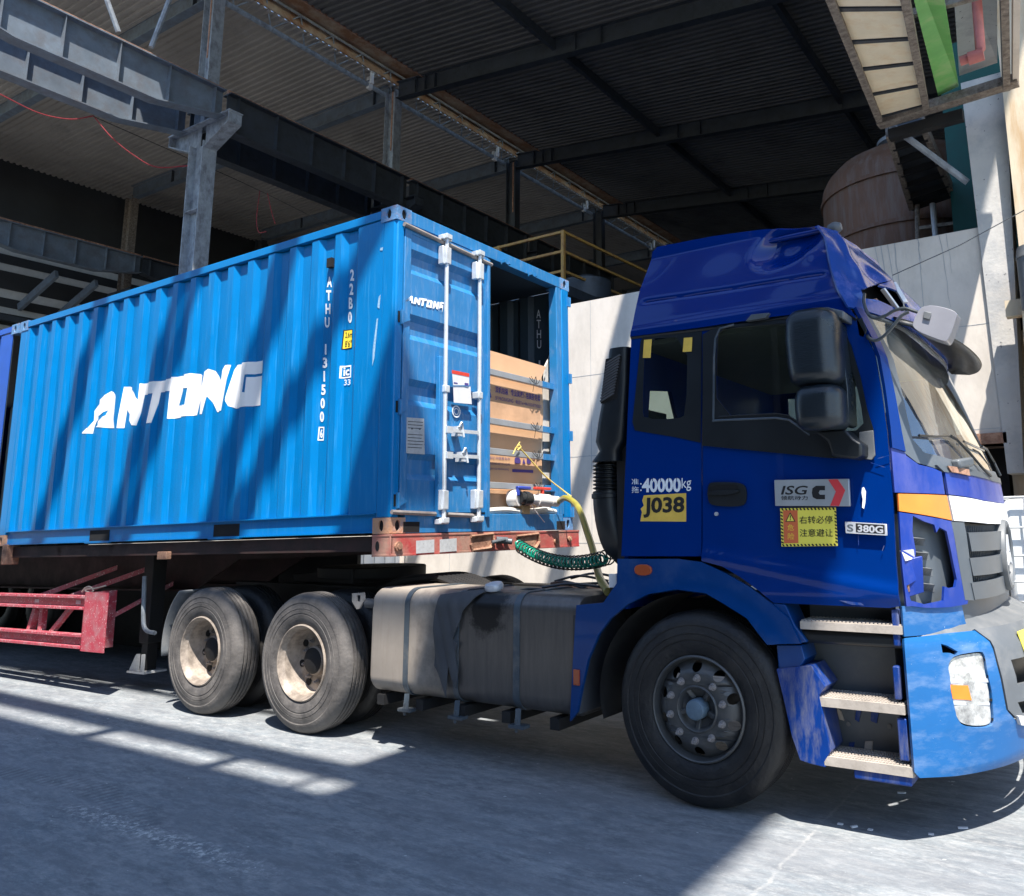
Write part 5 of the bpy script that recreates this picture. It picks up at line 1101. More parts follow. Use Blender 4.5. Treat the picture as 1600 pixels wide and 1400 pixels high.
# --- fuel tank
TX0, TX1 = at(578, 1000, 1, .0).x, at(907, 1020, 1, .0).x-.02
def tsec(sc=0, y0=.0, y1=.66, z0=.385, z1=1.115, r=.11): return rr(y0-sc, y1+sc, z0-sc, z1+sc, r+sc, 7)
def tmap(x0): return lambda u, v, d: Vector((x0+d, u, v))
sec = tsec(); n = len(sec); b = MB(); A = []
for x, s_ in ((TX0, -.03), (TX0+.006, -.012), (TX0+.03, 0), (TX1-.03, 0), (TX1-.006, -.012), (TX1, -.03)): A += [Vector((x, u, v)) for u, v in tsec(s_, r=.11 if s_ == 0 else .115)]
k = len(sec); b.add(A, [(i*k+j, i*k+(j+1) % k, (i+1)*k+(j+1) % k, (i+1)*k+j) for i in range(5) for j in range(k)], True)
b.f += [tuple(range(k)), tuple(5*k+j for j in range(k))]; b.sm += [False, False]
tank = b.build('fuel_tank', 'tank', TR, angle=30)
def strap(x, wd, m='strap', name='tank_strap'):
    b = MB(); A = []; s1 = tsec(.008); k = len(s1)
    for xx, s_ in ((x-wd/2, .001), (x-wd/2, .009), (x+wd/2, .009), (x+wd/2, .001)): A += [Vector((xx, u, v)) for u, v in tsec(s_)]
    b.add(A, [(i*k+j, i*k+(j+1) % k, (i+1)*k+(j+1) % k, (i+1)*k+j) for i in range(3) for j in range(k)], True)
    b.bar((x, .02, .40), (x+.01, .0, .30), .035, .012).box(x-.05, x+.07, -.02, .05, .285, .305).cyl((x, .0, .34), (x, .0, .26), .011, n=8)
    return b.build(name, m, tank, angle=30)
X = lambda px, py: at(px, py, 1, -.01).x
strap(X(634, 1000), .045); strap(X(806, 1030), .05); strap(X(712, 1010), .04)
# torn rubber sheet under the middle strap
pts = [(684, 930), (720, 925), (748, 922), (738, 935), (722, 958), (716, 980), (707, 998), (716, 1006), (711, 1020), (716, 1052), (714, 1076), (706, 1060), (700, 1040), (698, 1090), (688, 1060), (679, 1040), (680, 1010), (678, 985), (680, 955)]
def tsurf(x, z, off=0):            # front of tank incl. rounded top edge
    r = .11; zt_ = 1.115; y = 0
    if z > zt_-r:
        t = min(1, (z-(zt_-r))/r); y = r-r*math.sqrt(max(0, 1-t*t))
    return Vector((x, y-.012-off, z))
sheet('torn_rubber_sheet', [P(px, py, -.02) for px, py in pts], tsurf, 'flap', tank, lin(0, 1, 60), lin(.3, 1.2, 60), .006, .004, warp=lambda p, x, z: p+Vector((0, -.012*abs(math.sin(x*31+z*9)), 0)))
fc = Vector((at(772, 935, 1, .12).x, .13, 1.10))
MB().lathe([(.045, 0), (.045, .03), (.062, .03), (.066, .05), (.058, .068), (.03, .075), (0, .075)], fc, Vector((0, -.25, 1)).normalized(), 24).build('filler_cap', 'silver', tank)
b = MB()
for x in lin(-.05, 1.5, 4): b.bar((x, .02, .335), (x, .8, .335), .07, .07)
b.build('tank_bracket', 'dark', tank)
# clutter on the chassis between tank and cab
b = MB()
for i in range(16):
    x = random.uniform(.6, 1.9); y = random.uniform(.3, 1.5); z = random.uniform(1.07, 1.13); a = random.uniform(-.5, .5)
    b.tube(curve([(x, y, z), (x+.2*math.cos(a), y+.2*math.sin(a), z+random.uniform(0, .05)), (x+.45*math.cos(a), y+.4*math.sin(a), z)], 5), .011, 6)
b.build('chassis_cable', 'blackh', TR)
MB().box(.7, 2.0, .35, 1.2, 1.03, 1.07).build('catwalk_plate', 'rust', TR)
b = MB()
for i in range(8):
    y = .55+i*.05; b.tube(curve([(-.75, y, 1.02), (-.45, y, 1.13), (-.1, y+.02, 1.16), (.2, y+.03, 1.08), (.3, y+.03, 1.0)], 6), .026, 6)
b.build('corrugated_mudguard', 'dark', TR)
# --- air intake snorkel
sn = []
def ring(px0, px1, py, dpt=.34):  # left px, right px at height py
    a = at(px0, py, 1, .02); b_ = at(px1, py, 1, .02); return a.x, b_.x, a.z
prof = [(948, 979, 545), (941, 978, 600), (930, 974, 660), (926, 972, 690), (932, 962, 705), (920, 962, 722)]
b = MB(); A = []; m_ = 16
for l, r_, py in prof:
    x0, x1, z = ring(l, r_, py); 
    A += [Vector(((x0+x1)/2+u, .17+v, z)) for u, v in rr(-(x1-x0)/2, (x1-x0)/2, -.15, .15, min(.05, (x1-x0)/2.2), 3)]
k = 16; b.add(A, [(i*k+j, i*k+(j+1) % k, (i+1)*k+(j+1) % k, (i+1)*k+j) for i in range(len(prof)-1) for j in range(k)], True)
b.f += [tuple(range(k)), tuple((len(prof)-1)*k+j for j in range(k))]; b.sm += [False]*2
snk = b.build('air_intake', 'bplast', TR, angle=35)
b = MB()
for i in range(14):
    t = i/13; px = 951+(-10)*t; py = 562+60*t
    a = at(px-4, py+5, 1, .0); c_ = at(px+17, py-8, 1, .0); a.y = c_.y = .008; b.bar(a, c_, .012, .010)
b.build('intake_louvre', 'flap', snk)
q = PS([(944, 560), (969, 556), (962, 622), (936, 630)])
MB().prism(q, side(.018), 0, .01).build('intake_grille', 'black', snk)
# bellows + elbow
x0, x1, z = ring(914, 948, 735); xc = (x0+x1)/2; zt1 = at(930, 722, 1, .02).z; zb1 = at(930, 770, 1, .02).z
prof = [(.075, 0)]; N_ = 8
for i in range(N_):
    d = (zt1-zb1)*(i+.25)/N_; prof += [(.078, d), (.098, d+.008), (.098, d+.012), (.078, d+.02)]
MB().lathe(prof, Vector((xc, .16, zt1)), Vector((0, 0, -1)), 28).build('intake_bellows', 'bplast', snk, angle=50)
el = curve([(xc, .16, zb1+.01), (xc+.01, .16, zb1-.12), (xc+.05, .18, zb1-.30), (xc+.13, .25, zb1-.42), (xc+.25, .4, zb1-.46)], 5)
MB().tube(el, [.098]*6+[.10]*6+[.085]*(len(el)-12), 20).lathe([(.098, 0), (.106, .005), (.106, .03), (.098, .035)], Vector((xc, .16, zb1)), Vector((0, 0, -1)), 24).build('intake_elbow', 'bplast', snk, angle=50)
MB().box(1.93, 2.03, .1, .6, 1.05, 2.3).box(1.90, 2.0, .05, .5, 1.06, 1.25).build('rear_cab_frame', 'dark', TR)
x_, z_ = P(953, 905); MB().box(x_-.02, x_+.035, .02, .04, z_-.05, z_+.03).build('small_data_label', 'paper', TR)
# --- main mirror
def rbox(x0, x1, y0, y1, z0, z1, name, m, par, r=.03, tw=0): return MB().box(x0, x1, y0, y1, z0, z1).build(name, m, par, bevel=r, segs=4)
YM = -.20
def mp(px, py): return at(px, py, 1, YM)
def mirror_body(levels, name, par, dep=.15, yc=YM+.02):
    # rounded casing: superellipse sections stacked in z
    b = MB(); A = []; k = 28; L2 = []
    for f, (pl, pr, py) in enumerate(levels):
        a = mp(pl, py); c = mp(pr, py); L2.append((a.x, c.x, (a.z+c.z)/2))
    rows = []
    for q in range(len(L2)-1):
        for s_ in range(4): t_ = s_/4; rows.append([L2[q][m]+(L2[q+1][m]-L2[q][m])*t_ for m in range(3)])
    rows.append(list(L2[-1])); n = len(rows)
    z0, z1 = rows[0][2], rows[-1][2]
    for i, (x0, x1, z) in enumerate(rows):
        e = min(abs(z-z0), abs(z-z1)); rr_ = min(1, e/.05); sc = .80+.20*math.sqrt(max(0, 1-(1-rr_)**2))
        cx, hw = (x0+x1)/2, (x1-x0)/2*sc
        for j_ in range(k):
            t_ = 2*math.pi*j_/k; ct, st = math.cos(t_), math.sin(t_)
            A.append(Vector((cx+hw*math.copysign(abs(ct)**.62, ct), yc+dep*sc*math.copysign(abs(st)**.78, st), z)))
    b.add(A, [(i*k+j_, i*k+(j_+1) % k, (i+1)*k+(j_+1) % k, (i+1)*k+j_) for i in range(n-1) for j_ in range(k)], True)
    b.f += [tuple(range(k)), tuple((n-1)*k+j_ for j_ in range(k))]; b.sm += [True]*2
    return b.build(name, 'mirror', par, angle=60)
mir = mirror_body([(1231, 1310, 489), (1230, 1312, 530), (1234, 1316, 570), (1240, 1318, 602)], 'side_mirror', TR)
mirror_body([(1247, 1319, 606), (1245, 1321, 635), (1250, 1323, 672)], 'lower_mirror', mir)
sp_ = [mp(*p) for p in [(1294, 495), (1306, 497), (1320, 605), (1322, 662), (1310, 664), (1304, 610)]]
MB().prism([(p.x, p.z) for p in sp_], side(YM+.05), 0, .16).build('mirror_spine', 'mirror', mir, bevel=.012)
c_ = [mp(*p) for p in [(1243, 494), (1262, 480), (1290, 478), (1316, 484), (1316, 497), (1290, 490), (1262, 491)]]
MB().prism([(p.x, p.z) for p in c_], side(YM+.02), 0, .17).build('mirror_bracket', 'gplast', mir, bevel=.008)
c_ = [mp(*p) for p in [(1270, 674), (1318, 670), (1330, 684), (1343, 692), (1343, 712), (1330, 716), (1296, 712), (1290, 690)]]
MB().prism([(p.x, p.z) for p in c_], side(YM+.04), 0, .15).build('mirror_bracket', 'bplast', mir, bevel=.018, segs=3)
c_ = [at(*p, 1, -.06) for p in [(1318, 684), (1342, 688), (1344, 700), (1338, 715), (1310, 714), (1308, 694)]]
MB().prism([(p.x, p.z) for p in c_], side(-.09), 0, .07).build('mirror_foot', 'gplast2', mir, bevel=.015, segs=3)
q = PS([(1345, 676), (1367, 673), (1370, 712), (1365, 719), (1344, 716)]); MB().prism(q, side(-.028), 0, -.006).build('mirror_base_cover', 'gplast2', door, bevel=.004)
# --- front mirror on tube arms
def A3(l, y): return [at(px, py, 1, y) for px, py in l]
arm = A3([(1342, 452), (1346, 470), (1357, 491), (1368, 497), (1384, 493), (1398, 485), (1414, 482), (1428, 486), (1445, 491)], -.03)
arm[0].y = .08; arm[1].y = .02
fm = MB().prism([(p.x, p.z) for p in [at(*p, 1, -.06) for p in smoothpoly([(1443, 474), (1497, 486), (1494, 500), (1482, 533), (1474, 534), (1426, 515), (1428, 500)], 2)]], side(-.07), 0, .12).build('front_mirror', 'fmirror', TR, bevel=.02, segs=3)
MB().tube(curve(arm, 5), .009, 10).build('mirror_arm', 'armgrey', fm)
arm2 = A3([(1351, 515), (1356, 527), (1367, 532), (1380, 526), (1396, 509), (1408, 494), (1420, 487)], -.03); arm2[0].y = .06
MB().tube(curve(arm2, 5), .009, 10).build('mirror_arm', 'armgrey', fm)
c_ = [at(*p, 1, .02) for p in [(1340, 502), (1349, 497), (1357, 518), (1352, 530), (1344, 526)]]
MB().prism([(p.x, p.z) for p in c_], side(-.01), 0, .06).build('arm_bracket', 'bplast', fm, bevel=.004)
MB().prism([(p.x, p.z) for p in [at(*p, 1, -.075) for p in [(1444, 486), (1456, 489), (1453, 500), (1442, 497)]]], side(-.08), 0, .01).build('clamp_plate', 'gplast2', fm, bevel=.003)
# sun visor above the screen and the far-side mirror
b = MB(); A = []; n = 20
for i in range(n+1):
    q = .30+1.5*i/n; e = math.sin(math.pi*i/n)**.35
    a = FR(q, 2.70, .02); c_ = FR(q, 2.64, .05+.24*e)+Vector((0, 0, -.14*e)); A += [a, a*.5+c_*.5+Vector((.0, 0, .02*e)), c_]
b.add(A, [(3*i+j, 3*i+j+1, 3*i+j+4, 3*i+j+3) for i in range(n) for j in range(2)], True); v = b.build('sun_visor', 'bplast', TR, angle=60); s_ = v.modifiers.new('t', 'SOLIDIFY'); s_.thickness = .012
# wipers
def WP(px, py, off=.03): return FR(*F(px, py), off)
for pts, bl_ in (([(1540, 745), (1528, 735), (1508, 712), (1487, 690), (1478, 684)], [(1430, 682), (1456, 684), (1476, 683), (1486, 688)]), ([(1556, 745), (1548, 725), (1535, 705), (1527, 700)], [(1500, 692), (1518, 700), (1532, 706)])):
    wv = MB().tube([WP(*p, .03) for p in pts], .008, 6).build('wiper_arm', 'bplast', TR); MB().tube([WP(*p, .022) for p in bl_], .007, 6).build('wiper_blade', 'blackh', wv)
wn = [WP(1483, 726, .0), WP(1506, 722, .0)]
MB().bar(wn[0]+Vector((.03, 0, 0)), wn[1]+Vector((.03, 0, 0)), .05, .05).build('wiper_linkage', 'gplast', TR, bevel=.012)
sheet('cowl', [(.20, 1.835), (.6, 1.82), (1, 1.815), (1.6, 1.82), (1.6, 1.785), (1, 1.78), (.6, 1.785), (.24, 1.80)], FR, 'gplast', TR, GQ, (), .02, .014)
sheet('rusty_cowl_patch', [(.26, 1.83), (.44, 1.82), (.44, 1.785), (.28, 1.80)], FR, 'rust', TR, GQ, (), .006, .03)
# --- badges, signs and lettering on the door and sleeper
def quad(pts, y, m, name, par, th=.004, bev=0): return MB().prism([P(px, py, y) for px, py in pts], side(y), 0, th).build(name, m, par, bevel=bev)
def T(body, bl, br, tl, m, par, y, name='lettering', **k): return text(body, at(*bl, 1, y), at(*br, 1, y), at(*tl, 1, y), m, par, name, **k)
bd = quad([(1209.5, 750), (1326, 748), (1328, 791), (1211, 790.5)], -.048, 'alu', 'engine_badge', door, .022, .003)
T('ISG', (1220, 773), (1259, 773), (1224, 759), 'blacktext', bd, -.0495, bold=.018, shear=.0)
T('领航动力', (1220, 781.5), (1262, 781.5), (1220, 774.5), 'blacktext', bd, -.0495, bold=.01)
ca = [(1289, 759), (1275, 759), (1269.5, 763), (1268.5, 770), (1270, 777), (1276, 780), (1289, 780), (1289, 773), (1281, 773), (1279, 770), (1281, 766), (1289, 766)]
quad(ca, -.0495, 'blacktext', 'engine_mark', bd, .001)
quad([(1294, 749.4), (1309, 749), (1320.5, 766), (1311, 790.6), (1297, 790.4), (1306, 768)], -.0497, 'redplate', 'red_chevron', bd, .001)
sg_ = quad([(1219, 794), (1306, 793), (1309, 853), (1221, 854)], -.033, 'yellowl', 'warning_sticker', door, .002)
quad([(1223.5, 797.5), (1246, 797.2), (1247.5, 848.5), (1225, 849)], -.0342, 'ored', 'danger_panel', sg_, .001)
b = MB()
def stripes(p0, p1, inner, n):
    p0 = Vector(p0); p1 = Vector(p1); iv = Vector(inner)
    for i in range(n):
        a = p0+(p1-p0)*((i+.15)/n); c_ = p0+(p1-p0)*((i+.62)/n); sh = (p1-p0)*(.3/n)
        b.prism([P(*v, -.0345) for v in (a, c_, c_+iv+sh, a+iv+sh)], side(-.0345), 0, .0008)
stripes((1219.5, 794.2), (1305, 793.2), (0, 3.4), 15); stripes((1221, 850.4), (1307, 849.4), (0, 3.2), 15)
stripes((1219.4, 798), (1221, 850), (3.4, 0), 10); stripes((1303.5, 797), (1305.6, 849), (3.2, 0), 10)
b.build('hazard_border', 'blacktext', sg_)
T('右转必停', (1249, 818.5), (1301, 818), (1249, 806.5), 'blacktext', sg_, -.0345, bold=.006)
T('注意避让', (1249.5, 838.5), (1301.5, 838.5), (1249.5, 826.5), 'blacktext', sg_, -.0345, bold=.006)
T('危', (1230.5, 829), (1240.5, 829), (1230.5, 819.5), 'ytext', sg_, -.0352); T('险', (1231, 843), (1241, 843), (1231, 833), 'ytext', sg_, -.0352)
quad([(1234.5, 800.5), (1243, 815), (1227, 815.3)], -.0353, 'blacktext', 'warning_triangle', sg_, .0008)
quad([(1234.5, 803), (1240.8, 814), (1229, 814.2)], -.0362, 'yellowl', 'warning_triangle_fill', sg_, .0006)
T('!', (1234, 813), (1235.8, 813), (1234, 805), 'blacktext', sg_, -.0368, bold=.02)
nb = quad([(1320, 815), (1385, 819), (1386, 837), (1321, 833)], -.038, 'silver', 'model_badge', door, .014, .002)
quad([(1337, 817.5), (1382, 820.2), (1382.5, 834.5), (1337.5, 831.5)], -.0388, 'blacktext', 'badge_field', nb, .001)
T('380G', (1340, 831), (1380, 833.6), (1340, 819.6), 'silver', nb, -.0398, bold=.03); T('S', (1323.5, 830), (1333.5, 830.6), (1323.5, 819), 'gplast', nb, -.0392, bold=.01)
T('40000', (1003, 769.5), (1064, 769), (1003, 747.5), 'whitetext', body, -.0125, bold=.035); T('kg', (1065, 768.5), (1080, 766.5), (1065, 747), 'whitetext', body, -.0125)
T('准', (987, 757), (998, 757), (987, 748), 'whitetext', body, -.0125); T('拖', (987, 770), (998, 770), (987, 760), 'whitetext', body, -.0125)
b = MB(); 
for py in (756, 766): c = at(1001.5, py, 1, -.0125); b.cyl(c, c+Vector((0, -.001, 0)), .005, n=8)
b.build('lettering', 'whitetext', body)
stencil = MB()
for px in (1021.5, 1034, 1046.5, 1059): stencil.prism([P(px-.6, 746), P(px+.6, 746), P(px+.6, 752), P(px-.6, 752)], side(-.0138), 0, .0006)
stencil.build('stencil_gap', 'paint', body)
jp = quad([(1006, 774), (1072, 770.5), (1072, 815), (1000.5, 814.5), (1003, 800), (1001, 795), (1006, 790), (1003.5, 782)], -.0125, 'yellowo', 'number_sticker', body, .0015)
T('J038', (1005, 809), (1069, 808), (1006, 777.5), 'blacktext', jp, -.0142, bold=.035)
# scratches in the door paint
sc = []
quad([(1347, 762), (1350, 761), (1353, 768), (1352, 786), (1350, 795), (1347, 793), (1348, 780), (1346, 770)], -.0265, 'white', 'bare_paint_scratch', door, .001)
for pts in ([(1370, 716), (1392, 710), (1392, 711.2), (1371, 717.4)], [(1360, 722), (1384, 730), (1383, 731), (1360, 723.2)], [(1378, 860), (1381, 852), (1382, 853), (1379, 861)], [(1340, 824), (1341, 852), (1342, 852), (1341, 824)]):
    quad(pts, -.027, 'step_paint', 'scratch', door, .001)
MB().prism([P(*p, -.02) for p in [(1310, 938), (1345, 942), (1350, 946), (1330, 945)]], side(-.016), 0, -.001).build('scratch', 'step_paint', door)
# ================================================================== CONTAINERS
PIT_C = .2925; RECS = [-.545, -.825]+[-.825-.2932*k for k in range(1, 18)]
def cprof(x):
    d = min(abs(x-c) for c in RECS)
    return .036 if d < .050 else (0. if d > .105 else .036*(1-(d-.050)/.055))
def breaks(x0, x1):
    return sorted(c+e for c in RECS for e in (-.105, -.05, .05, .105) if x0 < c+e < x1)
LEN = 6.14
def holed(par, name, pts, fn, hole, m, th=.012): MB().prism(pts, fn, 0, th, [hole]).build(name, m, par, True, bevel=.003)
def casting(par, x0, x1, y0, y1, z0, z1, m='rustblue'):
    c = MB().box(x0+.012, x1-.012, y0+.012, y1-.012, z0+.010, z1-.010).build('corner_casting', 'black', par, True)
    xm, ym, zm = (x0+x1)/2, (y0+y1)/2, (z0+z1)/2; h = lambda u, v: ell(u, v, .026, .042, 16)
    P_ = MB()
    P_.prism([(x0, z0), (x1, z0), (x1, z1), (x0, z1)], side(y0), 0, .012, [h(xm, zm)]); P_.prism([(x0, z0), (x1, z0), (x1, z1), (x0, z1)], side(y1-.012), 0, .012)
    P_.prism([(y0+.012, z0), (y1-.012, z0), (y1-.012, z1), (y0+.012, z1)], lambda u, v, d: Vector((x1-.012+d, u, v)), 0, .012, [h(ym, zm)])
    P_.prism([(y0+.012, z0), (y1-.012, z0), (y1-.012, z1), (y0+.012, z1)], lambda u, v, d: Vector((x0+d, u, v)), 0, .012, [h(ym, zm)])
    P_.box(x0+.012, x1-.012, y0+.012, y1-.012, z1-.010, z1-.001).box(x0+.012, x1-.012, y0+.012, y1-.012, z0+.001, z0+.010)
    P_.build('casting_shell', m, c, True)
def corr_wall(par, ox, m, y, sgn, name='side_wall', inner=False):
    xs_ = sorted([-LEN+.15, -.15]+[b_ for b_ in breaks(-LEN, 0)]); A = []
    for x in xs_: yy = y+sgn*cprof(x); A += [Vector((ox+x, yy, .155)), Vector((ox+x, yy, 2.495))]
    o = MB().add(A, [(2*i, 2*i+1, 2*i+3, 2*i+2) for i in range(len(xs_)-1)]).build(name, m, par, True, fix=False)
    s_ = o.modifiers.new('t', 'SOLIDIFY'); s_.thickness = .004
    return o
def shell(par, ox, m, mc='rustblue', door=True):
    x0, x1 = ox-LEN, ox; W_ = 2.438; H_ = 2.591
    near = corr_wall(par, ox, m, .012, 1); corr_wall(par, ox, m, W_-.012, -1)
    corr_wall(par, ox, 'cinner', W_-.022, -1, 'inner_wall'); corr_wall(par, ox, 'cinner', .022, 1, 'inner_wall'); MB().box(x0+.06, x1-.08, .06, W_-.06, 2.49, 2.505).build('inner_roof', 'cinner', par, True)
    MB().box(x0+.17, x1-.17, .0, .055, 2.505, 2.575).build('top_rail', m, par, True, bevel=.004)
    MB().box(x0+.17, x1-.17, W_-.055, W_, 2.505, 2.575).build('top_rail', m, par, True, bevel=.004)
    br = MB().box(x0+.17, x1-.17, .028, .05, .02, .15).box(x0+.17, x1-.17, .0, .10, .148, .158).box(x0+.17, x1-.17, .004, .10, .008, .020).build('bottom_rail', m, par, True)
    MB().box(x0+.17, x1-.17, W_-.08, W_-.02, .02, .15).build('bottom_rail', m, par, True)
    for k in (-2.004, -4.054):
        MB().box(ox+k-.18, ox+k+.18, .024, .034, .012, .125).build('fork_pocket', 'black', br, True)
        MB().box(ox+k-.22, ox+k+.22, .0, .03, -.002, .010).build('pocket_lip', m, br, True)
    MB().box(x0+.05, x1-.05, .06, W_-.06, 2.52, 2.56).build('roof_panel', m, par, True)
    MB().box(x0+.05, x1-.1, .06, W_-.06, .12, .16).build('floor', 'cinner', par, True)
    b = MB()
    for k in range(14): b.box(x0+.3+k*.42, x0+.36+k*.42, .06, W_-.06, .0, .12)
    b.build('floor_crossmember', 'dark', par, True)
    for y0, y1 in ((0, .162), (W_-.162, W_)):
        for xa, xb in ((x0, x0+.178), (x1-.178, x1)):
            for za, zb in ((0, .118), (H_-.118, H_)): casting(par, xa, xb, y0, y1, za, zb, 'rustor' if za == 0 and y0 == 0 else mc)
    MB().box(x0+.012, x0+.16, .006, .10, .118, H_-.118).build('corner_post', m, par, True, bevel=.006)
    MB().box(x0+.012, x0+.16, W_-.10, W_-.006, .118, H_-.118).build('corner_post', m, par, True, bevel=.006)
    return near
CN = thing('shipping_container', mtx=CONT_M, label='bright blue corrugated container with one door leaf open, standing on the trailer behind the cab', cat='shipping container', group='containers on the trailer')
near = shell(CN, 0, 'cblue')
MB().box(-LEN+.02, -LEN+.05, .1, 2.34, .12, 2.5).build('end_wall', 'cblue', CN, True)
C = CN; W_ = 2.438
# near front post: round-cornered J section with the hinge pin
MB().prism([(-.15, .006), (-.03, .006), (-.006, .02), (0, .05), (0, .085), (-.15, .085)], lambda u, v, d: Vector((u, v, .118+d)), 0, 2.355).build('corner_post', 'cblue', C, True, bevel=.008)
MB().prism([(-.15, W_-.006), (-.02, W_-.006), (0, W_-.02), (0, W_-.14), (-.15, W_-.14)], lambda u, v, d: Vector((u, v, .118+d)), 0, 2.355).build('corner_post', 'cblue', C, True, bevel=.008)
hd_ = MB().box(-.12, -.002, .162, W_-.162, 2.475, 2.585).build('door_header', 'dblue', C, True, bevel=.004)
sl_ = MB().box(-.12, -.002, .162, W_-.162, .0, .150).build('door_sill', 'dblue', C, True, bevel=.004)
for px in (640, 880):
    a = atc(px-10, 822, 0, 0); MB().box(-.003, .0015, a.y, a.y+.17 if px < 700 else a.y+.14, .004, .085).build('sill_pocket', 'black', sl_, True)
for px, py in ((786, 372), (828, 391)):
    c_ = atc(px, 413 if px < 800 else 430, 0, 0)
    c_ = atc(px, {786: 411, 828: 430}[px], 0, 0); MB().box(0, .05, c_.y-.03, c_.y+.03, c_.z-.02, c_.z+.02).box(.02, .06, c_.y-.045, c_.y-.02, c_.z-.015, c_.z+.015).box(.02, .06, c_.y+.02, c_.y+.045, c_.z-.015, c_.z+.015).build('cam_keeper', 'dblue', hd_, True)
# door leaf
yh, ye = .09, atc(762, 600, 0, .0).y
leaf = MB()
zt2, zb2 = 2.44, .17
zc_ = [atc(640, py, 0, 0).z for py in (407, 510, 612, 728)]
def dprof(z):
    for c_ in zc_:
        d = abs(z-c_)
        if d < .055: return -.040
        if d < .105: return -.040*(1-(d-.055)/.05)
    return 0.
zz = sorted([zb2, zt2]+[c_+e for c_ in zc_ for e in (-.105, -.055, .055, .105)])
yp0, yp1 = yh+.07, ye-.09
A = []
for z in zz: A += [Vector((.0+dprof(z), yp0, z)), Vector((dprof(z), yp1, z))]
leaf.add(A, [(2*i, 2*i+1, 2*i+3, 2*i+2) for i in range(len(zz)-1)])
door_l = leaf.build('door_leaf', 'dblue', C, True, fix=False); s_ = door_l.modifiers.new('t', 'SOLIDIFY'); s_.thickness = .004
MB().box(-.045, .006, yh, yp0, zb2-.01, zt2+.02).build('door_frame', 'dblue', door_l, True, bevel=.004)
MB().box(-.045, .006, yp1, ye, zb2-.01, zt2+.02).build('door_frame', 'dblue', door_l, True, bevel=.004)
MB().box(-.045, .004, yp0, yp1, zt2-.05, zt2+.02).build('door_frame', 'dblue', door_l, True); MB().box(-.045, .004, yp0, yp1, zb2-.01, zb2+.03).build('door_frame', 'dblue', door_l, True)
y1_ = atc(686, 700, 0, .03).y; z1_ = atc(684, 556, 0, .03).z; z0_ = atc(684, 832, 0, .03).z
MB().box(.004, .045, y1_-.02, y1_+.025, max(z0_, .12), z1_).build('door_stile', 'dblue', door_l, True, bevel=.004)
MB().box(.0, .03, ye-.035, ye, .12, 2.44).build('closing_strip', 'dblue', door_l, True, bevel=.004)
a = atc(632, 350, 0, .02); c_ = atc(768, 414, 0, .02); MB().tube([a, c_], .019, 8).build('top_gasket', 'greyrod', door_l, True)
a = atc(612, 800, 0, .02); c_ = atc(744, 806, 0, .02); MB().tube([a, c_], .017, 8).build('bottom_gasket', 'greyrod', door_l, True)
for top_, bot in (((699, 372), (693, 815)), ((751, 398), (747, 812))):
    a = atc(*top_, 0, .055); c_ = atc(*bot, 0, .055); c_.y = a.y = (a.y+c_.y)/2
    rod = MB().cyl(a, c_, .0175, n=14).build('locking_rod', 'zinc', door_l, True)
    b = MB()
    for p, s_ in ((a, 1), (c_, -1)):
        b.box(p.x-.03, p.x+.03, p.y-.035, p.y+.035, p.z-.012, p.z+.03).box(p.x-.05, p.x+.005, p.y-.055, p.y-.02, p.z-.02, p.z+.02).box(p.x-.05, p.x+.005, p.y+.02, p.y+.055, p.z-.02, p.z+.02)
    b.build('locking_cam', 'zinc', rod, True, bevel=.004)
    b = MB()
    for p, dz in ((a, -.16), (c_, .17)): b.box(.006, .062, p.y-.055, p.y-.02, p.z+dz-.08, p.z+dz+.08).box(.03, .08, p.y-.03, p.y+.03, p.z+dz-.075, p.z+dz+.075)
    b.build('rod_bracket', 'zinc', rod, True, bevel=.006)
    b = MB()
    for py in ((608,) if top_[0] < 720 else (618,)):
        p = atc(top_[0]-3, py, 0, .05); b.box(.0, .078, p.y-.03, p.y+.025, p.z-.03, p.z+.03)
    b.build('rod_guide', 'zinc', rod, True, bevel=.006)
for py in (672, 712):
    p = atc(700, py, 0, .07); q = atc(745, py+(4 if py < 700 else 2), 0, .07)
    b = MB().bar(p+Vector((0, -.01, 0)), q+Vector((0, .02, 0)), .018, .030).box(.03, .09, p.y-.03, p.y+.04, p.z-.025, p.z+.03)
    m_ = atc(717 if py < 700 else 723, py, 0, .06); b.box(.005, .075, m_.y-.03, m_.y+.03, m_.z-.05, m_.z+.03).tube(curve([m_+Vector((.02, -.02, .02)), m_+Vector((.03, 0, .06)), m_+Vector((.02, .025, .02)), m_+Vector((.03, .03, -.06))], 4), .009, 6)
    b.build('lock_handle', 'zinc', door_l, True, bevel=.005)
# hinges
for py in (493, 635, 782):
    p = atc(618, py, 0, 0); b = MB().box(-.03, .02, .055, .075, p.z-.06, p.z+.06).cyl((.012, .07, p.z-.055), (.012, .07, p.z+.055), .014, n=10).prism([(.08, p.z-.045), (.15, p.z-.01), (.15, p.z+.0), (.08, p.z+.045)], PX(.008, 1), 0, .012)
    b.build('hinge', 'dblue', door_l, True)
    MB().box(.0, .004, .035, .055, p.z-.045, p.z+.045).build('hinge_slot', 'black', door_l, True)
for py in (590, 470, 680, 800):
    p = atc(881, py, 0, 0); MB().box(-.02, .022, 2.395, 2.425, p.z-.05, p.z+.05).cyl((.015, 2.425, p.z-.05), (.015, 2.425, p.z+.05), .013, n=8).build('hinge', 'dblue', C, True)
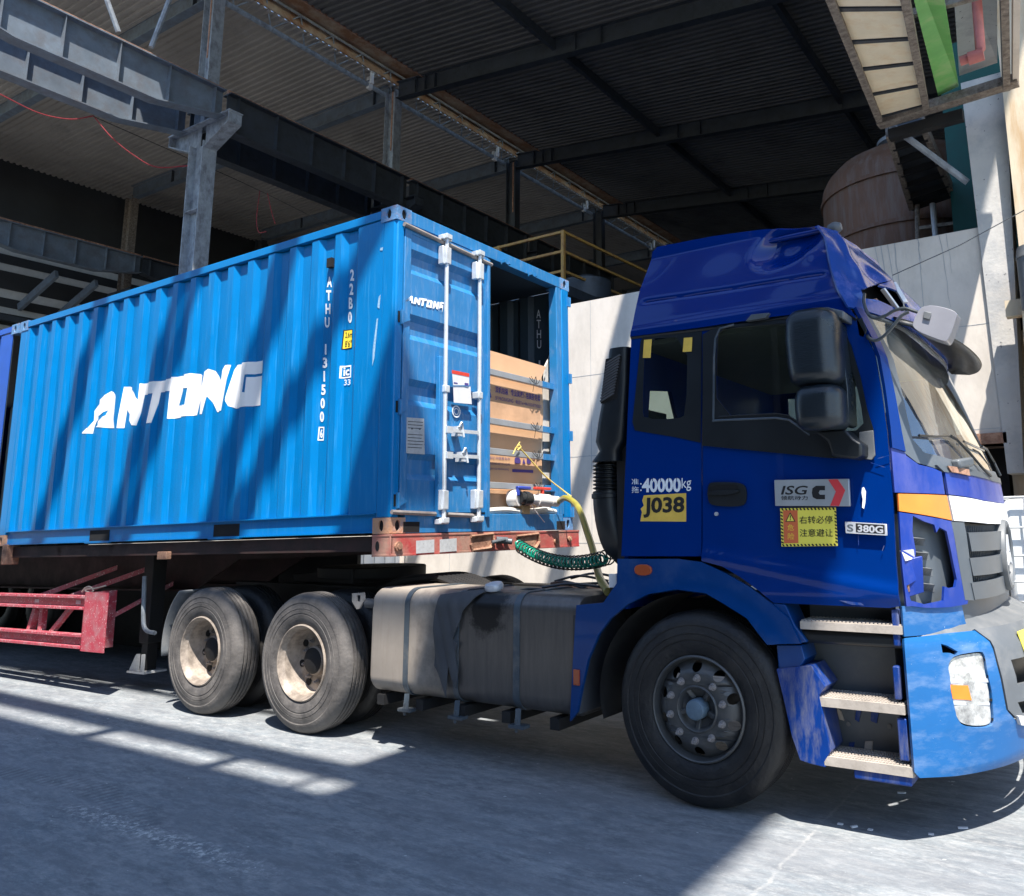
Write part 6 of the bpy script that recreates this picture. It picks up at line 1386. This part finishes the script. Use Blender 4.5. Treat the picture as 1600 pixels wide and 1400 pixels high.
# header rod stub: post stop plate at right jamb
MB().box(-.10, -.005, W_-.23, W_-.14, .15, 2.475).build('door_jamb', 'dblue', C, True, bevel=.004)
pl = [atc(px, py, 0, .01) for px, py in ((636, 652), (663, 654), (664, 710), (635, 708))]
pp = MB().prism([(p.y, p.z) for p in pl], PX(.004, 1), 0, .004).build('data_plate', 'metalplate', door_l, True)
b = MB()
for k in range(9):
    f = .1+k*.09
    if k in (3,): continue
    a = pl[0]*(1-f)+pl[3]*f; c_ = pl[1]*(1-f)+pl[2]*f; b.prism([(a.y+.012, a.z), (c_.y-.012-.01*(k % 3), c_.z), (c_.y-.012-.01*(k % 3), c_.z-.006), (a.y+.012, a.z-.006)], PX(.0085, 1), 0, .0005)
for s_ in (.3, .75): a = pl[0]*(1-s_)+pl[1]*s_; b.cyl((.008, a.y, a.z-.085), (.011, a.y, a.z-.085), .008, n=8)
b.build('plate_engraving', 'flap', pp, True)
def dq(pts, x, m, name, par, th=.0015): return MB().prism([(lambda p: (p.y, p.z))(atc(px, py, 0, x)) for px, py in pts], PX(x, 1), 0, th).build(name, m, par, True)
pa = dq([(706, 579), (733, 584), (733, 602), (708, 602)], .052, 'paper', 'paper_notice', door_l)
dq([(706, 578), (733, 583.5), (733, 589), (706, 583.5)], .0538, 'redv', 'notice_header', pa)
dq([(708, 603.5), (735, 604), (737, 631.5), (709, 629)], .046, 'paper', 'paper_notice', door_l)
b = MB()
for (a_, c_) in (((709, 597), (715, 600)), ((726, 598), (732, 603))): b.prism([(lambda p: (p.y, p.z))(atc(px, py, 0, .0545)) for px, py in ((a_[0], a_[1]), (c_[0], a_[1]+1), (c_[0], c_[1]), (a_[0], c_[1]-1))], PX(.0545, 1), 0, .0005)
b.build('notice_print', 'navytext', pa, True)
a = atc(713, 643, 0, .01); b = MB().lathe([(.040, 0), (.052, 0), (.052, .001), (.040, .001)], a, Vector((1, 0, 0)), 24).lathe([(.022, 0), (.030, 0), (.030, .001), (.022, .001)], a, Vector((1, 0, 0)), 20).build('round_mark', 'whitetext', door_l, True)
# ---- lettering: company name, traced as outlines, draped over the corrugations
def drape(o_mesh, off=.0015):
    def f(p): return Vector((p[0], .012+cprof(p[0])-off, p[1]))
    return f
AN = {
 'A': [[(45, 682), (100, 632), (126, 570), (132, 488), (178, 425), (240, 368), (272, 325), (290, 332), (303, 352), (310, 400), (326, 636), (140, 624), (190, 580), (240, 528), (254, 482), (205, 528), (150, 575), (132, 618), (118, 678)]],
 'N': [[(345, 635), (392, 290), (430, 287), (470, 305), (492, 345), (512, 400), (525, 262), (548, 262), (552, 356), (497, 612), (470, 612), (405, 480), (380, 632)]],
 'T': [[(548, 262), (800, 222), (790, 325), (685, 335), (630, 590), (592, 595), (645, 345), (552, 356)]],
 'O': [[(800, 210), (960, 178), (1020, 182), (1046, 210), (1048, 260), (985, 524), (765, 558)], [(872, 308), (935, 300), (910, 440), (835, 445)]],
 'M': [[(1010, 522), (1078, 165), (1108, 143), (1142, 158), (1170, 200), (1208, 290), (1228, 150), (1250, 112), (1285, 108), (1215, 490), (1155, 500), (1095, 370), (1055, 518)]],
 'G': [[(1248, 400), (1298, 145), (1325, 105), (1400, 90), (1562, 66), (1550, 172), (1412, 190), (1390, 335), (1412, 338), (1425, 212), (1555, 192), (1525, 440), (1370, 462), (1310, 470), (1262, 450)]]}
BR_ = breaks(-LEN, 0)
def cloc(px, py): p = atc(px, py, 1, .022); return (p.x, p.z)
def decal(loops, m, par, name, off=.0065, yp=.022):
    L_ = [[(lambda p: (p.x, p.z))(atc(*p_, 1, yp)) for p_ in lp] for lp in loops]
    return sheet(name, L_[0], lambda u, v, o_: Vector((u, .012+cprof(u)-off, v)), m, par, BR_, (), 0, 0, L_[1:], True)
for k, lp in AN.items(): decal([[(120+x/5.3333, 550+y/5.3333) for x, y in l] for l in lp], 'white', near, 'painted_letter')
def flat_text(body, bl, br, tl, m, par, name='painted_code', y=.0085, bold=.01, **k):
    return text(body, atc(*bl, 1, y), atc(*br, 1, y), atc(*tl, 1, y), m, par, name, True, bold, **k)
# vertical codes; each character upright, stacked downwards (scale 4, offset 460,370)
def stackcode(s, xl0, xr0, y0, xl1, xr1, y1, h, par=near):
    n = len(s)
    for i, ch in enumerate(s):
        if ch == ' ': continue
        f = i/(n-1); xl = xl0+(xl1-xl0)*f; xr = xr0+(xr1-xr0)*f; y = y0+(y1-y0)*f
        b_ = text_mesh(ch, .04)
        m_ = (xl+xr)/2; hw = (xr-xl)/2*(.35 if ch == '1' else 1)
        vs, fs = b_; P3 = [atc(m_+hw*(2*u-1), y+h-v*h, 1, .046) for u, v in vs]
        P3 = [Vector((p.x, .012+cprof(p.x)-.0065, p.z)) for p in P3]
        MB().add(P3, fs).build('painted_code', 'whitetext', par, True, fix=False)
stackcode('ATHU 131500', 511.5, 519.5, 432.5, 500.5, 507, 643, 16.5)
stackcode('22B0', 548, 554, 421, 544.5, 550.5, 487, 18)
b6 = decal([[(499, 667), (507.5, 667), (506.5, 688.5), (497.5, 688.5)], [(500.5, 669), (506, 669), (505.2, 686.5), (499.2, 686.5)]], 'whitetext', near, 'check_digit_box', yp=.046)
stackcode('6 ', 500.8, 505, 670.5, 500, 505, 690, 14)
yb = decal([[(539, 516), (551.5, 514.5), (550.5, 544.5), (536.5, 547)]], 'blacktext', near, 'height_label', .0065, .046); decal([[(540, 517.5), (551, 516), (550, 543), (538, 545.3)]], 'yellow', near, 'height_label_face', .008, .046)
def lt(body, bl, br, tl, m, name='height_figures', bold=.01):
    vs, fs = text_mesh(body, bold); bl, br, tl = Vector(bl), Vector(br), Vector(tl)
    P3 = []
    for u, v in vs:
        q = bl+(br-bl)*u+(tl-bl)*v; p = atc(q.x, q.y, 1, .046); P3.append(Vector((p.x, .012+cprof(p.x)-.0095, p.z)))
    MB().add(P3, fs).build(name, m, near, True, fix=False)
lt('2,6m', (540.5, 529.5), (551, 528.5), (541, 519.5), 'blacktext'); lt("8'6\"", (540, 543), (550, 542), (540.5, 532.5), 'blacktext')
decal([[(535, 572.5), (549.5, 570.5), (549, 590), (534, 592)], [(537, 574.5), (548, 573), (547.6, 588), (536, 590)]], 'whitetext', near, 'registration_mark', yp=.046); lt('ic', (538, 588), (547, 586.5), (538.5, 575), 'whitetext', 'registration_mark', .03); lt('33', (538.5, 602.5), (548.5, 601.5), (539, 593.5), 'whitetext', 'registration_mark')
p = atc(514, 410, 1, .0); MB().box(p.x-.03, p.x+.03, .0, .04, p.z-.04, p.z+.04).build('vent_cover', 'black', near, True)
# small name on the door
DN = [atc(px, py, 0, .006) for px, py in ((632, 485), (691, 488), (637, 462))]
def dtext(pts, name='door_lettering'):
    return MB().prism([(lambda p: (p.y, p.z))(atc(px, py, 0, .004)) for px, py in pts], PX(.0045, 1), 0, .0015).build(name, 'white', door_l, True)
def zz2(l): return [(560+x/4.667, 300+y/4.667) for x, y in l]
dtext(zz2([(338, 797), (372, 765), (385, 757), (395, 760), (397, 812), (385, 810), (386, 790), (360, 800)]))
dtext(zz2([(400, 815), (412, 768), (425, 770), (436, 795), (442, 772), (455, 775), (446, 825), (434, 822), (424, 798), (416, 818)]))
dtext(zz2([(449, 772), (498, 780), (496, 795), (479, 792), (472, 832), (458, 829), (465, 790), (448, 788)]))
dtext(zz2([(494, 838), (502, 786), (533, 790), (541, 800), (533, 846)][::1])); MB().prism([(lambda p: (p.y, p.z))(atc(px, py, 0, .0065)) for px, py in zz2([(510, 824), (514, 804), (524, 806), (520, 828)])], PX(.0062, 1), 0, .0005).build('letter_counter', 'dblue', door_l, True)
dtext(zz2([(540, 848), (550, 795), (562, 797), (572, 826), (578, 800), (590, 803), (580, 856), (568, 853), (558, 828), (552, 850)]))
dtext(zz2([(588, 850), (594, 808), (604, 802), (622, 805), (620, 818), (606, 817), (602, 845), (608, 846), (610, 834), (604, 833), (605, 824), (618, 826), (612, 875), (586, 866)]))
# inner code on the far wall
for i, ch in enumerate('ATHU 1'):
    if ch == ' ': continue
    y = 484+i*15.8; vs, fs = text_mesh(ch, .0); hw = 3.2*(.4 if ch == '1' else 1); P3 = [atc(841.5+.3*i+hw*(2*u-1), y+13-v*13, 1, W_-.075) for u, v in vs]
    MB().add(P3, fs).build('inner_code', 'paper', C, True, fix=False)
# paint scrapes on post
for pts in ([(588, 498), (590, 497), (584, 560), (581, 572), (582, 545)], [(591, 464), (594, 460), (592, 482), (589, 480)], [(594, 387), (598, 386), (597, 391), (593, 391)]):
    MB().prism([(lambda p: (p.x, p.z))(atc(px, py, 1, .0)) for px, py in pts], side(.004), 0, .0015).build('paint_scrape', 'scrape', C, True)
# second, deeper blue container behind it
C2_ = thing('shipping_container', mtx=CONT_M @ Matrix.Translation((-LEN-.04, 0, 0)), label='deep blue container cut by the left edge, behind the bright blue one', cat='shipping container', group='containers on the trailer')
shell(C2_, 0, 'cblue2'); MB().box(-.05, -.02, .1, 2.34, .12, 2.5).build('end_wall', 'cblue2', C2_, True)
# ================================================================== CARGO in the doorway
def CT(name, label, cat, group=None): return thing(name, mtx=CONT_M, label=label, cat=cat, group=group)
XB = -.14
def yz(px, py, x=XB): p = atc(px, py, 0, x); return (p.y, p.z)
t = CT('cardboard_bulkhead', 'tan cardboard sheet with purple printing closing the open container doorway', 'cardboard')
cb = MB().prism([yz(750, 543), yz(853, 573), yz(846, 590), yz(849, 640), yz(846, 700), yz(848, 770), yz(846, 815), yz(750, 815)], PX(XB, 1), -.01, 0).build('cardboard_sheet', 'card', t, True)
MB().prism([yz(765, 608, XB+.004), yz(820, 618, XB+.004), yz(844, 630, XB+.004), yz(843, 665, XB+.004), yz(765, 655, XB+.004)], PX(XB+.002, 1), 0, .008).build('loose_flap', 'cardd', t, True, bevel=.003)
MB().prism([yz(765, 765, XB+.004), yz(846, 768, XB+.004), yz(846, 815, XB+.004), yz(765, 812, XB+.004)], PX(XB+.002, 1), 0, .006).build('lower_flap', 'cardd', t, True)
def ct(body, bl, br, tl, m='navytext', name='printed_text', bold=0, x=XB+.013): vs, fs = text_mesh(body, bold); f = lambda p: atc(*p, 0, x); return text(body, f(bl), f(br), f(tl), m, t, name, True, bold)
ct('双帆包装', (774, 613.5), (794, 618), (774, 602.5), bold=.02); ct('专业的液体包装服务商', (798.5, 618.5), (844, 627.5), (798.5, 607.5), bold=.02)
ct('SF PACKAGING', (774, 624.5), (802, 629.5), (774, 618.5)); ct('电话Tel:+86-532-87762555', (806, 631), (846, 638.5), (806, 624.5))
X2 = XB+.004
ct('液体包装专业服务', (764, 706.5), (790, 711), (764, 702), x=X2); ct('地址:中国青岛市', (764, 717), (797, 719.5), (764, 712.5), x=X2); ct('PACKING LIST OF LIQUID', (764, 726.5), (797, 728), (764, 722), x=X2); ct('SERVICE PACKAGING', (766, 733.5), (795, 735), (766, 730.5), x=X2)
MB().prism([yz(*p, X2) for p in ((800.5, 733), (833, 734.5), (833, 738.8), (800.5, 737.5))], PX(X2, 1), 0, .0008).build('purple_bar', 'navytext', t, True)
for a_, c_ in ((804, 813), (823, 829)): MB().prism([yz(*p, X2) for p in smoothpoly([(a_, 716), (a_+2, 715), ((a_+c_)/2, 712.5), (c_, 717), (c_+1, 724), (a_, 725)], 1)], PX(X2, 1), 0, .0008).build('handling_symbol', 'navytext', t, True)
MB().prism([yz(*p, X2) for p in [(816, 724), (818.5, 716), (821, 725)]], PX(X2, 1), 0, .0008).build('handling_symbol', 'navytext', t, True)
MB().prism([yz(*p, X2+.01) for p in [(762, 607), (765, 610), (767, 616), (768, 621), (762, 622)]], PX(X2+.01, 1), 0, .0008).build('printed_mark', 'navytext', t, True)
b = MB()
for k in range(7): b.prism([yz(*p, X2) for p in [(837+k*1.4, 712+k*.2), (838+k*1.4, 712+k*.2), (838+k*1.4, 736), (837+k*1.4, 736)]], PX(X2, 1), 0, .0008)
o = CT('plastic_film', 'crumpled white plastic film hanging at the right side of the cardboard', 'plastic sheet')
MB().prism([yz(849, 574, -.2), yz(856, 560, -.2), yz(861, 545, -.2), yz(866, 525, -.2), yz(868, 530, -.2), yz(869, 815, -.2), yz(844, 815, -.2)], PX(-.18, 1), -.02, 0).build('film_sheet', 'film', o, True)
MB().prism([yz(847, 600, -.17), yz(863, 605, -.17), yz(863, 690, -.17), yz(847, 690, -.17)], PX(-.165, 1), 0, .01).build('inner_board', 'conc', o, True)
MB().box(-.16, -.13, yz(862, 700)[0], yz(866, 700)[0], .15, yz(862, 600)[1]).build('steel_upright', 'sbar', o, True)
for k, (l, r_) in enumerate(((588, 601), (660, 670), (703, 716), (755, 765))):
    a = atc(760, l-4 if k == 0 else l, 0, -.07); c_ = atc(868, r_+1, 0, -.07)
    o = CT('steel_bar', ['grey steel bar across the doorway, topmost of the four', 'grey steel bar across the doorway, second from the top', 'grey steel bar across the doorway, third from the top', 'grey steel bar across the doorway, lowest of the four'][k], 'steel bar', 'steel bars across the doorway')
    a.y = 1.10; c_.y = W_-.15; zm = (a.z+c_.z)/2
    MB().box(-.10, -.05, a.y, c_.y, zm-.028, zm+.028).build('channel', 'sbar', o, True, bevel=.003)
    w_ = c_.y-.27; MB().box(-.102, -.047, w_, c_.y, zm-.029, zm+.029).build('end_clip', 'dblue', o, True)
    y = a.y+.75+.02*k; MB().tube(curve([(-.04, y-.06, zm+.03), (-.035, y, zm-.01), (-.03, y+.03, zm+.05), (-.04, y+.06, zm-.02), (-.03, y+.1, zm+.03)], 4), .0035, 5).tube([(-.06, y+.02, zm-.1), (-.04, y+.02, zm), (-.05, y-.02, zm+.05)], .0025, 5).build('black_tie', 'blackh', o, True)
# valve, hose, ropes
V = CT('discharge_valve', 'white ball valve with red and blue handles sticking out of the cardboard', 'valve')
a = atc(812, 778, 0, .0); bq = atc(838, 779, 0, .05); cq = atc(872, 784, 0, .12)
dirv = (cq-a)
MB().cyl(a+Vector((-.1, -.02, 0)), a+Vector((.0, .0, 0)), .075, n=20).build('flange', 'valve', V, True)
MB().cyl(a, a+dirv*.28, .055, n=18).cyl(a+dirv*.1, a+dirv*.2, .066, n=18).build('coupling', 'blackh', V, True)
MB().cyl(a+dirv*.28, a+dirv*.92, .045, n=18).cyl(a+dirv*.45, a+dirv*.75, .058, .058, n=18).cyl(a+dirv*.8, a+dirv*.98, .050, n=18).build('valve_body', 'valve', V, True)
m_ = a+dirv*.58+Vector((0, 0, .06)); MB().cyl(m_+Vector((0, 0, -.03)), m_+Vector((0, 0, .035)), .018, n=10).box(m_.x-.02, m_.x+.02, m_.y-.12, m_.y+.12, m_.z+.035, m_.z+.06).build('red_handle', 'redv', V, True, bevel=.01)
m_ = a+dirv*.12+Vector((0, -.02, .08)); MB().box(m_.x-.02, m_.x+.02, m_.y-.09, m_.y+.10, m_.z+.0, m_.z+.03).box(m_.x-.015, m_.x+.015, m_.y-.09, m_.y-.06, m_.z-.06, m_.z+.03).build('blue_handle', 'bluev', V, True, bevel=.008)
o = CT('wood_block', 'small wooden block under the white valve', 'block'); p = atc(818, 800, 0, -.03); MB().box(-.08, .0, p.y-.05, p.y+.06, .152, p.z+.09).build('block', 'wood', o, True, bevel=.004)
hp = [CONT_M @ cq, at(884, 778, 0, .30), at(899, 787, 0, .48), at(908, 803, 0, .68), at(917, 830, 0, .9), at(926, 858, 0, 1.1), at(932, 885, 0, 1.3), at(938, 905, 0, 1.5), at(950, 925, 0, 1.75)]
tag(MB().tube(curve(hp, 6), .028, 14).build('liquid_hose', 'hoseo'), 'thick olive yellow hose running from the white valve down behind the cab intake', 'hose')
rp = curve([CONT_M @ atc(806, 700, 0, -.02), CONT_M @ atc(815, 703, 0, .0), CONT_M @ atc(850, 742, 0, .03), CONT_M @ atc(882, 768, 0, .12), CONT_M @ atc(893, 776, 0, .2)], 6)
k0 = rp[0]; tag(MB().tube(rp, .007, 6).tube(curve([k0, k0+Vector((.02, .02, .03)), k0+Vector((.03, .035, .01)), k0+Vector((.02, .0, -.02))], 4), .007, 5).tube([k0, k0+Vector((.0, -.04, -.06))], .006, 5).tube([k0, k0+Vector((.0, .06, .06))], .005, 5).build('yellow_rope', 'rope'), 'yellow rope tied to a steel bar and stretched down to the hose', 'rope')
rp = [CONT_M @ atc(828, 785, 0, .05), CONT_M @ atc(838, 800, 0, .05), CONT_M @ atc(851, 816, 0, .03)]
tag(MB().tube(rp, .004, 5).build('white_string', 'valve'), 'thin white string hanging from the valve over the door sill', 'string')
fp_ = [(-.10, 1.10, .165), (.0, 1.10, .165), (.0, W_-.25, .165), (-.10, W_-.25, .165)]
o = CT('folded_film', 'folded white plastic lying on the door sill below the cardboard', 'plastic sheet'); MB().tube(curve([(-.05, 1.1, .17), (-.03, 1.4, .185), (-.04, 1.7, .17), (-.03, 2.0, .19), (-.05, 2.2, .175)], 6), .028, 8).build('film_roll', 'film', o, True)
# ================================================================== TRAILER
TL = thing('container_trailer', mtx=CONT_M, label='red skeletal semi-trailer carrying the containers, with rusty front beam and pink red side guard', cat='trailer')
fb = MB().box(-.17, .035, -.012, 2.50, -.022, -.006).box(.015, .03, -.012, 2.50, -.150, -.02).box(-.17, .03, -.008, .008, -.16, -.02).box(-.17, .034, -.010, 2.50, -.168, -.150).build('front_beam', 'tred', TL, True, bevel=.002)
q = [atc(px, py, 0, .036) for px, py in ((650, 845), (678, 843), (678, 863), (650, 865), (687, 843), (713, 841), (713, 861), (687, 863))]
for i in (0, 4): MB().prism([(p.y, p.z) for p in q[i:i+4]], PX(.036, 1), 0, .004).build('grey_plate', 'metalplate', fb, True)
for px, py, r_, m in ((621, 854, .036, 'rustdisc'), (868, 846, .030, 'rustdisc'), (889, 842, .028, 'rustdisc')):
    p = atc(px, py, 0, .03); MB().cyl((.03, p.y, p.z), (.05, p.y, p.z), r_, n=18).cyl((.05, p.y, p.z), (.058, p.y, p.z), r_*.6, n=14).build('round_fitting', 'rust', fb, True)
MB().prism(ell(-.11, -.09, .020, .036, 16), side(-.0095), 0, -.002).build('lashing_hole', 'black', fb, True)
for a_, w_ in ((735, 0), (806, 0)):
    pa_ = [atc(px, py, 0, .033) for px, py in ((a_, 838), (a_+34, 834), (a_+36, 846), (a_+30, 856), (a_+2, 860), (a_, 850))]
    b = MB().tube([(.04, p.y, p.z) for p in pa_], .014, 6); p = pa_[3]; b.prism([(p.y, p.z) for p in pa_[:2]+pa_[3:5]], PX(.031, 1), 0, .004)
    b.build('glad_hand_guard', 'rust', fb, True)
p = atc(785, 845, 0, .06); MB().cyl((.03, p.y-.05, p.z+.01), (.09, p.y+.03, p.z), .030, n=14).cyl((.03, p.y+.06, p.z), (.09, p.y+.1, p.z-.01), .026, n=14).cyl((.06, p.y-.14, p.z-.01), (.09, p.y, p.z+.01), .016, n=8).build('air_coupling', 'gplast', fb, True, bevel=.003)
for y in (.78, 1.58):
    MB().prism([(-.17, -.02), (-.17, -.16), (-2.9, -.20), (-3.6, -.50), (-13, -.50), (-13, -.02)], side(y), 0, .02).build('main_beam', 'dred', TL, True)
    MB().box(-13, -3.6, y-.06, y+.08, -.52, -.50).build('beam_flange', 'dred', TL, True)
for y in (.02, 2.34): MB().box(-13, -.2, y+.03, y+.09, -.13, -.015).build('side_rail', 'dred', TL, True)
b = MB()
for x in (-.9, -1.9, -2.9, -3.9, -4.9, -5.9, -6.9, -8): b.box(x, x+.08, .05, 2.4, -.12, -.03)
b.build('crossmember', 'dred', TL, True)
p = atc(256, 868, 1, .02); MB().box(p.x-.075, p.x+.07, .0, .05, p.z-.035, p.z+.035).build('lock_block', 'rust', TL, True, bevel=.004)
p = atc(10, 868, 1, .0); MB().box(p.x-.1, p.x+.02, -.01, .12, p.z-.10, p.z+.12).build('twist_lock', 'rust', TL, True, bevel=.01)
MB().box(-14, -2.75, 2.15, 2.2, -1.46, -.2).build('under_trailer_shade_sheet', 'dark', TL, True)  # dark sheet added in place of the deep shade under the trailer
# landing legs
for s_, y in ((0, .42), (1, 1.75)):
    zg = -1.5117+.25
    lg = MB().box(-3.92, -3.76, y, y+.14, -1.0, -.1).build('landing_leg', 'dark', TL, True, bevel=.006)
    MB().box(-3.89, -3.79, y+.02, y+.12, zg, -.9).build('inner_leg', 'dark', lg, True)
    MB().hexa([(-4.0, y-.05, zg-.02), (-3.70, y-.05, zg-.02), (-3.70, y+.18, zg-.02), (-4.0, y+.18, zg-.02), (-4.0, y-.05, zg), (-3.70, y-.05, zg), (-3.70, y+.18, zg), (-4.0, y+.18, zg)]).prism([(-4.0, zg), (-3.9, zg+.15), (-3.88, zg+.15), (-3.88, zg)], side(y-.03), 0, .01).box(-3.89, -3.87, y-.03, y+.0, zg, zg+.16).box(-3.80, -3.78, y-.03, y, zg, zg+.16).build('leg_foot', 'metalplate', lg, True)
p0, p1, p2, p3 = [atc(px, py, 1, .25) for px, py in ((226, 900), (224, 968), (229, 985), (242, 989))]
MB().tube(curve([p0, p1, p2, p3], 5), .020, 8).build('crank_handle', 'steell', TL, True)
p = atc(236, 943, 1, 1.2); MB().box(p.x-.14, p.x+.12, 1.2, 1.25, p.z-.18, p.z+.2).build('yellow_reflector_board', 'yellowo', TL, True)
b = MB(); 
b.box(p.x-.02, p.x, 1.19, 1.20, p.z-.2, p.z+.2).box(p.x-.15, p.x+.13, 1.19, 1.20, p.z-.03, p.z-.01).build('grille_bar', 'dark', TL, True)
# trailer axles (left of the frame)
for x in (-9.4, -10.75, -12.1):
    for far in (0, 1):
        k = copy_tree(w2_); k.parent = TL; k.matrix_parent_inverse = TL.matrix_basis.inverted()
        k.matrix_basis = Matrix.Translation(Vector((x-C2.x, .05, 0))) if not far else Matrix.Translation(Vector((x, 2.38, .529))) @ Matrix.Rotation(math.pi, 4, 'Z') @ Matrix.Translation(-Vector((C2.x, -.02, .529)))
# side guard
def gp_(px, py, y=.06): return atc(px, py, 1, y)
ga_, gb_ = gp_(140, 938), gp_(0, 933); 
def rail(pa_, pb_, h, name):
    d = (pb_-pa_).normalized(); e = pa_+d*2.6
    pts = [(-.5*h, 0), (.5*h, 0)]
    b = MB().bar(pa_, e, .025, h*.8).bar(pa_+Vector((0, -.028, h*.42)), e+Vector((0, -.028, h*.42)), .075, .028).bar(pa_+Vector((0, -.028, -h*.42)), e+Vector((0, -.028, -h*.42)), .075, .028)
    return b.build(name, 'gred', TL, True, bevel=.003)
zr1 = gp_(140, 941).z; zr2 = gp_(140, 1002).z; xg = gp_(140, 960).x; xe = gp_(176, 960).x
r1 = rail(Vector((xg, .06, zr1)), Vector((xg-1, .06, zr1)), .13, 'guard_rail'); r2 = rail(Vector((xg, .06, zr2)), Vector((xg-1, .06, zr2)), .13, 'guard_rail')
zt3 = gp_(158, 925).z; zb3 = gp_(158, 1018).z
MB().box(xg, xg+.012, .0, .30, zb3, zt3).box(xg, xe, .0, .012, zb3, zt3).build('guard_end_plate', 'gred', TL, True)
b = MB().box(xg-.12, xg-.05, .07, .12, zr2, zr1).box(xg-1.02, xg-.95, .07, .12, zr2, zr1).bar((xg-.85, .1, zr2), (xg-.35, .1, zr1), .04, .05).bar((xg-1.1, .1, zr1), (xg-1.25, .1, zr2), .06, .06)
b.bar((xg-.7, .1, zr1), (xg-.2, .9, zr1+.35), .05, .05).bar((xg-.1, .1, zr2+.1), (xg+.2, .9, zr1+.2), .04, .04).bar((xg-1.3, .1, zr1), (xg-.9, .9, zr1+.35), .05, .05)
b.build('guard_strut', 'gred', TL, True)
MB().box(xg-.25, xg-.16, .048-.003, .05, zr1-.02, zr1+.015).box(xg-1.08, xg-.99, .045, .05, zr1-.02, zr1+.015).build('guard_reflector', 'metalplate', TL, True)
bw = curve([gp_(128, 925), gp_(134, 918), gp_(141, 917), gp_(146, 923), gp_(140, 926), gp_(133, 921), gp_(150, 919), gp_(165, 915)], 4); MB().tube(bw, .008, 5).build('rope_knot', 'tread', TL, True)
# ================================================================== AIR LINES
def coil(S_, E_, sag, r_, turns, rt, name, m, label, ph=0, lead=.1):
    n = turns*14; pts = []; 
    for i in range(n+1):
        f = i/n; c_ = S_.lerp(E_, f)+Vector((0, 0, -sag*4*f*(1-f))); c2 = S_.lerp(E_, f+.01)+Vector((0, 0, -sag*4*(f+.01)*(1-f-.01)))
        a_, b_ = frame(c2-c_); t_ = 2*math.pi*turns*f+ph; k = min(1, f/.04, (1-f)/.04)
        pts.append(c_+(a_*math.cos(t_)+b_*math.sin(t_))*r_*k)
    tag(MB().tube(pts, rt, 6).build(name, m), label, 'air hose', 'coiled air hoses')
S1 = at(806, 847, 0, .12); E1 = at(950, 872, 1, .45)
coil(S1, E1, .09, .032, 30, .0075, 'coiled_air_hose', 'green', 'green coiled air hose slung between the trailer beam and the cab')
coil(S1+Vector((0, .02, -.02)), E1+Vector((.02, .05, .02)), .10, .052, 25, .0055, 'coiled_air_hose', 'blackh', 'black coiled air hose slung round the green one', 1)
# ================================================================== small scraps on the ground, then split loose pieces into parts
for i, (px, py, a) in enumerate(((1409, 1240, .4), (1313, 1289, .1), (1360, 1298, .0), (1505, 1295, .5), (1335, 1293, .9), (1455, 1305, .3))):
    p = at(px, py, 2, 0); c, s = math.cos(a), math.sin(a); L_, W2 = random.uniform(.012, .028), .008
    q = [(p.x+c*u-s*v, p.y+s*u+c*v) for u, v in ((-L_, -W2), (L_*.8, -W2), (L_, W2), (-L_*.9, W2*1.2))]
    tag(MB().prism(q, top(.002), 0, .006).build('paper_scrap', 'paper'), 'small pale scrap lying in the shadow under the front bumper', 'scrap', 'scraps in the bumper shadow')
split_loose()
